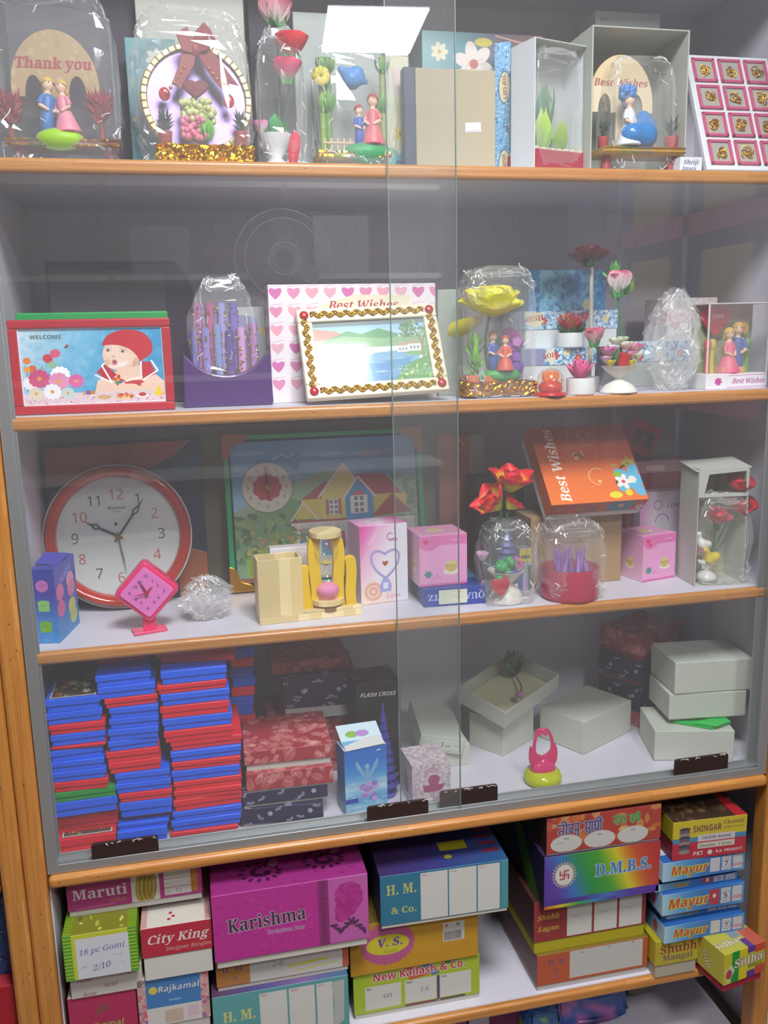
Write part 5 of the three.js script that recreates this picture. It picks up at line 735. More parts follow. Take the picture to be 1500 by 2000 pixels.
{ // house picture clock
  const z = -0.312, a = col(S[2], 452, z), xr = at(829, 1035, z - 0.02).x, w = xr - a.x, y1 = at(432, 856, z - 0.045).y, lean = 0.14, h = (y1 - S[2]) / Math.cos(lean);
  const o = thing('wall_clock', 'rectangular wall clock picturing a bright painted house, with green edge bars', 'clock', V3(a.x + w / 2, S[2] + 0.0045, z)); o.rotation.x = -lean;
  const iw = w - 0.03, ih = h - 0.03;
  part('backing', rb(w - 0.006, h - 0.006, 0.018, 0.006, 2), mat(0x2a3468, 0.4), o, [0, h / 2, -0.012]);
  part('picture', uvFit(rb(iw, ih, 0.003, 0.0006), -iw / 2, -ih / 2, iw, ih), picMat(print(390, 290, 2.6, houseInk), 1), o, [0, h / 2, -0.001]);
  const GR = mat(0x0fae62, 0.25, { clearcoat: 0.6 });
  for (const s of [-1, 1]) { part('edge_bar', rb(w - 0.1, 0.01, 0.012, 0.003, 2), GR, o, [0, h / 2 + s * (h - 0.01) / 2, 0]); part('edge_bar', rb(0.011, h - 0.09, 0.012, 0.003, 2), GR, o, [s * (w - 0.011) / 2, h / 2, 0]); }
  for (const [sx, sy] of [[-1, 1], [1, 1], [-1, -1], [1, -1]]) { const s = new THREE.Shape(), k = 0.05; s.moveTo(0, 0); s.lineTo(k, 0); s.quadraticCurveTo(k * 0.96, k * 0.2, k * 0.7, k * 0.28); s.quadraticCurveTo(k * 0.3, k * 0.36, k * 0.3, k * 0.72); s.quadraticCurveTo(k * 0.2, k, 0, k * 1.02); s.closePath(); const c = part('corner_cap', extrude(s, 0.012, 0.002), sy > 0 ? mat(0xb8682c, 0.4) : metal(0xd89a20, 0.35), o, [sx * w / 2, h / 2 + sy * h / 2, sx * sy < 0 ? 0.008 : -0.004], [0, sx * sy < 0 ? 0 : 0, 0]); c.rotation.z = sx < 0 ? (sy > 0 ? -Math.PI / 2 : 0) : (sy > 0 ? Math.PI : Math.PI / 2); c.position.z = -0.005; }
  const dc = [at(522, 957, z - 0.025).x - o.position.x, (at(522, 957, z - 0.025).y - S[2]) / Math.cos(lean)], R = 0.052;
  const d = part('dial', discUV(moved(cyl(R, R, 0.004, 40), 0, 0, 0, Math.PI / 2), R), printed(print(104, 104, 5, (g) => dialInk(g, 52, { bg: '#dcd6c4', at: 0.78, size: 0.2, cols: ['#5a5048'], under: (c, q) => { ell(c, '#c04848', q, q, q * .54, q * .5); for (let i = 0; i < 9; i++) ell(c, '#c04848', q + Math.cos(i * 0.7) * q * .44, q + Math.sin(i * .7) * q * .4, q * .16, q * .16); } }))), o, [dc[0], dc[1], 0.0025]);
  hand(d, 0.034, 0.003, -6, 0.004, mat(0x4a3a30, 0.4), 'hour_hand'); hand(d, 0.045, 0.0026, -2, 0.0055, mat(0x4a3a30, 0.4), 'minute_hand'); part('hub', moved(cyl(0.006, 0.007, 0.008, 18), 0, 0, 0, Math.PI / 2), metal(0xc0902c, 0.25), d, [0, 0, 0.006]); const pd = part('pointer', rb(0.0016, 0.022, 0.001, 0.0003), mat(0x4a3a30, 0.4), d, [0.001, -0.013, 0.005]);
}
carton({ n: 'small_carton', l: 'flat white and pink carton standing behind the wooden pen stand', Y: S[2], z: -0.2, x: [532, 613], t: 1072, d: 0.03, k: 3, bg: '#ddd0d2', art: { F: (g, W, H) => { fill(g, '#e2d2d4', 0, 0, W, H); speck(g, W, H, 80, ['rgba(200,140,160,.4)', 'rgba(240,230,230,.6)'], 1, 4); fill(g, '#e8e4e2', 0, 0, W, H * .12); txt(g, 'love', W * .5, H * .16, H * .08, { c: '#b06080', f: 'serif' }); } } });
{ // wooden pen stand with hourglass
  const A = on(S[2], 508, 1222), B = on(S[2], 708, 1200), w = Math.hypot(B.x - A.x, B.z - A.z), yaw = Math.atan2(A.z - B.z, B.x - A.x), o = thing('pen_stand', 'bamboo pen stand with an hourglass of pink sand between yellow curved posts', 'desk organiser', A, yaw);
  const bw = print(200, 120, 3, (g, W, H) => { fill(g, '#ecd6a0', 0, 0, W, H); for (let i = 0; i < 9; i++) { fill(g, ['#eed9a4', '#e4cc90', '#f2e0b0'][i % 3], i * W / 9, 0, W / 9, H); line(g, 'rgba(120,90,40,.35)', 0.4, [[i * W / 9, 0], [i * W / 9, H]]); } for (let i = 0; i < 160; i++) { g.globalAlpha = 0.2; const x = rr(0, W), y = rr(0, H); line(g, ['#b8924a', '#ecd9a0'][i % 2], 0.3, [[x, y], [x + rr(-0.6, 0.6), y + rr(6, 24)]]); } g.globalAlpha = 1; });
  const BAM = new THREE.MeshPhysicalMaterial({ map: bw, roughness: 0.5, clearcoat: 0.15 }), uvb = (g) => { const p = g.attributes.position; for (let i = 0; i < p.count; i++) g.attributes.uv.setXY(i, (p.getX(i) + p.getZ(i)) / 0.2, p.getY(i) / 0.12); return g; };
  const d = 0.052; part('plank', uvb(rb(w, 0.013, d, 0.001)), BAM, o, [w / 2, 0.0065, -d / 2]); part('front_ledge', uvb(rb(w * 0.58, 0.006, 0.012, 0.001)), BAM, o, [w * 0.71, 0.016, -0.006]);
  const pw = w * 0.425, ph = yAt(A, 1096) - S[2] - 0.013, t = 0.004;
  part('holder_front', uvb(rb(pw, ph, t, 0.0008)), BAM, o, [pw / 2, 0.013 + ph / 2, -t / 2 - 0.001]); part('holder_back', uvb(rb(pw, ph, t, 0.0008)), BAM, o, [pw / 2, 0.013 + ph / 2, -d + t / 2]); for (const x of [t / 2, pw - t / 2]) part('holder_side', uvb(rb(t, ph, d - 2 * t - 0.001, 0.0008)), BAM, o, [x, 0.013 + ph / 2, -d / 2]);
  const YEL = mat(0xe8c024, 0.42, { clearcoat: 0.3 }), hx = w * 0.685, y0 = 0.016, y1 = yAt(A, 1062) - S[2];
  const wave = (x, ww, h, bend) => { const s = new THREE.Shape(); s.moveTo(x - ww / 2, 0); s.bezierCurveTo(x - ww / 2 + bend, h * 0.35, x - ww / 2 - bend, h * 0.65, x - ww / 2 + bend * 0.2, h * 0.96); s.quadraticCurveTo(x, h * 1.03, x + ww / 2 + bend * 0.2, h * 0.96); s.bezierCurveTo(x + ww / 2 - bend, h * 0.65, x + ww / 2 + bend, h * 0.35, x + ww / 2, 0); s.closePath(); return extrude(s, 0.012, 0.0015, 16); };
  const H = y1 - y0;
  part('curved_post', wave(hx - w * 0.118, 0.019, H * 0.98, 0.008), YEL, o, [0, y0, -0.032]); part('curved_post', wave(hx + w * 0.118, 0.019, H * 0.96, -0.008), YEL, o, [0, y0, -0.032]); part('short_post', wave(hx - w * 0.225, 0.018, H * 0.62, 0.006), YEL, o, [0, y0 - 0.003, -0.034]); part('short_post', wave(hx + w * 0.24, 0.018, H * 0.7, -0.006), YEL, o, [0, y0 - 0.003, -0.034]);
  const pr = w * 0.155; part('end_disc', uvb(moved(cyl(pr, pr, 0.009, 32), 0, 0, 0)), BAM, o, [hx, y1 + 0.004, -0.027], [0.06, 0, 0]); part('end_disc', uvb(moved(cyl(pr, pr, 0.009, 32), 0, 0, 0)), BAM, o, [hx, y0 + 0.012, -0.025]); part('pivot_base', cyl(pr * 0.9, pr * 0.9, 0.012, 28), mat(0x8a6a44, 0.5), o, [hx, y0 + 0.002, -0.025]);
  const gh = (H - 0.02) / 2, gr = pr * 0.78, prof = [[0.001, -gh], [gr * 0.8, -gh], [gr, -gh * 0.75], [gr, -gh * 0.5], [gr * 0.6, -gh * 0.2], [gr * 0.16, 0], [gr * 0.6, gh * 0.2], [gr, gh * 0.5], [gr, gh * 0.75], [gr * 0.8, gh], [0.001, gh]];
  part('glass_bulb', lathe(prof, 30), clear(0xfdfefa, { rough: 0.01, t: 0.97 }), o, [hx, y0 + 0.016 + gh, -0.025]); part('sand', lathe([[0.001, -gh * 0.98], [gr * 0.78, -gh * 0.97], [gr * 0.95, -gh * 0.74], [gr * 0.9, -gh * 0.6], [gr * 0.5, -gh * 0.5], [0.001, -gh * 0.44]], 26), mat(0xe88ab8, 0.8), o, [hx, y0 + 0.016 + gh, -0.025]);
  part('sand_remnant', lathe([[0.001, gh * 0.06], [gr * 0.4, gh * 0.16], [gr * 0.46, gh * 0.2], [0.001, gh * 0.2]], 20), mat(0xd8c050, 0.8), o, [hx, y0 + 0.016 + gh, -0.025]);
}
carton({ n: 'gift_carton', l: 'tall pink and white carton picturing a heart-shaped pendant ornament', A: on(S[2], 706, 1183), B: on(S[2], 798, 1171), t: 1029, d: 0.075, k: 6, bg: '#e8a8cc', art: {
  F: (g, W, H) => { fill(g, grad(g, 0, 0, W, H * .3, ['#d83a98', '#eab0d0', '#eee4ee', '#ece8f0']), 0, 0, W, H); fill(g, grad(g, 0, H * .6, 0, H, ['rgba(240,215,200,0)', 'rgba(238,214,196,.9)']), 0, H * .5, W * .7, H * .5); for (let i = 6; i > 0; i--) arc(g, ['#e8b8a0', '#f0d0c0', '#e0a890'][i % 3], 3, W * .26, H * .84, i * 3); g.strokeStyle = '#a9a4d4'; g.lineWidth = 5; g.beginPath(); const x = W * .52, y = H * .3; g.moveTo(x, H * .68); g.bezierCurveTo(x - 44, H * .5, x - 34, y - 12, x, y + 12); g.bezierCurveTo(x + 34, y - 12, x + 44, H * .5, x, H * .68); g.stroke(); heartInk(g, '#a85a3a', x, H * .49, 13); poly(g, '#a8a8dc', [[x - 11, H * .86], [x - 13, H * .78], [x - 5, H * .68], [x + 5, H * .68], [x + 13, H * .78], [x + 11, H * .86]]); fill(g, '#dfe2f6', x - 5, H * .74, 10, H * .08); txt(g, 'Love', W * .26, H * .17, 11, { c: '#f6c8e0', rot: -52, f: 'serif' }); arc(g, '#b0487a', 1.6, W * .64, H * .16, 7, 0.5, 5.5); txt(g, 'Gift', W * .7, H * .2, 9, { c: '#b0487a', f: 'serif' }); txt(g, 'Love', W * .68, H * .92, 12, { c: '#e098b8', f: 'serif' }); },
  L: (g, W, H) => { fill(g, grad(g, 0, 0, 0, H, ['#e6a8d0', '#dccbe0', '#ead8d8']), 0, 0, W, H); arc(g, '#c8a8cc', 2, W * .5, H * .3, 18); }, T: (g, W, H) => { fill(g, grad(g, 0, 0, W, 0, ['#e098c4', '#efd8e6', '#e060a8']), 0, 0, W, H); ell(g, '#e8e4ea', W * .45, H * .4, 18, 10); arc(g, '#5a5058', 1.6, W * .45, H * .4, 6); } } });
{ const a = carton({ n: 'small_carton', l: 'low royal blue carton with a yellowed paper sticker, under the pink cake cube', A: on(S[2], 828, 1187), B: on(S[2], 949, 1178), t: 1151, d: 0.13, k: 5, bg: '#28408c', art: { F: (g, W, H) => { fill(g, '#27429a', 0, 0, W, H); g.save(); g.translate(W * .82, H * .5); g.rotate(Math.PI); txt(g, 'QUA', 0, 0, H * .48, { f: 'serif', c: '#c4cce8' }); g.restore(); g.save(); g.translate(W * .2, H * .5); g.rotate(Math.PI); txt(g, 'RTZ', 0, 0, H * .44, { f: 'serif', c: '#c4cce8' }); g.restore(); }, T: (g, W, H) => { fill(g, '#2c3f8c', 0, 0, W, H); fill(g, '#3f7f9c', W * .4, 0, W * .6, H * .5); ell(g, '#a87aa8', W * .72, H * .45, 18, 9); fill(g, '#d8d8e8', W * .3, H * .7, 40, 4); } } });
  part('paper_sticker', rb(0.057, 0.028, 0.0006, 0.0002), printed(print(57, 28, 6, (g, w, h) => { fill(g, '#d9dac0', 0, 0, w, h); for (let i = 0; i < 6; i++) line(g, '#8a8c80', 0.5, [[4, 4 + i * 4], [rr(20, 50), 4 + i * 4]]); }), 0.7), a.o, [-0.004, a.h * 0.5, a.d / 2 + 0.0006]);
  const cake = (g, x, y, k) => { ell(g, '#e8d8c8', x, y + k * .5, k * .75, k * .3); ell(g, '#c8b45a', x, y + k * .1, k * .55, k * .45); ell(g, '#d8c878', x, y - k * .25, k * .5, k * .24); for (let i = 0; i < 9; i++) arc(g, '#a8903a', 0.8, x - k * .5 + i * k * .125, y - k * .1, k * .1, 0, 3.1); };
  const cubeArt = { F: (g, W, H) => { fill(g, '#e8a0cc', 0, 0, W, H); fill(g, '#e070b0', 0, 0, W, H * .2); g.fillStyle = '#e070b0'; g.beginPath(); g.moveTo(0, H * .2); g.quadraticCurveTo(W * .18, H * .38, W * .4, H * .22); g.quadraticCurveTo(W * .6, H * .1, W, H * .22); g.lineTo(W, 0); g.lineTo(0, 0); g.fill(); heartInk(g, '#d83a5c', W * .14, H * .12, 12); txt(g, 'sweet gift', W * .76, H * .11, 4, { c: '#f0c0dc' }); cake(g, W * .66, H * .62, W * .22); flowerInk(g, W * .18, H * .76, 8, '#3f8a80', null, 6); line(g, '#b04a90', 0.8, [[W * .3, H * .86], [W * .36, H * .78], [W * .46, H * .86]]); fill(g, '#e06aa8', 0, H * .95, W, H * .05); }, L: (g, W, H) => { fill(g, grad(g, 0, 0, 0, H, ['#d48ab4', '#dca0bc', '#e8b8cc']), 0, 0, W, H); cake(g, W * .5, H * .62, W * .22); }, T: (g, W, H) => { fill(g, '#d890b4', 0, 0, W, H); cake(g, W * .45, H * .42, 22); fill(g, '#e0a0bc', 0, H * .8, W, H * .2); }, R: (g, W, H) => fill(g, '#d890b8', 0, 0, W, H) };
  carton({ n: 'gift_carton', l: 'pink cube carton picturing a golden cake box, set on the low blue carton', A: col(a.top, 820, -0.115), B: col(a.top, 913, -0.118), t: 1048, d: 0.09, k: 6, bg: '#e090bc', art: cubeArt });
  const A = on(S[2], 1255, 1138); A.z = -0.141; A.y = S[2]; const B = on(S[2], 1318, 1127);
  carton({ n: 'gift_carton', l: 'bright pink cube carton turned to show two cake pictures, beside the grey rose box', A, B, t: 1048, d: 0.085, k: 6, bg: '#e070b4', art: { ...cubeArt, F: (g, W, H) => { cubeArt.F(g, W, H); heartInk(g, '#e03040', W * .2, H * .2, 9); } } });
  carton({ n: 'gift_carton', l: 'white and lilac carton with swirls and love lettering behind the bright pink cube', Y: S[2], z: -0.262, x: [1247, 1332], t: 962, d: 0.034, k: 3, bg: '#d8b8d0', art: { F: (g, W, H) => { fill(g, grad(g, 0, 0, W, 0, ['#c88ab4', '#e4d4e0', '#e0d8e4', '#cf98c0']), 0, 0, W, H); txt(g, 'LOVE', W * .78, H * .2, 14, { c: '#8a4a88', f: 'serif', skew: 0.3 }); arc(g, '#9a6aa0', 2, W * .4, H * .18, 10); arc(g, '#b090b8', 3, W * .5, H * .4, 16, 3, 6.3); } } }); }
carton({ n: 'printed_carton', l: 'upright orange carton with fine cream scrolls behind the tulip vase', Y: S[2], z: -0.345, x: [860, 917], t: 850, d: 0.04, k: 2.4, bg: '#b85c34', art: { F: (g, W, H) => { fill(g, '#b45830', 0, 0, W, H); for (let i = 0; i < 7; i++) arc(g, 'rgba(230,190,140,.5)', 0.9, rr(0, W), rr(0, H), rr(6, 16), rr(0, 3), rr(3, 6)); for (let i = 0; i < 6; i++) ell(g, ['#8a9a3a', '#d8a848', '#c87a50'][i % 3], W * rr(.5, .95), H * rr(.02, .14), 6, 3, i); flowerInk(g, W * .8, H * .92, 12, '#8ab02a', null, 5); } } });
carton({ n: 'white_carton', l: 'blank pale carton edge standing beside the upright orange carton', Y: S[2], z: -0.34, x: [918, 946], t: 848, d: 0.045, bg: 0xa8a29a });
const crossArt = { F: (g, W, H) => { fill(g, '#241d1c', 0, 0, W, H); txt(g, 'FLASH CROSS', W * .5, H * .11, W * .125, { c: '#d8d4d0', skew: 0.25, rot: 3 }); for (let i = 0; i < 30; i++) ell(g, 'rgba(90,60,50,.25)', rr(0, W), rr(H * .2, H), rr(4, 14), rr(2, 6)); txt(g, 'BEST', W * .86, H * .9, W * .1, { c: '#c8c4c0' }); for (let i = 0; i < 16; i++) fill(g, '#b8b4b0', W * .93, H * (.3 + i * .032), 4, 2.4); }, T: (g, W, H) => { fill(g, '#2a2018', 0, 0, W, H); for (let i = 0; i < 26; i++) ell(g, ['rgba(160,110,60,.35)', 'rgba(90,60,30,.5)'][i % 2], rr(0, W), rr(0, H), rr(6, 18), rr(3, 8), rr(0, 3)); }, L: (g, W, H) => { fill(g, '#221a1a', 0, 0, W, H); } };
carton({ n: 'printed_carton', l: 'black carton with white slanted lettering behind the tulip vase', Y: S[2], z: -0.258, x: [930, 1022], t: 934, d: 0.07, k: 3.2, bg: '#241d1c', art: { F: crossArt.F } });
{ // tulip vase, wrapped
  const o = base('flower_vase', 'wrapped white footed vase with red and yellow tulips and a red heart', 'vase', S[2], 988, -0.1), r = (L(o, 1021, 1170)[0] - L(o, 956, 1170)[0]) / 2, h = L(o, 988, 1112)[1];
  part('vase', lathe([[0.001, 0], [r, 0], [r * 1.02, h * .06], [r * .8, h * .34], [r * .4, h * .55], [r * .38, h * .6], [r * .8, h * .85], [r * 1.1, h], [r, h], [0.001, h * .7]], 36), mat(0xdcd8cc, 0.35), o);
  const redYel = (len, wid) => petalGeo(len, wid, -0.42, -0.05, 0xe0dc18, 0xe0182c, -1, 0.75), tul = (px, py, k, tilt) => { const q = L(o, px, py), bud = tint(lathe([[0.001, 0], [0.012, 0.01], [0.014, 0.028], [0.006, 0.04], [0.001, 0.038]], 12), (x, y) => mixC(0xd8d818, 0xd8182a, y / 0.036)); return bloom(o, [q[0], q[1], 0.01], [bud, vmat(0.45)], [[3, 0.2, redYel(0.045, 0.042), 0.006, 0], [5, 0.7, redYel(0.056, 0.046), 0.008, 0]], k, tilt); };
  tul(992, 958, 1.0, [0.25, 0, -0.1]); tul(972, 990, 0.95, [0.3, 0, 0.85]); tul(988, 992, 0.55, [0.3, 0, -0.6]);
  for (const [px, py] of [[990, 962], [975, 992], [988, 996]]) { const q = L(o, px, py); part('stem', tube([[0, h * .7, 0], [q[0] * .5, q[1] * .6, 0], [q[0], q[1], 0.008]], 0.002), mat(0x2f6a3c, 0.5), o); }
  const pag = (() => { const p = []; for (let i = 0; i < 6; i++) { const y = i * 0.013; p.push([0.026 - i * 0.0026, y], [0.017 - i * 0.0022, y + 0.009]); } p.push([0.001, 0.098]); return lathe([[0.001, 0], ...p], 8); })();
  part('violet_tree', flat(pag), mat(0x8088d0, 0.15, { transmission: 0.6, thickness: 0 }), o, [L(o, 990, 1090)[0], h * .95, 0.0]);
  part('green_ball', (() => { const l = []; for (let i = 0; i < 22; i++) l.push(moved(sph(0.009, 8, 6), rr(-0.016, 0.014), rr(-0.022, 0.022), rr(-0.008, 0.01))); return merge(l); })(), mat(0x1c9a48, 0.4), o, [L(o, 980, 1108)[0], L(o, 980, 1108)[1], 0.016]);
  const hh = L(o, 968, 1153); part('heart', extrude(heartShape(0.034), 0.008, 0.003), mat(0xc01c30, 0.25, { clearcoat: 0.6 }), o, [hh[0], hh[1], 0.028], [0, 0, 0.1]);
  for (const [px, py, a, b] of [[938, 1092, 0xe8e8f0, 0xd8a8d0], [1000, 1102, 0xf0e8f0, 0xd860a8], [1008, 1112, 0xf0e8f0, 0xd85090]]) { const q = L(o, px, py); rose(o, [q[0], q[1], 0.012], 0.014, a, b, { sepal: 0 }); } part('stem', tube([[-0.01, h * .9, 0.01], [-0.03, h * 1.15, 0.012], [L(o, 938, 1094)[0], L(o, 938, 1094)[1], 0.012]], 0.0014), mat(0x7a98a8, 0.5), o);
  wrap(o, 0.118, 0.165, 0.1, { seed: 131.2, amp: 0.18, neck: 0.3 });
}
carton({ n: 'small_carton', l: 'slim yellow and blue printed carton peeking out past the tulip vase', Y: S[2], z: -0.16, x: [1014, 1038], t: 1072, d: 0.03, k: 6, bg: '#8898b0', art: { F: (g, W, H) => { fill(g, '#aab8c4', 0, 0, W, H); fill(g, '#d8c020', 0, 0, W, H * .32); ell(g, '#5a6a40', W * .5, H * .2, W * .4, 4); fill(g, '#3a5aa8', 0, H * .55, W * .3, H * .45); fill(g, '#3a7a6a', W * .7, H * .4, W * .3, H * .6); fill(g, '#c8a8d0', W * .3, H * .75, W * .4, H * .25); } } });
{ // kraft carton with the tilted orange box on it
  const k = carton({ n: 'kraft_carton', l: 'plain brown cardboard carton under the tilted orange box', Y: S[2], A: col(S[2], 1036, -0.17), B: col(S[2], 1212, -0.17), t: 1012, d: 0.12, m: KRAFT });
  const A = col(k.top + 0.002, 1061, -0.135), B = col(k.top + 0.002, 1247, -0.135), w = B.x - A.x, c = carton({ n: 'wishes_box', l: 'tilted orange gift box with white wishes lettering and blue flowers', A, B, h: 0.056, d: 0.19, lid: 0.7, k: 4, bg: '#c85a24', base: 0xd0cec4, inset: 0.001, names: ['lid'], art: {
    T: (g, W, H) => { fill(g, grad(g, 0, 0, 0, H, ['#b04a28', '#c4592c', '#e06a24', '#ea7420']), 0, 0, W, H); txt(g, 'Best Wishes', W * .17, H * .5, 29.5, { f: 'serif', c: '#f2e8e0', rot: -90, skew: 0.2 }); arc(g, '#d8b8a0', 0.8, W * .56, H * .18, 18); txt(g, 'ARCHIES', W * .5, H * .16, 6, { c: '#e0c8b8', rot: 60 }); txt(g, 'GIFT', W * .6, H * .16, 6, { c: '#e0c8b8', rot: 60 }); for (let i = 0; i < 12; i++) ell(g, ['#d8b868', '#8a4a2a', '#c89a50'][i % 3], W * (.42 + rr(-.05, .05)), H * (.4 + rr(-.05, .05)), 5, 3, i); arc(g, '#e8b870', 2, W * .56, H * .68, 20, 1.6, 5.4); ell(g, '#e8b870', W * .56, H * .74, 4, 4); arc(g, '#3a2c28', 4, W * .95, H * .78, 46, 2.9, 4.7); flowerInk(g, W * .9, H * .74, 40, '#5fb0d0', '#e8e0d0', 5); flowerInk(g, W * .8, H * .76, 18, '#f2e4dc', '#c04a50', 5); ell(g, '#8aba28', W * .76, H * .66, 9, 7); ell(g, '#e8d820', W * .68, H * .92, 14, 8); ell(g, '#e8d020', W * .82, H * .9, 8, 8); for (let i = 0; i < 8; i++) ell(g, '#a8a848', W * rr(.74, .96), H * rr(.46, .58), 7, 3, i); },
    F: (g, W, H) => { fill(g, '#b8441c', 0, 0, W, H); flowerInk(g, W * .74, H * .45, 30, '#4a7a8c', '#d8a850', 8); flowerInk(g, W * .46, H * .7, 9, '#6a4a80', null, 6); for (const x of [.1, .32]) { arc(g, '#8aa838', 2, W * x, H * .5, 6, 0, 5); } flowerInk(g, W * .95, H * .7, 10, '#e0c8b8', '#b04050', 5); }, R: (g, W, H) => { fill(g, '#3f7f94', 0, 0, W, H); flowerInk(g, W * .3, H * .5, 20, '#5fa8c4', '#e0d0a0', 5); } } });
  c.o.rotation.order = 'YXZ'; c.o.rotation.x = 0.84; c.o.position.set((A.x + B.x) / 2, A.y, A.z).add(V3(0, Math.sin(0.84) * c.d / 2, -Math.cos(0.84) * c.d / 2));
  const dr = carton({ n: 'dark_carton', l: 'deep red carton deep in the shelf behind the tilted orange box', Y: S[2], z: -0.3, x: [1220, 1338], t: 902, d: 0.09, bg: '#7c1c26', k: 2, art: { F: (g, W, H) => { fill(g, '#84202a', 0, 0, W, H); fill(g, '#a8787a', 0, 0, W, H * .12); fill(g, '#caa8a0', W * .3, H * .05, W * .3, H * .05); } } });
  const p = at(1250, 848, -0.325), q = thing('small_carton', 'small tilted red carton with a brown window picture, perched by the orange box', 'box', V3(p.x, dr.top, -0.33)); const sz = perM(p), y = 42.5 / sz;
  part('carton', rb(66 / sz, 62 / sz, 0.04, 0.002), mat(0xc02c3c, 0.45), q, [0, y, 0], [0, 0, -0.42]); part('window_picture', rb(44 / sz, 30 / sz, 0.001, 0.0003), printed(print(44, 30, 4, (g, w, h) => { fill(g, '#5a3a2c', 0, 0, w, h); ell(g, '#a03a34', w * .55, h * .6, 8, 5); ell(g, '#8a6a44', w * .5, h * .4, 5, 5); }), 0.4), q, [0, y, 0.0206], [0, 0, -0.42]);
}
{ // wrapped jar
  const o = base('candle_jar', 'pink jar with violet filling gathered in clear crinkled film', 'jar', S[2], 1112, -0.092), r = (L(o, 1164, 1140)[0] - L(o, 1060, 1140)[0]) / 2, h = L(o, 1112, 1105)[1];
  part('jar', lathe([[0.001, 0], [r * .92, 0], [r, h * .1], [r, h], [r * .9, h], [r * .88, h * .5], [0.001, h * .5]], 36), mat(0xd84a68, 0.2, { transmission: 0.35, thickness: 0 }), o);
  part('filling', merge(Array.from({ length: 16 }, (_, i) => moved(new THREE.ConeGeometry(0.009, rr(0.05, 0.085), 6), Math.cos(i * 2.4) * r * .5, h + rr(0.0, 0.02), Math.sin(i * 2.4) * r * .4, rr(-.3, .3), 0, rr(-.3, .3)))), mat(0x9a68b4, 0.35), o);
  wrap(o, r * 2.4, L(o, 1112, 1012)[1], r * 2.0, { seed: 151.4, amp: 0.2, neck: 0.1 });
}
{ // grey display box with roses
  const A = on(S[2], 1356, 1146), B = on(S[2], 1452, 1141), w = Math.hypot(B.x - A.x, B.z - A.z), yaw = Math.atan2(A.z - B.z, B.x - A.x), h = yAt(A, 916) - S[2], d = 0.085, mid = A.clone().lerp(B, 0.5); mid.y = S[2];
  const o = thing('display_carton', 'grey open-fronted carton with red roses and a white vase under film', 'box', mid, yaw), t = 0.002;
  for (const s of [-1, 1]) part('side_panel', rb(t, h, d, 0.0006), GREY, o, [s * (w / 2 - t / 2), h / 2, -d / 2]);
  part('back_panel', rb(w, h, t, 0.0006), mat(0xbdb98c, 0.8), o, [0, h / 2, -d]); part('top_panel', rb(w + 0.01, t, d, 0.0006), GREY, o, [0, h + 0.002, -d / 2], [0.12, 0, 0.05]); part('bottom_panel', rb(w, t, d, 0.0006), GREY, o, [0, t / 2, -d / 2]);
  const fs = new THREE.Shape(); fs.moveTo(-w / 2, h * .76); fs.lineTo(-w / 2, h); fs.lineTo(w / 2, h); fs.lineTo(w / 2, h * .76); fs.closePath(); const hole = new THREE.Path(); hole.moveTo(-w * .38, h * .79); hole.lineTo(-w * .3, h * .95); hole.lineTo(w * .44, h * .97); hole.lineTo(w * .46, h * .79); hole.closePath(); fs.holes.push(hole); part('front_flap', extrude(fs, 0.002, 0.0004), GREY, o, [0, 0, -0.002]);
  const P = (px, py) => { const p = at(px, py, -0.095); return [(p.x - mid.x) / Math.cos(yaw), p.y - S[2]]; };
  const v = part('white_vase', lathe([[0.001, 0], [0.024, 0], [0.02, 0.012], [0.007, 0.024], [0.018, 0.036], [0.024, 0.048], [0.001, 0.04]], 24), mat(0xe8e6dc, 0.35), o, [-0.012, 0.003, -0.036]);
  for (const [px, py, k, c] of [[1440, 944, 0.026, 0xc81c30], [1443, 985, 0.027, 0xd42434], [1404, 1010, 0.022, 0xd84a54]]) { const q = P(px, py); rose(o, [q[0], q[1] - k * .6, -0.03], k, c, 0xd8283a, { open: 1.0, tilt: [0.5, 0, 0] }); part('stem', tube([[-0.012, 0.045, -0.036], [q[0] * .6, q[1] * .55, -0.04], [q[0], q[1] - k * .6, -0.032]], 0.0018), mat(0x2f6a3c, 0.5), o); }
  leafy(o, 'leaf', [P(1404, 1028)[0], P(1404, 1040)[1], -0.034], 4, 0.03, 0.014, 0x1f5a3a, 0x4a8a5a, 0.8);
  part('duck_ornament', skin([[0, 0, 0, 0.013, 0.014, 0.004, 0, 0.01], [-0.006, 0.012, 0.002, 0.008, -0.01, 0.02, 0.004, 0.007]], 24, 0.006), mat(0xe0c81e, 0.4), o, [P(1385, 1090)[0], P(1385, 1092)[1], -0.022]);
  part('white_swan', skin([[0, 0, 0, 0.012, 0.012, 0.0, 0, 0.008], [-0.006, 0.006, 0, 0.006, -0.008, 0.024, 0, 0.004], [-0.008, 0.024, 0, 0.004, -0.014, 0.022, 0.002, 0.003]], 24, 0.006), mat(0xeceae4, 0.35), o, [P(1376, 1062)[0], P(1376, 1066)[1], -0.03]);
  for (const [px, py, c] of [[1358, 1082, 0xd04a50], [1368, 1084, 0xc83aa0]]) { const q = P(px + 4, py); rose(o, [q[0], q[1], -0.02], 0.009, 0xe8d8d0, c, { sepal: 0 }); }
  wrap(o, w * 1.22, h * .78, 0.07, { seed: 171.9, amp: 0.2, neck: 0.4, e: 0.3 }, [0.008, 0.002, -0.022]);
}

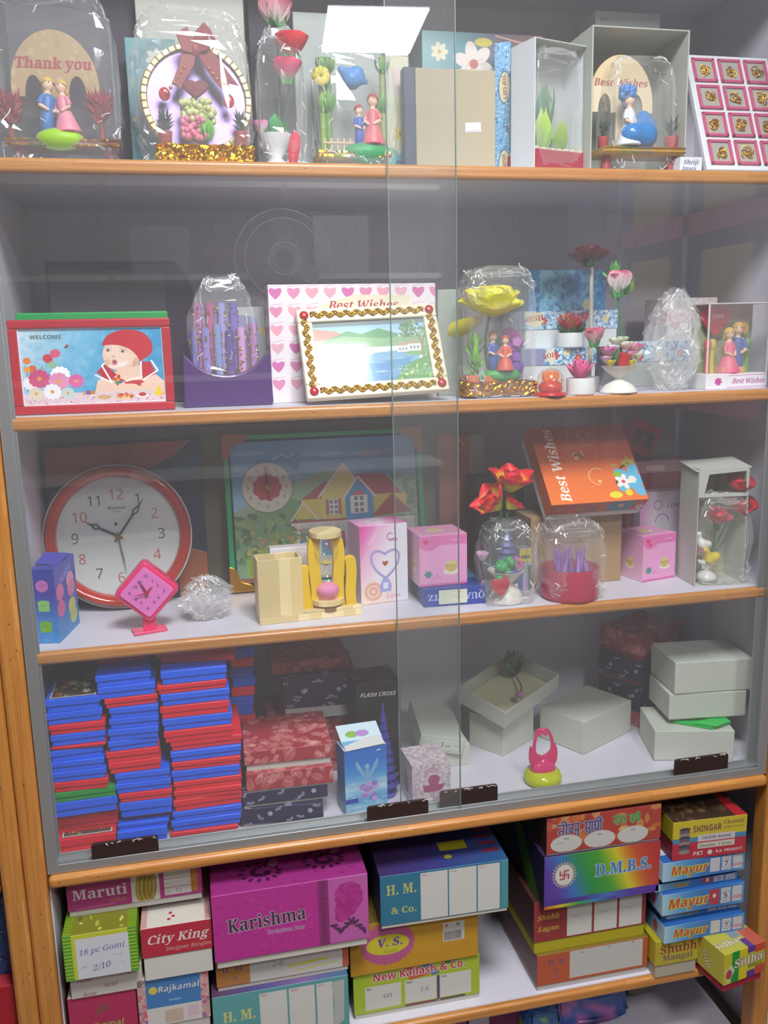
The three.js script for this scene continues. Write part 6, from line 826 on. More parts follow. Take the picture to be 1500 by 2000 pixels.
// ---------- fourth shelf: stacks of flat boxes ----------
const RED = mat(0xe4162e, 0.35, { clearcoat: 0.3 }), BLUE = mat(0x1c62ee, 0.35, { clearcoat: 0.3 }), GREEN = mat(0x0f9a38, 0.35, { clearcoat: 0.4 });
const FLATM = { r: RED, b: BLUE, g: GREEN }, FLATN = { r: 'red', b: 'blue', g: 'green' }, ORD = ['first', 'second', 'third', 'fourth', 'fifth', 'sixth', 'seventh', 'eighth', 'ninth', 'tenth', 'eleventh', 'twelfth', 'thirteenth', 'fourteenth', 'fifteenth', 'sixteenth', 'seventeenth'];
const picTex = print(110, 150, 1.6, (g, w, h) => { fill(g, '#4a3c38', 0, 0, w, h); for (let i = 0; i < 40; i++) flowerInk(g, rr(0, w), rr(0, h), rr(6, 14), ['#8a2a38', '#c8a0a0', '#5a7a50', '#d8c8b8', '#7a4a30'][i % 5], '#c8b060', 5, i); g.strokeStyle = '#d8d8e0'; g.lineWidth = 3; g.strokeRect(3, 3, w - 6, h - 6); });
function flatStack(list, where, d, top) { // bottom to top: [colour, row of the top at the left, left, right, z]
  let Y = S[3];
  list.forEach(([c, row, xl, xr, z], i) => {
    const zz = z ?? -0.06, A = col(Y, xl, zz), Bq = col(Y, xr, zz + rr(-0.004, 0.004)), h = Math.max(0.006, yAt(A, row) - Y), w = Math.hypot(Bq.x - A.x, Bq.z - A.z), yaw = Math.atan2(A.z - Bq.z, Bq.x - A.x), n = list.length - 1 - i;
    const o = thing('bangle_box', FLATN[c] + ' flat box, ' + (n ? ORD[n] + ' from the top of the ' : 'topmost of the ') + where, 'box', V3((A.x + Bq.x) / 2 - Math.sin(yaw) * d / 2, Y + 0.0002, (A.z + Bq.z) / 2 - Math.cos(yaw) * d / 2), yaw, 'flat bangle boxes on the fourth shelf');
    const hh = h - 0.0004; part('base', rb(w - 0.005, hh * 0.5, d - 0.005, 0.001), FLATM[c], o, [0, hh * 0.25, 0]); const l = part('lid', rb(w, hh * 0.52, d, 0.0014), FLATM[c], o, [0, hh * 0.74, 0]);
    if (top && (n === 0 || i === 0 || z < -0.08)) part('picture_top', rb(w - 0.012, 0.0008, d - 0.012, 0.0003), printed(picTex, 0.15), l, [0, hh * 0.26 + 0.0002, 0]);
    Y += h;
  });
  return Y;
}
flatStack([['r', 1642, 115, 229, -0.062], ['r', 1611, 112, 232, -0.084], ['r', 1592, 111, 233, -0.075], ['b', 1571, 107, 231], ['g', 1551, 105, 229], ['r', 1531, 104, 213], ['b', 1511, 101, 209], ['b', 1491, 99, 205], ['b', 1469, 99, 203], ['r', 1461, 100, 207], ['b', 1438, 100, 208], ['r', 1419, 96, 207], ['b', 1396, 91, 201], ['b', 1369, 90, 197]], 'stack beside the aluminium stile', 0.15, true);
const stackTop = flatStack([['b', 1627, 231, 329, -0.056], ['b', 1611, 231, 331, -0.062], ['r', 1590, 236, 336, -0.078], ['b', 1570, 235, 338], ['r', 1552, 233, 337], ['b', 1533, 226, 335], ['b', 1513, 225, 333], ['r', 1492, 213, 316], ['r', 1471, 208, 313], ['b', 1450, 212, 311], ['b', 1427, 212, 311], ['b', 1406, 214, 311], ['b', 1385, 214, 310], ['r', 1367, 205, 309], ['b', 1344, 192, 305], ['b', 1322, 187, 296]], 'middle flat box stack', 0.15, false);
const sideTop = flatStack([['r', 1628, 334, 466, -0.058], ['b', 1606, 336, 472], ['b', 1588, 338, 473], ['r', 1565, 340, 474], ['r', 1547, 340, 473], ['r', 1529, 340, 473], ['b', 1508, 336, 470], ['r', 1491, 336, 471], ['b', 1471, 334, 472], ['r', 1450, 334, 474, -0.064], ['r', 1430, 321, 457], ['b', 1406, 318, 455], ['r', 1382, 314, 449], ['b', 1358, 315, 450], ['r', 1341, 308, 444], ['b', 1313, 315, 444]], 'stack beside the paisley boxes', 0.15, false);
{
  const loose = (c, label, Y, xl, xr, z, h, turn, roll = 0) => { const A = col(Y, xl, z), B = col(Y, xr, z), w = B.x - A.x, o = thing('bangle_box', label, 'box', V3((A.x + B.x) / 2, Y + 0.0004, z - 0.07), turn, 'flat bangle boxes on the fourth shelf'); o.rotation.z = roll; part('base', rb(w - 0.002, h * 0.5, 0.13, 0.001), FLATM[c], o, [0, h * 0.25, 0]); part('lid', rb(w, h * 0.52, 0.132, 0.0014), FLATM[c], o, [0, h * 0.74, 0]); };
  loose('r', 'red flat box pushed back on top of the middle stack', stackTop, 186, 282, -0.12, 0.016, 0.05);
  loose('r', 'red flat box lying askew on the stack beside the paisley boxes, lower of two', sideTop, 322, 468, -0.09, 0.012, -0.12);
  loose('r', 'red flat box lying askew on the stack beside the paisley boxes, upper of two', sideTop + 0.0125, 300, 432, -0.1, 0.0135, 0.06);
  let y = S[3]; for (let i = 0; i < 15; i++) { loose(i % 3 === 1 ? 'r' : 'b', (i % 3 === 1 ? 'red' : 'blue') + ' flat box in the shaded rear stack, ' + ORD[14 - i] + ' from its top', y, 452, 498, -0.215, 0.0198, -0.05 + (i % 4) * 0.03); y += 0.0205; }
}
// paisley gift boxes
const paisley = (g, W, H) => { fill(g, '#a8303c', 0, 0, W, H); for (let i = 0; i < W * H / 300; i++) { const x = rr(0, W), y = rr(0, H), k = rr(5, 12); g.save(); g.translate(x, y); g.rotate(rr(0, 6)); for (let q = 1; q < 4; q++) { g.strokeStyle = 'rgba(244,190,178,.75)'; g.lineWidth = 0.9; g.beginPath(); g.moveTo(-k * q / 3, 0); g.bezierCurveTo(-k * q / 3, -k * q / 4, k * q / 3, -k * q / 3, k * q / 2.2, 0); g.bezierCurveTo(k * q / 3, k * q / 4, -k * q / 4, k * q / 3, -k * q / 3, 0); g.stroke(); } g.restore(); arc(g, 'rgba(236,170,160,.4)', 0.4, x + 6, y, rr(1, 3), 0, 4); } };
const sprig = (g, W, H) => { fill(g, '#2a2148', 0, 0, W, H); const n = Math.round(W * H / 620); for (let i = 0; i < n; i++) { const x = (i * 0.618 % 1) * W + rr(-6, 6), y = ((i * 0.7549 + 0.2) % 1) * H + rr(-3, 3), a = rr(-0.8, 0.8); if (i % 4 === 3) { flowerInk(g, x, y, 5, '#c8c4d4', '#2a2148', 6); } else for (let q = -2; q <= 2; q++) ell(g, '#bdb8cc', x + Math.cos(a) * q * 2.8 + Math.sin(a) * Math.abs(q) * 2, y + Math.sin(a) * q * 2.8 - Math.abs(q) * 1.2, 3.2, 0.9, a + (q < 0 ? -0.8 : 0.8)); } };
const pA = (f) => ({ F: f, T: f, L: f });
{
  const a = carton({ n: 'gift_box', l: 'navy sprigged gift box, lowest of the paisley stack', Y: S[3], A: on(S[3], 472, 1622), B: on(S[3], 634, 1609), t: 1585, d: 0.15, k: 2.6, lid: 0.86, base: 0x9a948c, art: pA(sprig) });
  a.o.position.z -= 0.008;
  const b = carton({ n: 'gift_box', l: 'navy sprigged gift box, second from the bottom of the paisley stack', Y: a.top, z: -0.07, z2: -0.066, x: [475, 641], t: 1550, d: 0.15, k: 2.6, lid: 0.86, base: 0xa8a29a, art: pA(sprig) });
  const c = carton({ n: 'gift_box', l: 'red paisley gift box resting on the navy sprigged boxes', Y: b.top, z: -0.068, z2: -0.062, x: [482, 652], t: 1513, d: 0.16, k: 2.6, lid: 0.92, base: 0xb8b2aa, art: pA(paisley) });
  carton({ n: 'gift_box', l: 'red paisley gift box with a white base, topmost beside the flat box stacks', Y: c.top, z: -0.075, z2: -0.069, x: [478, 650], t: 1470, d: 0.16, k: 2.6, lid: 0.66, base: 0xc8c2ba, inset: 0.004, art: pA(paisley) });
  const y0 = yAt(col(S[3], 560, -0.25), 1402), s = carton({ n: 'gift_box', l: 'red paisley gift box in the shade carrying the navy and red pair', Y: S[3], z: -0.25, x: [530, 690], h: y0 - S[3], d: 0.13, k: 1.5, art: pA(paisley) });
  const d = carton({ n: 'gift_box', l: 'navy sprigged gift box with white base, high at the back under a red lid', Y: s.top, z: -0.235, z2: -0.225, x: [556, 697], t: 1323, d: 0.14, k: 2.6, lid: 0.74, base: 0xc8c4c0, art: pA(sprig) });
  carton({ n: 'gift_box', l: 'red paisley gift box crowning the rear pile beside the black carton', Y: d.top, z: -0.25, x: [530, 682], t: 1297, d: 0.13, k: 2.6, art: pA(paisley) });
}
carton({ n: 'printed_carton', l: 'black carton with white slanted lettering beside the blue angel carton', Y: S[3], A: col(S[3], 700, -0.152), B: col(S[3], 786, -0.158), t: 1339, d: 0.09, k: 4, bg: '#241d1c', art: crossArt });
{ // angel carton
  const c = carton({ n: 'small_carton', l: 'blue carton picturing an angel over a lilac rose, its top torn open', A: on(S[3], 676, 1597), B: on(S[3], 758, 1579), t: 1468, d: 0.05, k: 7, bg: '#3a7cc4', art: { F: (g, W, H) => { fill(g, grad(g, 0, 0, 0, H, ['#2a70c8', '#2f78cc', '#4a98d8', '#a8d4e8', '#5aa4d8', '#b8dcec']), 0, 0, W, H); for (let i = 0; i < 30; i++) { g.globalAlpha = 0.3; ell(g, '#e4f2f8', rr(0, W), rr(H * .45, H), rr(5, 14), rr(2, 4)); } g.globalAlpha = 1; fill(g, '#2448b0', 0, H * .74, W * .3, H * .07); for (const s of [-1, 1]) for (let i = 0; i < 6; i++) ell(g, '#84b4d6', W * .53 + s * (8 + i * 2.2), H * (.4 - i * .028), 3, 10, s * (0.5 - i * .05)); ell(g, '#8fbcd8', W * .53, H * .29, 4.6, 5.6); poly(g, '#7fb0d2', [[W * .45, H * .52], [W * .49, H * .34], [W * .57, H * .34], [W * .62, H * .52]]); for (let i = 0; i < 22; i++) ell(g, ['#b08ad0', '#9a78c8', '#c8a4dc'][i % 3], W * .55 + rr(-14, 14), H * .68 + rr(-18, 16), 6, 5); fill(g, '#d8ecf4', W * .76, H * .06, 8, 2.4); }, L: (g, W, H) => fill(g, grad(g, 0, 0, 0, H, ['#2c5ca8', '#3a6ab0', '#6a98b8']), 0, 0, W, H), T: (g, W, H) => fill(g, '#c8d0d4', 0, 0, W, H) } });
  part('open_flap', rb(c.w * 0.98, 0.0012, 0.05, 0.0004), printed(print(60, 50, 4, (g, w, h) => { fill(g, '#cfe4ec', 0, 0, w, h); ell(g, '#8ab84a', w * .3, h * .5, 9, 8); ell(g, '#b48ac8', w * .56, h * .5, 10, 8); fill(g, '#6ab0d8', 0, h * .8, w, h * .2); }), 0.5), c.o, [0.001, c.h + 0.013, -0.012], [0.5, 0, -0.06]); part('inner_flap', rb(c.w * 0.9, 0.001, 0.03, 0.0004), WHITE, c.o, [0, c.h + 0.004, 0.012], [0.2, 0, 0.03]);
}
{ const o = base('miniature_tree', 'translucent violet miniature fir tree behind the blue angel carton', 'ornament', S[3], 752, -0.126), H = L(o, 745, 1372)[1]; const p = []; for (let i = 0; i < 9; i++) { const y = H * (0.12 + i * 0.085), r = 0.03 * (1 - i / 10.5); p.push([r, y], [r * 0.62, y + H * 0.062]); } part('tree', flat(lathe([[0.001, H * 0.1], ...p, [0.0035, H * 0.9], [0.001, H]], 9)), mat(0x5a5ac0, 0.12, { transmission: 0.45, thickness: 0 }), o); part('stand', lathe([[0.001, 0], [0.024, 0], [0.024, 0.008], [0.008, 0.014], [0.006, H * 0.12], [0.001, H * 0.12]], 20), mat(0x6a6acc, 0.2, { transmission: 0.4, thickness: 0 }), o); }
const marble = (g, W, H) => { fill(g, '#d9ccd0', 0, 0, W, H); speck(g, W, H, W * H / 14, ['rgba(196,140,160,.3)', 'rgba(240,234,234,.5)', 'rgba(180,130,150,.2)'], 1.5, 6); };
carton({ n: 'small_carton', l: 'pale marbled carton with a magenta rose, between two brown grips', A: col(S[3], 806, -0.053), B: col(S[3], 881, -0.056), t: 1497, d: 0.085, k: 7, bg: '#d8ccd0', art: { F: (g, W, H) => { marble(g, W, H); ell(g, '#d0489a', W * .52, H * .16, 9, 5); ell(g, '#e0d0d4', W * .52, H * .16, 7.4, 3.6); txt(g, 'gift', W * .52, H * .16, 5, { c: '#b83a80' }); const x = W * .56, y = H * .5; ell(g, '#b0206c', x, y - 10, 12, 11); ell(g, '#b0206c', x, y + 5, 12, 10); poly(g, '#a81c68', [[x - 24, y - 2], [x - 8, y + 2], [x - 6, y + 16], [x - 20, y + 14]]); poly(g, '#a81c68', [[x + 23, y - 1], [x + 9, y + 2], [x + 6, y + 16], [x + 16, y + 12]]); arc(g, '#d05a98', 0.8, x, y - 8, 5, 0, 4); }, T: (g, W, H) => { marble(g, W, H); ell(g, '#c86a94', W * .5, H * .5, 6, 4); ell(g, '#d9c4cc', W * .5, H * .5, 5, 3); line(g, '#9a8288', 0.6, [[0, H - 1], [W, H - 1]]); }, L: (g, W, H) => { marble(g, W, H); ell(g, '#a02878', W * .5, H * .6, 14, 22); } } });
// grey board boxes
const grayTex = print(200, 200, 2, (g, w, h) => { fill(g, '#c3c6b9', 0, 0, w, h); speck(g, w, h, 2600, ['rgba(255,255,240,.12)', 'rgba(120,124,110,.10)'], 0.4, 1.8); }); grayTex.wrapS = grayTex.wrapT = THREE.RepeatWrapping;
const BOARD = new THREE.MeshPhysicalMaterial({ map: grayTex, roughness: 0.85 });
{
  const A = col(S[3], 846, -0.2), B = col(S[3], 918, -0.2), o = thing('grey_box', 'long grey board box with handwriting on its askew lid', 'box', V3((A.x + B.x) / 2, S[3], -0.2)), w = B.x - A.x, h = yAt(B, 1452) - S[3];
  part('base', rb(w, h, 0.18, 0.0015), BOARD, o, [0, h / 2, -0.09]); const l = part('lid', rb(w + 0.014, 0.036, 0.19, 0.0015), BOARD, o, [-0.012, h + 0.008, -0.088], [0, -0.12, -0.2]);
  part('handwriting', uvFit(rb(w * 0.9, 0.024, 0.0006, 0.0002), -w * .45, -0.012, w * .9, 0.024), printed(print(80, 24, 7, (g, W, H) => { fill(g, '#ccd0c2', 0, 0, W, H); txt(g, '3', W * .5, H * .45, 14, { c: '#3a3c38', b: 0, f: 'serif' }); scribble(g, '#3a3c38', 0.9, W * .6, H * .56, 13, 2); line(g, '#3a3c3a', 0.7, [[W * .15, H * .28], [W * .28, H * .5]]); line(g, '#3a3c3a', 0.7, [[W * .84, H * .42], [W * .97, H * .52]]); }), 0.8), l, [0, 0, 0.0956]);
}
function cornerBox(label, C, R, Lf, h, name = 'grey_box') { // box whose nearest corner is C
  const yaw = Math.atan2(C.z - R.z, R.x - C.x), w = Math.hypot(R.x - C.x, R.z - C.z), d = Math.hypot(Lf.x - C.x, Lf.z - C.z), p = C.clone().add(V3(Math.cos(yaw) * w / 2 - Math.sin(yaw) * d / 2, 0, -Math.sin(yaw) * w / 2 - Math.cos(yaw) * d / 2));
  return { o: thing(name, label, 'box', p, yaw), w, d, yaw };
}
{
  const C = on(S[3], 983, 1478), h = yAt(C, 1412) - S[3], q = cornerBox('deep grey board box holding an open tray with a green fabric flower', C, V3(C.x + 0.098, C.y, C.z - 0.067), V3(C.x - 0.046, C.y, C.z - 0.083), h);
  part('box_body', rb(q.w, h, q.d, 0.0015), BOARD, q.o, [0, h / 2, 0]);
  const T = part('tray_floor', rb(q.w + 0.085, 0.002, q.d + 0.036, 0.0006), BOARD, q.o, [0.02, h + 0.028, 0.004], [0.2, 0.0, 0.14]), tw = q.w + 0.085, td = q.d + 0.036, th = 0.04;
  for (const s of [-1, 1]) { part('tray_wall', rb(tw, th, 0.002, 0.0005), BOARD, T, [0, th / 2, s * (td / 2 - 0.001)]); part('tray_wall', rb(0.002, th, td - 0.004, 0.0005), BOARD, T, [s * (tw / 2 - 0.001), th / 2, 0]); }
  part('paper_lining', rb(tw - 0.01, 0.002, td - 0.01, 0.0006), mat(0xc6c49c, 0.85), T, [0, 0.004, 0]);
  const f = thing('artificial_flowers', 'green fabric flower with striped leaves lying in the open grey tray', 'flowers', q.o.localToWorld(V3(0.055, h + 0.058, -0.01)), q.yaw + 0.4);
  leafy(f, 'leaf', [0.012, 0, 0], 10, 0.062, 0.024, 0x1d5a2a, 0x5a9a50, 1.0); part('white_petal', moved(petalGeo(0.06, 0.03, -0.2, 0.2, 0xc8d0b8, 0xa8c490), 0, 0, 0, 0.4, 2.0, 0), vmat(0.6), f, [0.02, 0.004, -0.01]); part('white_petal', moved(petalGeo(0.05, 0.028, -0.2, 0.2, 0xd8dcd0, 0xb8c8a8), 0, 0, 0, 0.5, 0.6, 0), vmat(0.6), f, [0.03, 0.002, -0.012]); part('stem', tube([[0, 0, 0.01], [-0.04, -0.004, 0.03], [-0.08, -0.01, 0.035]], 0.002, 10), mat(0x7a5a38, 0.6), f); part('pink_bud', moved(sph(0.008, 10, 8), -0.085, -0.006, 0.036), mat(0xb87aa8, 0.5), f);
}
{ const C = on(S[3], 1139, 1475), h = yAt(C, 1411) - S[3], q = cornerBox('low closed grey board box turned corner-on behind the pink swan ornament', C, V3(C.x + 0.158, C.y, C.z - 0.083), V3(C.x - 0.058, C.y, C.z - 0.11), h); part('lid', rb(q.w, h * 0.985, q.d, 0.0015), BOARD, q.o, [0, h * 0.505, 0]); part('base', rb(q.w - 0.003, h * 0.5, q.d - 0.003, 0.001), BOARD, q.o, [0, h * 0.25, 0]); }
{ // three stacked grey boxes and the green pouch
  const A = on(S[3], 1277, 1487), a = carton({ n: 'grey_box', l: 'lowest of three stacked grey board boxes, a brown grip before it', A, B: V3(1.1, S[3], -0.068), t: 1428, d: 0.13, m: BOARD, lid: 0.97 });
  const p = thing('fabric_pouch', 'bright green pouch sticking out between two stacked grey boxes', 'pouch', V3(a.A.x + 0.12, a.top, -0.105)); const s = shape([[-0.06, 0.03], [0.0, -0.02], [0.052, -0.006], [0.06, 0.05], [-0.04, 0.06]]); part('pouch_body', moved(extrude(s, 0.008, 0.002), 0, 0, 0, -Math.PI / 2), mat(0x18b444, 0.4), p, [0, 0.0004, 0]); part('flap', moved(extrude(shape([[-0.03, 0.0], [0.006, -0.026], [0.048, -0.012], [0.05, 0.02]]), 0.003, 0.001), 0, 0, 0, -Math.PI / 2), mat(0x20c050, 0.4), p, [0, 0.0088, 0]);
  const Y = a.top + 0.0135, b = carton({ n: 'grey_box', l: 'middle of three stacked grey board boxes, lying on the green pouch', Y, A: col(Y, 1306, -0.125), B: col(Y, 1456, -0.1), t: 1357, d: 0.12, m: BOARD, lid: 0.97 });
  const m = carton({ n: 'grey_box', l: 'topmost of three stacked grey board boxes with a tiny paper label', Y: b.top, A: col(b.top, 1317, -0.12), B: col(b.top, 1468, -0.1), t: 1295, d: 0.13, m: BOARD, lid: 0.97 });
  part('paper_label', rb(0.014, 0.0006, 0.009, 0.0002), mat(0xdcd0c4, 0.7), m.o, [0.012, m.h + 0.0003, 0.03]);
}
{ // dark boxes in the corner behind
  const C = col(S[3], 1248, -0.272), put = (label, Y, w, d, h, art, yaw, lid) => { const o = thing('gift_box', label, 'box', V3(C.x + Math.cos(yaw) * w / 2 - Math.sin(yaw) * d / 2, Y, C.z - Math.sin(yaw) * w / 2 - Math.cos(yaw) * d / 2), yaw); const [g, t] = sheetBox(w, h * lid, d, pA(art), 1.8); part('lid', g, printed(t), o, [0, h - h * lid / 2, 0]); if (lid < 1) part('base', rb(w - 0.004, h * (1 - lid) + 0.002, d - 0.004, 0.001), mat(0x8a2a34, 0.6), o, [0, h * (1 - lid) / 2, 0]); return Y + h; };
  let y = put('red paisley gift box, lowest of the dark pile behind the grey stack', S[3], 0.12, 0.1, 0.036, paisley, 0.55, 1);
  y = put('navy sprigged gift box, lower of two in the corner pile', y, 0.14, 0.118, 0.068, sprig, 0.5, 1); y = put('navy sprigged gift box, upper of two in the corner pile', y, 0.144, 0.12, 0.06, sprig, 0.5, 0.9); put('red paisley gift box topping the corner pile behind the grey stack', y, 0.16, 0.125, 0.062, paisley, 0.42, 0.8);
}
{ // pink swan ornament
  const o = base('swan_ornament', 'translucent pink swan pair on a yellow base behind the glass', 'ornament', S[3], 1060, -0.09), r = (L(o, 1095, 1520)[0] - L(o, 1027, 1520)[0]) / 2, h = L(o, 1060, 1502)[1], PK = mat(0xee3c82, 0.12, { transmission: 0.35, thickness: 0 });
  part('base', lathe([[0.001, 0], [r * .86, 0], [r, h * .16], [r * 1.02, h * .5], [r * .9, h * .88], [r * .6, h], [0.001, h]], 36), mat(0xd8e010, 0.12, { transmission: 0.35, thickness: 0 }), o);
  part('body', skin([[-0.012, h * 1.1, 0, 0.015, 0.012, h * 1.1, 0, 0.015], [0, h * 1.15, 0, 0.014, 0, h * 1.6, 0, 0.01]], 28, 0.012), PK, o);
  for (const s of [-1, 1]) { part('wing', moved(extrude((() => { const q = new THREE.Shape(); q.moveTo(0, 0); q.bezierCurveTo(s * 0.03, 0, s * 0.03, 0.02, s * 0.026, 0.046); q.bezierCurveTo(s * 0.018, 0.03, s * 0.012, 0.026, 0, 0.022); q.closePath(); return q; })(), 0.012, 0.003), 0, 0, -0.006), PK, o, [0, h * 1.15, 0]); const top = L(o, 1053, 1425)[1]; part('neck', tube([[s * 0.005, h * 1.6, 0], [s * 0.019, h * 1.6 + (top - h * 1.6) * 0.35, 0], [s * 0.017, h * 1.6 + (top - h * 1.6) * 0.75, 0], [s * 0.006 - 0.003, top, 0], [-s * 0.009 - 0.003, top - 0.012, 0.003]], 0.0036, 24, 8), PK, o); }
}

// ---------- open lower shelf ----------
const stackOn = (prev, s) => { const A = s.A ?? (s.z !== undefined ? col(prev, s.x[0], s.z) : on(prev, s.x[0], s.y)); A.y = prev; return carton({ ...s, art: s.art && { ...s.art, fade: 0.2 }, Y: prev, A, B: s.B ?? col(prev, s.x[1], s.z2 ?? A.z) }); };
const field = (g, x, y, w, h, label, c = '#2a2a2e', sz = 5) => { fill(g, '#d4d4cc', x, y, w, h); if (label) txt(g, label, x + 3, y + 5, sz, { c, al: 'left' }); };
const dark = '#4a3834';
// left pair of piles
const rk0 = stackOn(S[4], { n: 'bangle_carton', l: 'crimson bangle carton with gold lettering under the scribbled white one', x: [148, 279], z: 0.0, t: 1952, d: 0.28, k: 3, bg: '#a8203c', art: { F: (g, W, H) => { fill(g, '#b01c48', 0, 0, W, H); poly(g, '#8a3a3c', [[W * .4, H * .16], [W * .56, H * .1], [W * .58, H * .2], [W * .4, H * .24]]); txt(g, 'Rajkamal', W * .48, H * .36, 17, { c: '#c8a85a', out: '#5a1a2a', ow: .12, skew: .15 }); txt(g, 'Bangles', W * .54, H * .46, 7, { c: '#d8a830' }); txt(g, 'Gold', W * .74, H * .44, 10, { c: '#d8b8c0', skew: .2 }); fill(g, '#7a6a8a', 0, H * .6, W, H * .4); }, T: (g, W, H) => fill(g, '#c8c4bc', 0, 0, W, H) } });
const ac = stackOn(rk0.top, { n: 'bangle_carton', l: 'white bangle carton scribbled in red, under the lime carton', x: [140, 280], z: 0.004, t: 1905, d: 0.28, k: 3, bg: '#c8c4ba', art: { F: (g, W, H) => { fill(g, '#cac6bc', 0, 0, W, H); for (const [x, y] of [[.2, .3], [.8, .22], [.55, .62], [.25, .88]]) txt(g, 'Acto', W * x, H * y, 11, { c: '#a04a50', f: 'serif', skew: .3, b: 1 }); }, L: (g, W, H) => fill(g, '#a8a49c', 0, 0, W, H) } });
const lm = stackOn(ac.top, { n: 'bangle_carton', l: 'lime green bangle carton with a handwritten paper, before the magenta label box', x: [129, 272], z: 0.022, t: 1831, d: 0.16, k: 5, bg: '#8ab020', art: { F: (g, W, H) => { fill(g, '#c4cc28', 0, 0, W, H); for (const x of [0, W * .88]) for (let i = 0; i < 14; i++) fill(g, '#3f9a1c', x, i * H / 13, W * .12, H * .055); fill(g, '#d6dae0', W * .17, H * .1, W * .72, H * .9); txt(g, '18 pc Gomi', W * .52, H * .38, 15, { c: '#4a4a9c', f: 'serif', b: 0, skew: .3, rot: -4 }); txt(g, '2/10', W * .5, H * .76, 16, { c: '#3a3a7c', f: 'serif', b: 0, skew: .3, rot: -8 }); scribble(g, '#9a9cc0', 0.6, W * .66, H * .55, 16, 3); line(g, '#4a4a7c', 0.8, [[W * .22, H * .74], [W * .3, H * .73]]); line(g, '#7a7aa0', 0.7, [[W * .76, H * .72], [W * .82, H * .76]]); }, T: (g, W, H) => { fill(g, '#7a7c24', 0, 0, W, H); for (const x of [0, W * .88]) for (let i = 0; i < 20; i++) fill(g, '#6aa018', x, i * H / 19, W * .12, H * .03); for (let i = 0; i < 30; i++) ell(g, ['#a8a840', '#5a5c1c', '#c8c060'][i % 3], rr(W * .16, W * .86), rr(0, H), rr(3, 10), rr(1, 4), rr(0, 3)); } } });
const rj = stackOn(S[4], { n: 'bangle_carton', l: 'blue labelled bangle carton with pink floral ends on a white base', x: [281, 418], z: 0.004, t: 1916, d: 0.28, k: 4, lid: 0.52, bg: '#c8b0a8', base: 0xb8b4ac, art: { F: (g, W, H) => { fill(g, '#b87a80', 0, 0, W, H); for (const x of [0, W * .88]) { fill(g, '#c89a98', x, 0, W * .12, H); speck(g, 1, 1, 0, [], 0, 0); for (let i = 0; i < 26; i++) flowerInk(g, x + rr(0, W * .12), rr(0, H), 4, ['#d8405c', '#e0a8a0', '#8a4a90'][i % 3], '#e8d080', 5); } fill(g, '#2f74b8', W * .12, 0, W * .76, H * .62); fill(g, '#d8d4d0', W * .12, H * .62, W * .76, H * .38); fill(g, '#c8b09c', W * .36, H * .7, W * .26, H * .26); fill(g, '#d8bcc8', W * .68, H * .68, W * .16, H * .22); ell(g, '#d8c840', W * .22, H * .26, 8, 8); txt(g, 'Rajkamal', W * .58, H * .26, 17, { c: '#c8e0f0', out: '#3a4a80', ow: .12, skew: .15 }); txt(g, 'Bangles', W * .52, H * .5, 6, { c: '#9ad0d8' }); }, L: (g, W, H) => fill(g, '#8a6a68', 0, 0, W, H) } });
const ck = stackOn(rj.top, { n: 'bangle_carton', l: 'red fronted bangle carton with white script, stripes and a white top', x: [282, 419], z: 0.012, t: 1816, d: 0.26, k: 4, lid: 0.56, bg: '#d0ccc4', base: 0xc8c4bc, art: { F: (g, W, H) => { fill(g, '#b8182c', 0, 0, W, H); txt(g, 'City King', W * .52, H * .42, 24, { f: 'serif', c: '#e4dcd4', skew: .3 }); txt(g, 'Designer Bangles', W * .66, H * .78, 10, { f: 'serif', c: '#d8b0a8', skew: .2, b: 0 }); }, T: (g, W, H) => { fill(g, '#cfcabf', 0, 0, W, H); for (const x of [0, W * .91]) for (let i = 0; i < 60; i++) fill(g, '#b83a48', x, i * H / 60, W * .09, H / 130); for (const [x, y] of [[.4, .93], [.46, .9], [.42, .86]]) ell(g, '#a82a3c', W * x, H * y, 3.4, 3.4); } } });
{ const Y = Math.max(lm.top, ck.top); const A = on(Y, 134, 1794); A.z = Math.max(-0.1, A.z); stackOn(Y, { n: 'bangle_carton', l: 'long magenta bangle carton picturing gold bangles under the sill', A: col(Y, 134, A.z), B: col(Y, 397, A.z), t: 1726, d: 0.26, k: 3.4, lid: 0.84, bg: '#a82878', base: 0xb8b4ae, art: { F: (g, W, H) => { fill(g, '#aa2474', 0, 0, W, H); txt(g, 'Maruti', W * .24, H * .46, 28, { f: 'serif', c: '#dcd8d4' }); txt(g, 'GOLD', W * .37, H * .78, 10, { c: '#a87a2c', f: 'serif' }); line(g, '#c878a8', 1.2, [[W * .06, H * .94], [W * .34, H * .9]]); fill(g, '#cfcabc', W * .47, 0, W * .21, H); for (let i = 0; i < 9; i++) { g.strokeStyle = ['#9a7e1c', '#b8982c', '#7a6414'][i % 3]; g.lineWidth = 2.4; g.beginPath(); g.ellipse(W * (.535 + i * .011), H * .5, 7, H * .44, 0.06, 0, 7); g.stroke(); } field(g, W * .715, H * .06, W * .2, H * .84); for (const y of [.34, .64]) fill(g, '#a82c4c', W * .715, H * y, W * .2, 1.1); txt(g, '12', W * .82, H * .78, 10, { c: '#4a4a50', b: 0 }); for (const y of [.2, .5, .8]) txt(g, 'No.', W * .745, H * y, 5, { c: '#8a6a78', b: 0 }); line(g, '#a0586c', 0.6, [[W * .8, H * .2], [W * .9, H * .18]]); fill(g, '#c87818', W * .915, H * .04, W * .05, H * .84); for (let i = 0; i < 8; i++) arc(g, '#8a4a10', 0.9, W * .94, H * (.1 + i * .1), 4, 0, 4); } } }); }
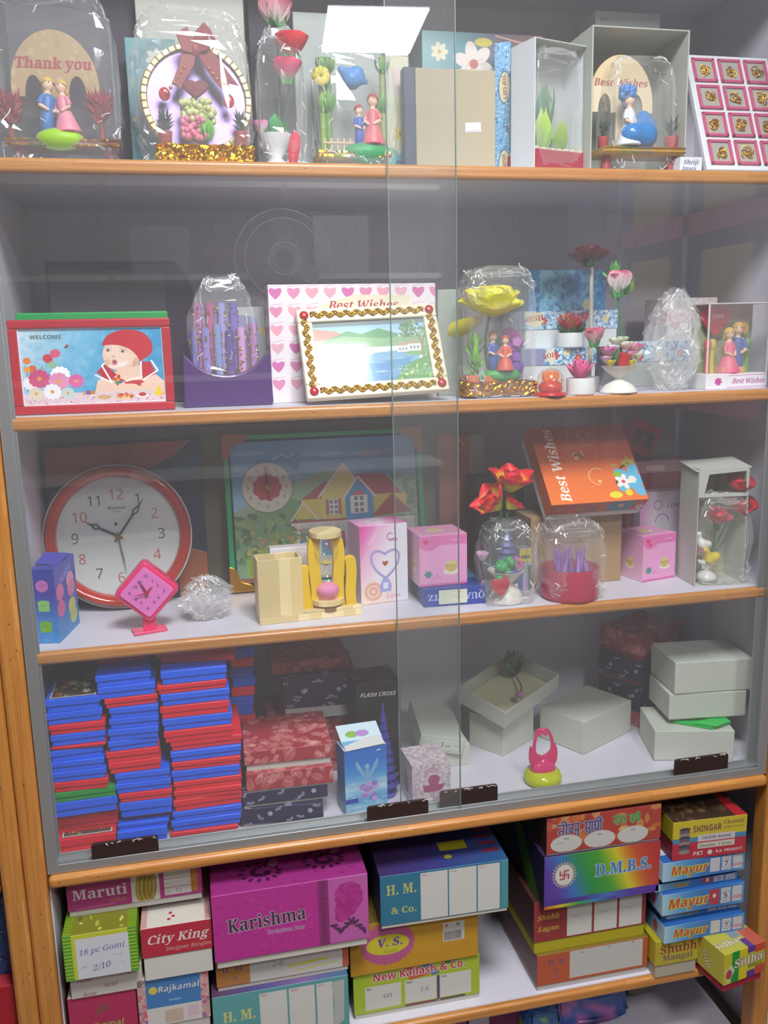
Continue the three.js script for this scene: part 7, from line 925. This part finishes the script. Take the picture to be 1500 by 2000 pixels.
// middle pile: magenta box on the handwritten one
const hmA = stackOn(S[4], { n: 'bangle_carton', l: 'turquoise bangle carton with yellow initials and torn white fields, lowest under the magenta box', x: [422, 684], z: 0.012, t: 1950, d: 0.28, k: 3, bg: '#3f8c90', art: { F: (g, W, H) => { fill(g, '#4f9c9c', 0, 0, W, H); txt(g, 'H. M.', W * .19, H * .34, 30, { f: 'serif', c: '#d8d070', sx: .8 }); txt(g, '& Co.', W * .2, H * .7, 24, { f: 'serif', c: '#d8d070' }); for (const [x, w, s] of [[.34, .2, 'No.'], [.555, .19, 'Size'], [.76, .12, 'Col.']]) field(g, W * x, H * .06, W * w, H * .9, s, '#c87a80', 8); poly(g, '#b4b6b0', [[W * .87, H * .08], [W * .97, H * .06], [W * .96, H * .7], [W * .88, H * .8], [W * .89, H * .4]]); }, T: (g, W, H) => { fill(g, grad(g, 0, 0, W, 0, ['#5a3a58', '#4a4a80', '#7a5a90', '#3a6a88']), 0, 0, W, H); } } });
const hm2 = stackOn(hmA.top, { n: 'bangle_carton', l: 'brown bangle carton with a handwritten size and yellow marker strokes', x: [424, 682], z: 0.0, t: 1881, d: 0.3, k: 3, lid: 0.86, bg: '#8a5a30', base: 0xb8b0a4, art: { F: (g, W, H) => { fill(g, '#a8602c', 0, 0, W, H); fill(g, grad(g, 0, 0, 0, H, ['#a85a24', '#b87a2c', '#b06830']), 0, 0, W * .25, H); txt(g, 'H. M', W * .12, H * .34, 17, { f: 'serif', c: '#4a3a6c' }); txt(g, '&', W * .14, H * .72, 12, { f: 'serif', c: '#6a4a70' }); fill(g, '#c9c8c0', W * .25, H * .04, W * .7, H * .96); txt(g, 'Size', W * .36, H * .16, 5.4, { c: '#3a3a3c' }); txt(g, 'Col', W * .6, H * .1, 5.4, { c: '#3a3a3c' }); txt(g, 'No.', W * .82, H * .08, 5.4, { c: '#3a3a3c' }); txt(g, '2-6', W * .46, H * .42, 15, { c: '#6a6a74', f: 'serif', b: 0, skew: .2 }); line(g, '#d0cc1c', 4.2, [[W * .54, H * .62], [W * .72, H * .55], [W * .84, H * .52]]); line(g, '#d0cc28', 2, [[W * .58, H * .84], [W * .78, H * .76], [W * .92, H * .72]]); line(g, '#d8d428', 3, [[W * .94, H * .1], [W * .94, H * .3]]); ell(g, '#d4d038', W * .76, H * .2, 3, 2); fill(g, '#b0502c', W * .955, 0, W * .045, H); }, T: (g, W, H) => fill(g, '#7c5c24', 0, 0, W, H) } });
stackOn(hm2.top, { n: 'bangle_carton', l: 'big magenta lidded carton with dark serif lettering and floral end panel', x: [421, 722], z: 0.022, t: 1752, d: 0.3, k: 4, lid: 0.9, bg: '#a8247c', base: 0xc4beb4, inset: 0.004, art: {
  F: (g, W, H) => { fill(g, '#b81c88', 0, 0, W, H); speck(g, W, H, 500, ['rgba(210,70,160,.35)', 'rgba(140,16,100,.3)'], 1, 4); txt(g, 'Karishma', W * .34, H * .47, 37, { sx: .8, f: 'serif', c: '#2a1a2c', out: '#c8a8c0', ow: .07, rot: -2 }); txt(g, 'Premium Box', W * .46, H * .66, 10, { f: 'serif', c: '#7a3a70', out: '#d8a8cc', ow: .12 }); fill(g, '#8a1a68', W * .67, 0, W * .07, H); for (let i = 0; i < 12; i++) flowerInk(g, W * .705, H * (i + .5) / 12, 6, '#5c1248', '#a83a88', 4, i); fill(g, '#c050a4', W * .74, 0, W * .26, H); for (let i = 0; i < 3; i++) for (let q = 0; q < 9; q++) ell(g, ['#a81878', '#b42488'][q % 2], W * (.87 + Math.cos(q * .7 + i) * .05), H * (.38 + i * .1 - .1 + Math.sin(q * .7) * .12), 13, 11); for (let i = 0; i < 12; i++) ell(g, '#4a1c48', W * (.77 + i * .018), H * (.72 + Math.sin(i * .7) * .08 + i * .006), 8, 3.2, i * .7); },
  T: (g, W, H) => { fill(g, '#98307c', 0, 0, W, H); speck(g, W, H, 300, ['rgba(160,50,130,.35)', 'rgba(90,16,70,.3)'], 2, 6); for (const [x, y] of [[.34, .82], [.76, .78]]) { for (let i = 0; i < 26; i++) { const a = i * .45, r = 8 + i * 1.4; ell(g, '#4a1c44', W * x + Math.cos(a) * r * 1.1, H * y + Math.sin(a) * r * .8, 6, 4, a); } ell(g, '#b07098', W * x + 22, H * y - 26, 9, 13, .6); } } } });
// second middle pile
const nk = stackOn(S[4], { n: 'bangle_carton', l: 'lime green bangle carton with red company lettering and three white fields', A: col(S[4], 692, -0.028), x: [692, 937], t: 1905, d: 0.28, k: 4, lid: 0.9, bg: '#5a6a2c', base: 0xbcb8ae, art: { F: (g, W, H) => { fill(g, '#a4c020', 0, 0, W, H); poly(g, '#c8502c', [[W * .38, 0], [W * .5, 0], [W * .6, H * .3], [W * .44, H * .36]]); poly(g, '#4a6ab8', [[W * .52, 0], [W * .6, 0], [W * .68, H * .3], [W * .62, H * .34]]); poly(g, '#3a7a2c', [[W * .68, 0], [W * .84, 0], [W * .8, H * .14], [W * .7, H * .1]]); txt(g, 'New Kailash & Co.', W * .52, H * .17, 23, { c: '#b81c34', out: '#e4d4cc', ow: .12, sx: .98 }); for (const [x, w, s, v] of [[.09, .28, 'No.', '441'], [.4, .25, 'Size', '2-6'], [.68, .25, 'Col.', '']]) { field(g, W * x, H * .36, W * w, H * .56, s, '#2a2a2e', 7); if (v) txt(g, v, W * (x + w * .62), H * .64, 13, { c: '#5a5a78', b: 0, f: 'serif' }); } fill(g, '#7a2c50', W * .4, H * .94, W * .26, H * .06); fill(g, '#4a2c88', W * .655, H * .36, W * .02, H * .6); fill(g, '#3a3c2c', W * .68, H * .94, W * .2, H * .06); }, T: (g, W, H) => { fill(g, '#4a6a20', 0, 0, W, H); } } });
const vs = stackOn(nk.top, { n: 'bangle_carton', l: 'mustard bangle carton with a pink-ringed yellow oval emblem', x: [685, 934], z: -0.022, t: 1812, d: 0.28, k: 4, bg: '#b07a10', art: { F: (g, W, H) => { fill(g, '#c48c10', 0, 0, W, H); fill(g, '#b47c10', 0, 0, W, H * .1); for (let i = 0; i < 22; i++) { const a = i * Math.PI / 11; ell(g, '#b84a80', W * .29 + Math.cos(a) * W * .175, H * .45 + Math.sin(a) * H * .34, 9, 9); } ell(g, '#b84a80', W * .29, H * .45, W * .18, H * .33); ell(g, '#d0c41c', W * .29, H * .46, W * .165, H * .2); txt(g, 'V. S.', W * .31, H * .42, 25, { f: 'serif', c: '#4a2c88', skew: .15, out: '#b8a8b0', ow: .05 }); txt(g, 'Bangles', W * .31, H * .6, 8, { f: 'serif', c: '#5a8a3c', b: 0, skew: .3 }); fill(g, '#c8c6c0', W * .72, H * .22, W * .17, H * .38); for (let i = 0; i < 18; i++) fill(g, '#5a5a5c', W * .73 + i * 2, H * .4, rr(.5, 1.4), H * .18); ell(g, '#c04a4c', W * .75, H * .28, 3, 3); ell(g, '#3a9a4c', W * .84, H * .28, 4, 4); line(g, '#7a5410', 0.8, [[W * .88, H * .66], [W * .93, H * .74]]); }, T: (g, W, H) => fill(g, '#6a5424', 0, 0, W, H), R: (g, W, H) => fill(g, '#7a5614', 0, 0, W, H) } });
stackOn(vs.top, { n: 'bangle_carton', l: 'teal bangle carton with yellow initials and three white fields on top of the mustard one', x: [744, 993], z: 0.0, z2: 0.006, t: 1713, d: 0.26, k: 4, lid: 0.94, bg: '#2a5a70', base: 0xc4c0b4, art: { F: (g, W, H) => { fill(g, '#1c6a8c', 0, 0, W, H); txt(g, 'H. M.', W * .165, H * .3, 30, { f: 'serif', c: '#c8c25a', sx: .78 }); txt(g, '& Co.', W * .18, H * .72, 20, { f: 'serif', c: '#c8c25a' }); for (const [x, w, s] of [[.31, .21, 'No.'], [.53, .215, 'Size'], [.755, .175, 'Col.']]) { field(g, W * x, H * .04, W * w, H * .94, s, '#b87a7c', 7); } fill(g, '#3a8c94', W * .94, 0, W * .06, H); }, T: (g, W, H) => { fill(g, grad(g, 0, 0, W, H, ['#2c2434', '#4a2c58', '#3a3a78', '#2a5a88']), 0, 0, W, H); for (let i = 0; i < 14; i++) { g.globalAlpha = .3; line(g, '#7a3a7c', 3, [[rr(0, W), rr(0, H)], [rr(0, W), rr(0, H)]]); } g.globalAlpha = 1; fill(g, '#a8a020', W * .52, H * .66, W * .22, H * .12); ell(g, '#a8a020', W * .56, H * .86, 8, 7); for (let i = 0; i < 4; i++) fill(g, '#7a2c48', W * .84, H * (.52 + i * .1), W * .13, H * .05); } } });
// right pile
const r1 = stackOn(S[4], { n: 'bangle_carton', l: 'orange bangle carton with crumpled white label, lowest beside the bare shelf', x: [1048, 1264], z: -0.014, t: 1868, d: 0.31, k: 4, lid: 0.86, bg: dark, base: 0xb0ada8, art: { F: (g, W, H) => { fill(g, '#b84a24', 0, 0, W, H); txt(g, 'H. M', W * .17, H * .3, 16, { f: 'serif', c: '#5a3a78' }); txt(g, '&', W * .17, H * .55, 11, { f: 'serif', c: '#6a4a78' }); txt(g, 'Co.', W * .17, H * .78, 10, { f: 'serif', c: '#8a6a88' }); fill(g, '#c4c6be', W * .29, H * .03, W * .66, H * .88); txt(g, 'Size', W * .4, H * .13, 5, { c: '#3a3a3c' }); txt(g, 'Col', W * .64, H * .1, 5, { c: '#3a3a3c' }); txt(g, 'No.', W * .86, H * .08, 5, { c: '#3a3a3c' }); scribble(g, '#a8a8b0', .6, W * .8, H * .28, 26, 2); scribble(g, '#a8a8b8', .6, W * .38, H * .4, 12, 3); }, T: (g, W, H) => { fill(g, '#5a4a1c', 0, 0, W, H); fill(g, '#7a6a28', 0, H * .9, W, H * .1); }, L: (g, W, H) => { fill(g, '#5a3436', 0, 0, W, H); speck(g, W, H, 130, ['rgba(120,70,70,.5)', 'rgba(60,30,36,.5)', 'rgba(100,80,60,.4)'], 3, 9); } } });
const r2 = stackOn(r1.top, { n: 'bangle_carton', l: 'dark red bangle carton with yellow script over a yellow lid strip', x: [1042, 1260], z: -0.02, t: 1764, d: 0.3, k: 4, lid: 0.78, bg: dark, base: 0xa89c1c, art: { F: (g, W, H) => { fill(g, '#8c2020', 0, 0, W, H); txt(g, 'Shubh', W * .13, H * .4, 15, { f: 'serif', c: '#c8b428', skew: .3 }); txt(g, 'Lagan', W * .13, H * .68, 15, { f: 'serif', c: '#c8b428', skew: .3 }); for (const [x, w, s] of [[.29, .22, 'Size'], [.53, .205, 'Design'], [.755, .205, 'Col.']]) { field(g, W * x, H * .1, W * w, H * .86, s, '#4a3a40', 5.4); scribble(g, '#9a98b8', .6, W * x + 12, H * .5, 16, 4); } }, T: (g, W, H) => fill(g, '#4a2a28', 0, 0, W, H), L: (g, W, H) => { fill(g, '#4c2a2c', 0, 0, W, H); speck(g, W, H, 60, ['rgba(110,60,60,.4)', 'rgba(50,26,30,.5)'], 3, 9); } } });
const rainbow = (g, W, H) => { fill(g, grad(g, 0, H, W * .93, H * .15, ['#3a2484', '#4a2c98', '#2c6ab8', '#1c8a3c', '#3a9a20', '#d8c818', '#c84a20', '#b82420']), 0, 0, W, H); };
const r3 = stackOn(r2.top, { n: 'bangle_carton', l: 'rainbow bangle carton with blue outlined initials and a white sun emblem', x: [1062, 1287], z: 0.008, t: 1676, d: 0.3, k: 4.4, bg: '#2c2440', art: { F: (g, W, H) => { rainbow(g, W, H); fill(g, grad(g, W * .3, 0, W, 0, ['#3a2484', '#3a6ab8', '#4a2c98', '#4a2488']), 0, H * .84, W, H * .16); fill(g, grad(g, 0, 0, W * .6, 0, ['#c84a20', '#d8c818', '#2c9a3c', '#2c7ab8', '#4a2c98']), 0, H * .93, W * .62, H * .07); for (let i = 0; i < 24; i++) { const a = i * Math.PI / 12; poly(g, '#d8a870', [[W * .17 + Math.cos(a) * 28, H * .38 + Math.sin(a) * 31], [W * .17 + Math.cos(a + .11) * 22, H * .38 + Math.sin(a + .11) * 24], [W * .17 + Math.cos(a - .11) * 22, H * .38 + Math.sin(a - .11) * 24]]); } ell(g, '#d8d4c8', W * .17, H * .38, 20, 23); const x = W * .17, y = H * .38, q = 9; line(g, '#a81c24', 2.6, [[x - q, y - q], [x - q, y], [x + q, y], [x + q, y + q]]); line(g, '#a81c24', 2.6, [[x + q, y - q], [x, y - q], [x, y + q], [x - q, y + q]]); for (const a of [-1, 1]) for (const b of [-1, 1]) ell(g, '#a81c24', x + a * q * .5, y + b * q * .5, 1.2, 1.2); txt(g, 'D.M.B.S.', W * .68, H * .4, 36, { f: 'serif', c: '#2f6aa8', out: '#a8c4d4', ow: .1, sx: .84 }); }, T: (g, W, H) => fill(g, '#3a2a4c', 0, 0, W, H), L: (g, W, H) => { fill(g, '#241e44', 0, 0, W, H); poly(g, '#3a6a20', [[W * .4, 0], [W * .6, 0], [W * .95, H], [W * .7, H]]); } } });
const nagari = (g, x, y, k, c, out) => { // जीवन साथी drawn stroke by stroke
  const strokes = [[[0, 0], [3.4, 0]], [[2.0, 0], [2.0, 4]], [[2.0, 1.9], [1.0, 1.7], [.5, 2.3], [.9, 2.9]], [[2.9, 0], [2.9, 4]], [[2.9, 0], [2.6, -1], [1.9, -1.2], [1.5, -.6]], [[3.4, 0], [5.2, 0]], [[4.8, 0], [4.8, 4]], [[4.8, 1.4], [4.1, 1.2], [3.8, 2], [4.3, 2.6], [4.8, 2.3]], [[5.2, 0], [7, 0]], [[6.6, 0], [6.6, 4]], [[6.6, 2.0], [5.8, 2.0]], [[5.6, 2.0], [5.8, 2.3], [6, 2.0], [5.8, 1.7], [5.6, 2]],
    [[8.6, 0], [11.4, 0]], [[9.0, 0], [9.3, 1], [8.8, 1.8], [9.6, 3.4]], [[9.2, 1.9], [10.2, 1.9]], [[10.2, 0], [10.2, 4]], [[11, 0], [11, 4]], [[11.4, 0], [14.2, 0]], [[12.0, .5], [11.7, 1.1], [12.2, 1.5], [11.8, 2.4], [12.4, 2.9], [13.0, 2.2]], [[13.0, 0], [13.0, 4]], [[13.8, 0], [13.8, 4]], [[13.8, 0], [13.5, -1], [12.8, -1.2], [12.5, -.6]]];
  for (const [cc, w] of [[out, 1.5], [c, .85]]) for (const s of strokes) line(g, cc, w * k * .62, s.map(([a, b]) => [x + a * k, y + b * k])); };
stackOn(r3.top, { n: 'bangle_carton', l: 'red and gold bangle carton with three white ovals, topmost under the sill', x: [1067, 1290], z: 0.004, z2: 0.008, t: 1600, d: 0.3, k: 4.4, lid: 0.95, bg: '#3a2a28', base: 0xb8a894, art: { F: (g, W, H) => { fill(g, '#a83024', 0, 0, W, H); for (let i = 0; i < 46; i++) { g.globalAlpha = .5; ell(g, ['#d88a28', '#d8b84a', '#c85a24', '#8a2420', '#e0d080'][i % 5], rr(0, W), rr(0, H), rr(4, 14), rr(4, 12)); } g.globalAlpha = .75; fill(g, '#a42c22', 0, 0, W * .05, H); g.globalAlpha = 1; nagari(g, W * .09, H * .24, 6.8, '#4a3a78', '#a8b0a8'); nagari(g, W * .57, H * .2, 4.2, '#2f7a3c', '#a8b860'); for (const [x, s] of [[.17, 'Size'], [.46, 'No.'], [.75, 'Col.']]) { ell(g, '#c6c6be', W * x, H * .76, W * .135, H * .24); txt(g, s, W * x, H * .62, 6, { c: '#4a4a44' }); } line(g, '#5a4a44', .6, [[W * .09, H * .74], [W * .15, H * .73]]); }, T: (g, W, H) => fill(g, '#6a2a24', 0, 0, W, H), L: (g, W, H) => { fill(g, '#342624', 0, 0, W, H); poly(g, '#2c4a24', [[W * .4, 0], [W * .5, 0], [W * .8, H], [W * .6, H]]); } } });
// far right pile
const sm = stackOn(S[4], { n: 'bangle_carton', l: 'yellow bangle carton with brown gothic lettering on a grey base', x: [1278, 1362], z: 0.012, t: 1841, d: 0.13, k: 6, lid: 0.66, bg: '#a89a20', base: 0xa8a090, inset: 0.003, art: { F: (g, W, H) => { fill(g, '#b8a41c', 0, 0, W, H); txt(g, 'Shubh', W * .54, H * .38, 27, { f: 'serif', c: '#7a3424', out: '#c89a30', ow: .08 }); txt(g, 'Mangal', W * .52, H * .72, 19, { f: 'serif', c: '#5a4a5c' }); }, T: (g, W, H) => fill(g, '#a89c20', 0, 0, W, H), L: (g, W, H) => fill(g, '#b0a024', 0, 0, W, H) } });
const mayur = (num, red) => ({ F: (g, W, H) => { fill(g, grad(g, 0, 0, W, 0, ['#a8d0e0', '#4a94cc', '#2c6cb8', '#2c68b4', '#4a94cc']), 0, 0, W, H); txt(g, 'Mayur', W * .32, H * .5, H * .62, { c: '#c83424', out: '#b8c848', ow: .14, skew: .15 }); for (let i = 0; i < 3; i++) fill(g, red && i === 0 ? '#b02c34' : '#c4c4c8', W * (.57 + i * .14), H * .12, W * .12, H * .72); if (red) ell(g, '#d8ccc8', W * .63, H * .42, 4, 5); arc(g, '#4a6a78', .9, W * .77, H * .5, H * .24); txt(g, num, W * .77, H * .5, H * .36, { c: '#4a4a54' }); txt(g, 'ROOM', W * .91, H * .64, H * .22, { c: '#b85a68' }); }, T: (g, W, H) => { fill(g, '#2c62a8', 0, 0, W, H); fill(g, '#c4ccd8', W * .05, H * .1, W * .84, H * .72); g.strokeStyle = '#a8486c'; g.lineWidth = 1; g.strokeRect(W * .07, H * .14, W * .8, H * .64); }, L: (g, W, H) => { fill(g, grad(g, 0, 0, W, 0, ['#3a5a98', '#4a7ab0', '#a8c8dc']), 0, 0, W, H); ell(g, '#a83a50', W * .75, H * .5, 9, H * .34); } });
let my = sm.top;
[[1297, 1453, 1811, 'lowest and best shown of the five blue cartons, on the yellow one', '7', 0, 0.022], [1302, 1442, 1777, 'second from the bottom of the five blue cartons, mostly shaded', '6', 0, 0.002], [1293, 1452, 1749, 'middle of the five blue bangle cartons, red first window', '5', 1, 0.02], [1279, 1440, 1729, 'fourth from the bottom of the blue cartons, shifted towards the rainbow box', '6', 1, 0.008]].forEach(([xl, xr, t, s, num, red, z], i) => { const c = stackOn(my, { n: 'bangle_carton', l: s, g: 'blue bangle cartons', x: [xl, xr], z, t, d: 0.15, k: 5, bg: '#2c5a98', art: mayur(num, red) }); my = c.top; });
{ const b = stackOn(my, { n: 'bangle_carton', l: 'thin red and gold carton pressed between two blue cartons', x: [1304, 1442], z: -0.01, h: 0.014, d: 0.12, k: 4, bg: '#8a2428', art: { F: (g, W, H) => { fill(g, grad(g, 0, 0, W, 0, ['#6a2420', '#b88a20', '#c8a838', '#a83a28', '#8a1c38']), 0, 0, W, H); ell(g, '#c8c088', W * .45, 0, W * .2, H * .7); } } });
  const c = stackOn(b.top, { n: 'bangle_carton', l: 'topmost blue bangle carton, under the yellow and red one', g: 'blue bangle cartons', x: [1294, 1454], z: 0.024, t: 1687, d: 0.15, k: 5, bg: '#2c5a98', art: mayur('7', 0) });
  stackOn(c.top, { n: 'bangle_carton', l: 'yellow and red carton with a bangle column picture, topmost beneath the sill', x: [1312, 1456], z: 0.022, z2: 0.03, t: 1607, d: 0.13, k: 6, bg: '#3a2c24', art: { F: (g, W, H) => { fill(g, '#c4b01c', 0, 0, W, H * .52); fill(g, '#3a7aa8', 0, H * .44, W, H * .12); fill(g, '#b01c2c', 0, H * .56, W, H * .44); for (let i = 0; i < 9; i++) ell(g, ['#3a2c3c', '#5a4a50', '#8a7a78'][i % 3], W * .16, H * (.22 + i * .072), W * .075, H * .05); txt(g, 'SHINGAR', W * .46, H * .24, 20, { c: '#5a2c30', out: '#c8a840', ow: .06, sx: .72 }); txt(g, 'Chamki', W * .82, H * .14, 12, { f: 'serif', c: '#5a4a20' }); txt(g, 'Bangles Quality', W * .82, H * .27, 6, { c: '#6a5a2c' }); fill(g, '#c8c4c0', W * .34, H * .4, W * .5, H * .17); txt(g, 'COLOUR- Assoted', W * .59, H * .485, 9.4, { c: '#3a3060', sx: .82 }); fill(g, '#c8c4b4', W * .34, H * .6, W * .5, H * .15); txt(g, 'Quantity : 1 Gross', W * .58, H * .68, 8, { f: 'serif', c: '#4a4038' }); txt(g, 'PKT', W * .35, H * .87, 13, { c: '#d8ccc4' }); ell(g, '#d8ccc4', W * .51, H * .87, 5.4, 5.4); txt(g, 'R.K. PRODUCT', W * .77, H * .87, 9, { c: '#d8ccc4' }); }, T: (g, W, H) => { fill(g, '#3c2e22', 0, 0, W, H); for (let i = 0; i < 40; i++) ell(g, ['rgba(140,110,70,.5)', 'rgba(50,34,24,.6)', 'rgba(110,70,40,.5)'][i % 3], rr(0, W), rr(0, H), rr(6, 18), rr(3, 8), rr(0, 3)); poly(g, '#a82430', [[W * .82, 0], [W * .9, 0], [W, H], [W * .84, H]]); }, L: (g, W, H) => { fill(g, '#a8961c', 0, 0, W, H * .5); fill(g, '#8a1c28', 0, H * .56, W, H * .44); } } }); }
{ // colourful carton at the shelf's end
  const a0 = col(S[4], 1412, 0.085), B = V3(a0.x + 0.108, S[4], 0.066), c = carton({ n: 'bangle_carton', l: 'yellow carton with green, purple and orange blocks overhanging the shelf end', A: a0, B, t: 1866, d: 0.13, k: 6, lid: 0.8, bg: '#a8a428', base: 0x981c34, inset: 0.004, art: { F: (g, W, H) => { fill(g, '#b8b22c', 0, 0, W, H); fill(g, '#1c8a34', W * .18, 0, W * .18, H); fill(g, '#c8bc1c', W * .36, 0, W * .2, H); fill(g, '#5a2c88', W * .56, H * .78, W * .2, H * .22); fill(g, '#b84a34', W * .76, H * .7, W * .24, H * .3); fill(g, '#5a2c88', W * .56, 0, W * .18, H * .2); fill(g, '#c04a34', W * .74, 0, W * .26, H * .26); poly(g, '#c0c0a8', [[W * .02, H * .55], [W * .18, H * .4], [W * .26, H * .6], [W * .1, H]]); ell(g, '#a83a50', W * .12, H * .68, 8, 11); txt(g, 'Sidhar', W * .66, H * .42, 27, { f: 'serif', c: '#d4d0c0', out: '#6a5a48', ow: .1 }); txt(g, 'BANGLE', W * .76, H * .64, 10, { c: '#3a3a1c' }); }, T: (g, W, H) => { fill(g, '#b0ac40', 0, 0, W, H); txt(g, 'Sidhar', W * .3, H * .8, 22, { f: 'serif', c: '#d0ccb8', out: '#7a7448', ow: .1 }); fill(g, '#7a8a94', W * .46, H * .5, W * .22, H * .24); fill(g, '#b85a48', W * .7, H * .62, W * .3, H * .38); fill(g, '#5a3a80', W * .56, H * .8, W * .14, H * .2); txt(g, 'm', W * .4, H * .25, 14, { c: '#6a6438', f: 'serif' }); }, L: (g, W, H) => { fill(g, '#b0a83c', 0, 0, W, H); fill(g, '#b88a30', W * .2, H * .1, W * .3, H * .3); txt(g, 'Sidh', W * .6, H * .6, 18, { f: 'serif', c: '#d0ccb4', out: '#6a6238', ow: .1, rot: 62 }); } } });
}
// below the lower shelf
{
  const Y = 0.03, mk = (label, px0, px1, row, z, c0, c1) => { const A = col(Y, px0, z), B = col(Y, px1, z), h = yAt(A, row) - Y; const o = thing('gift_bag', label, 'bag', V3((A.x + B.x) / 2, Y, z - 0.05)); const g = filmGeo((B.x - A.x) * 1.05, h, 0.1, { seed: px0, amp: 0.14, e: 0.4 }); part('bag_body', tint(g, (x, y, q) => { const n = vnoise(x * 30 + 4, y * 30, q * 30); return n > 0.68 ? new THREE.Color(c1) : mixC(c0, 0x16284a, vnoise(x * 16, y * 16 + 7, q * 16)); }), mat(0xffffff, 0.3, { vertexColors: true }), o); part('gathered_top', moved(new THREE.ConeGeometry(0.02, 0.03, 9), 0, h, 0), mat(c0, 0.35), o); };
  mk('blue flowered gift bag below the open shelf', 1085, 1238, 1940, -0.12, 0x2f5fae, 0xa05a98); mk('small blue gift bag beside the white cartons below the open shelf', 1030, 1096, 1972, -0.1, 0x2f6aa8, 0x7aa84a);
  [['pale carton below the open shelf, beside the flowered bag', 1228, 1278, 1925, -0.2, 0x9a9a8c], ['maroon carton in the shade below the shelf end', 1276, 1330, 1920, -0.22, 0x6a2c44], ['plum carton below the open shelf with a white edge', 950, 1026, 1960, -0.16, 0x7a3058], ['white carton edge below the open shelf', 916, 956, 1972, -0.15, 0xb8b4b8], ['rose carton below the open shelf under the mustard pile', 780, 912, 1984, -0.14, 0x94405c]].forEach(([l, a, b, t, z, c]) => carton({ n: 'plain_carton', l, Y, z, x: [a, b], t, d: 0.14, bg: c }));
}
// neighbouring cabinet's lower shelf
{
  const x1 = -0.377, put = (label, Y, h, z, w, art, bg) => { const o = thing('bangle_carton', label, 'box', V3(x1 - w / 2, Y, z - 0.1)); const [g, t] = sheetBox(w, h, 0.2, art, 3, bg); part('carton', g, printed(t), o, [0, h / 2, 0]); return Y + h; };
  let y = put('glossy red carton on the neighbouring shelf', S[4], at(0, 1922, -0.02).y - S[4], -0.012, 0.2, { F: (g, W, H) => fill(g, '#a01c28', 0, 0, W, H), T: (g, W, H) => fill(g, '#a8303c', 0, 0, W, H) }, '#98202c');
  put('deep blue patterned carton with an orange label on the neighbouring shelf', y, at(0, 1752, -0.05).y - y, -0.045, 0.2, { F: (g, W, H) => { fill(g, '#23406c', 0, 0, W, H); speck(g, W, H, 500, ['#2f5a90', '#4a6aa0', '#16284a', '#3a3a70'], 1, 5); fill(g, '#b04a24', W * .62, H * .22, W * .26, H * .32); poly(g, '#c8a820', [[W * .7, H * .38], [W * .8, H * .28], [W * .87, H * .38], [W * .8, H * .48]]); } }, '#1c2c50');
}

renderer.render(scene, camera);
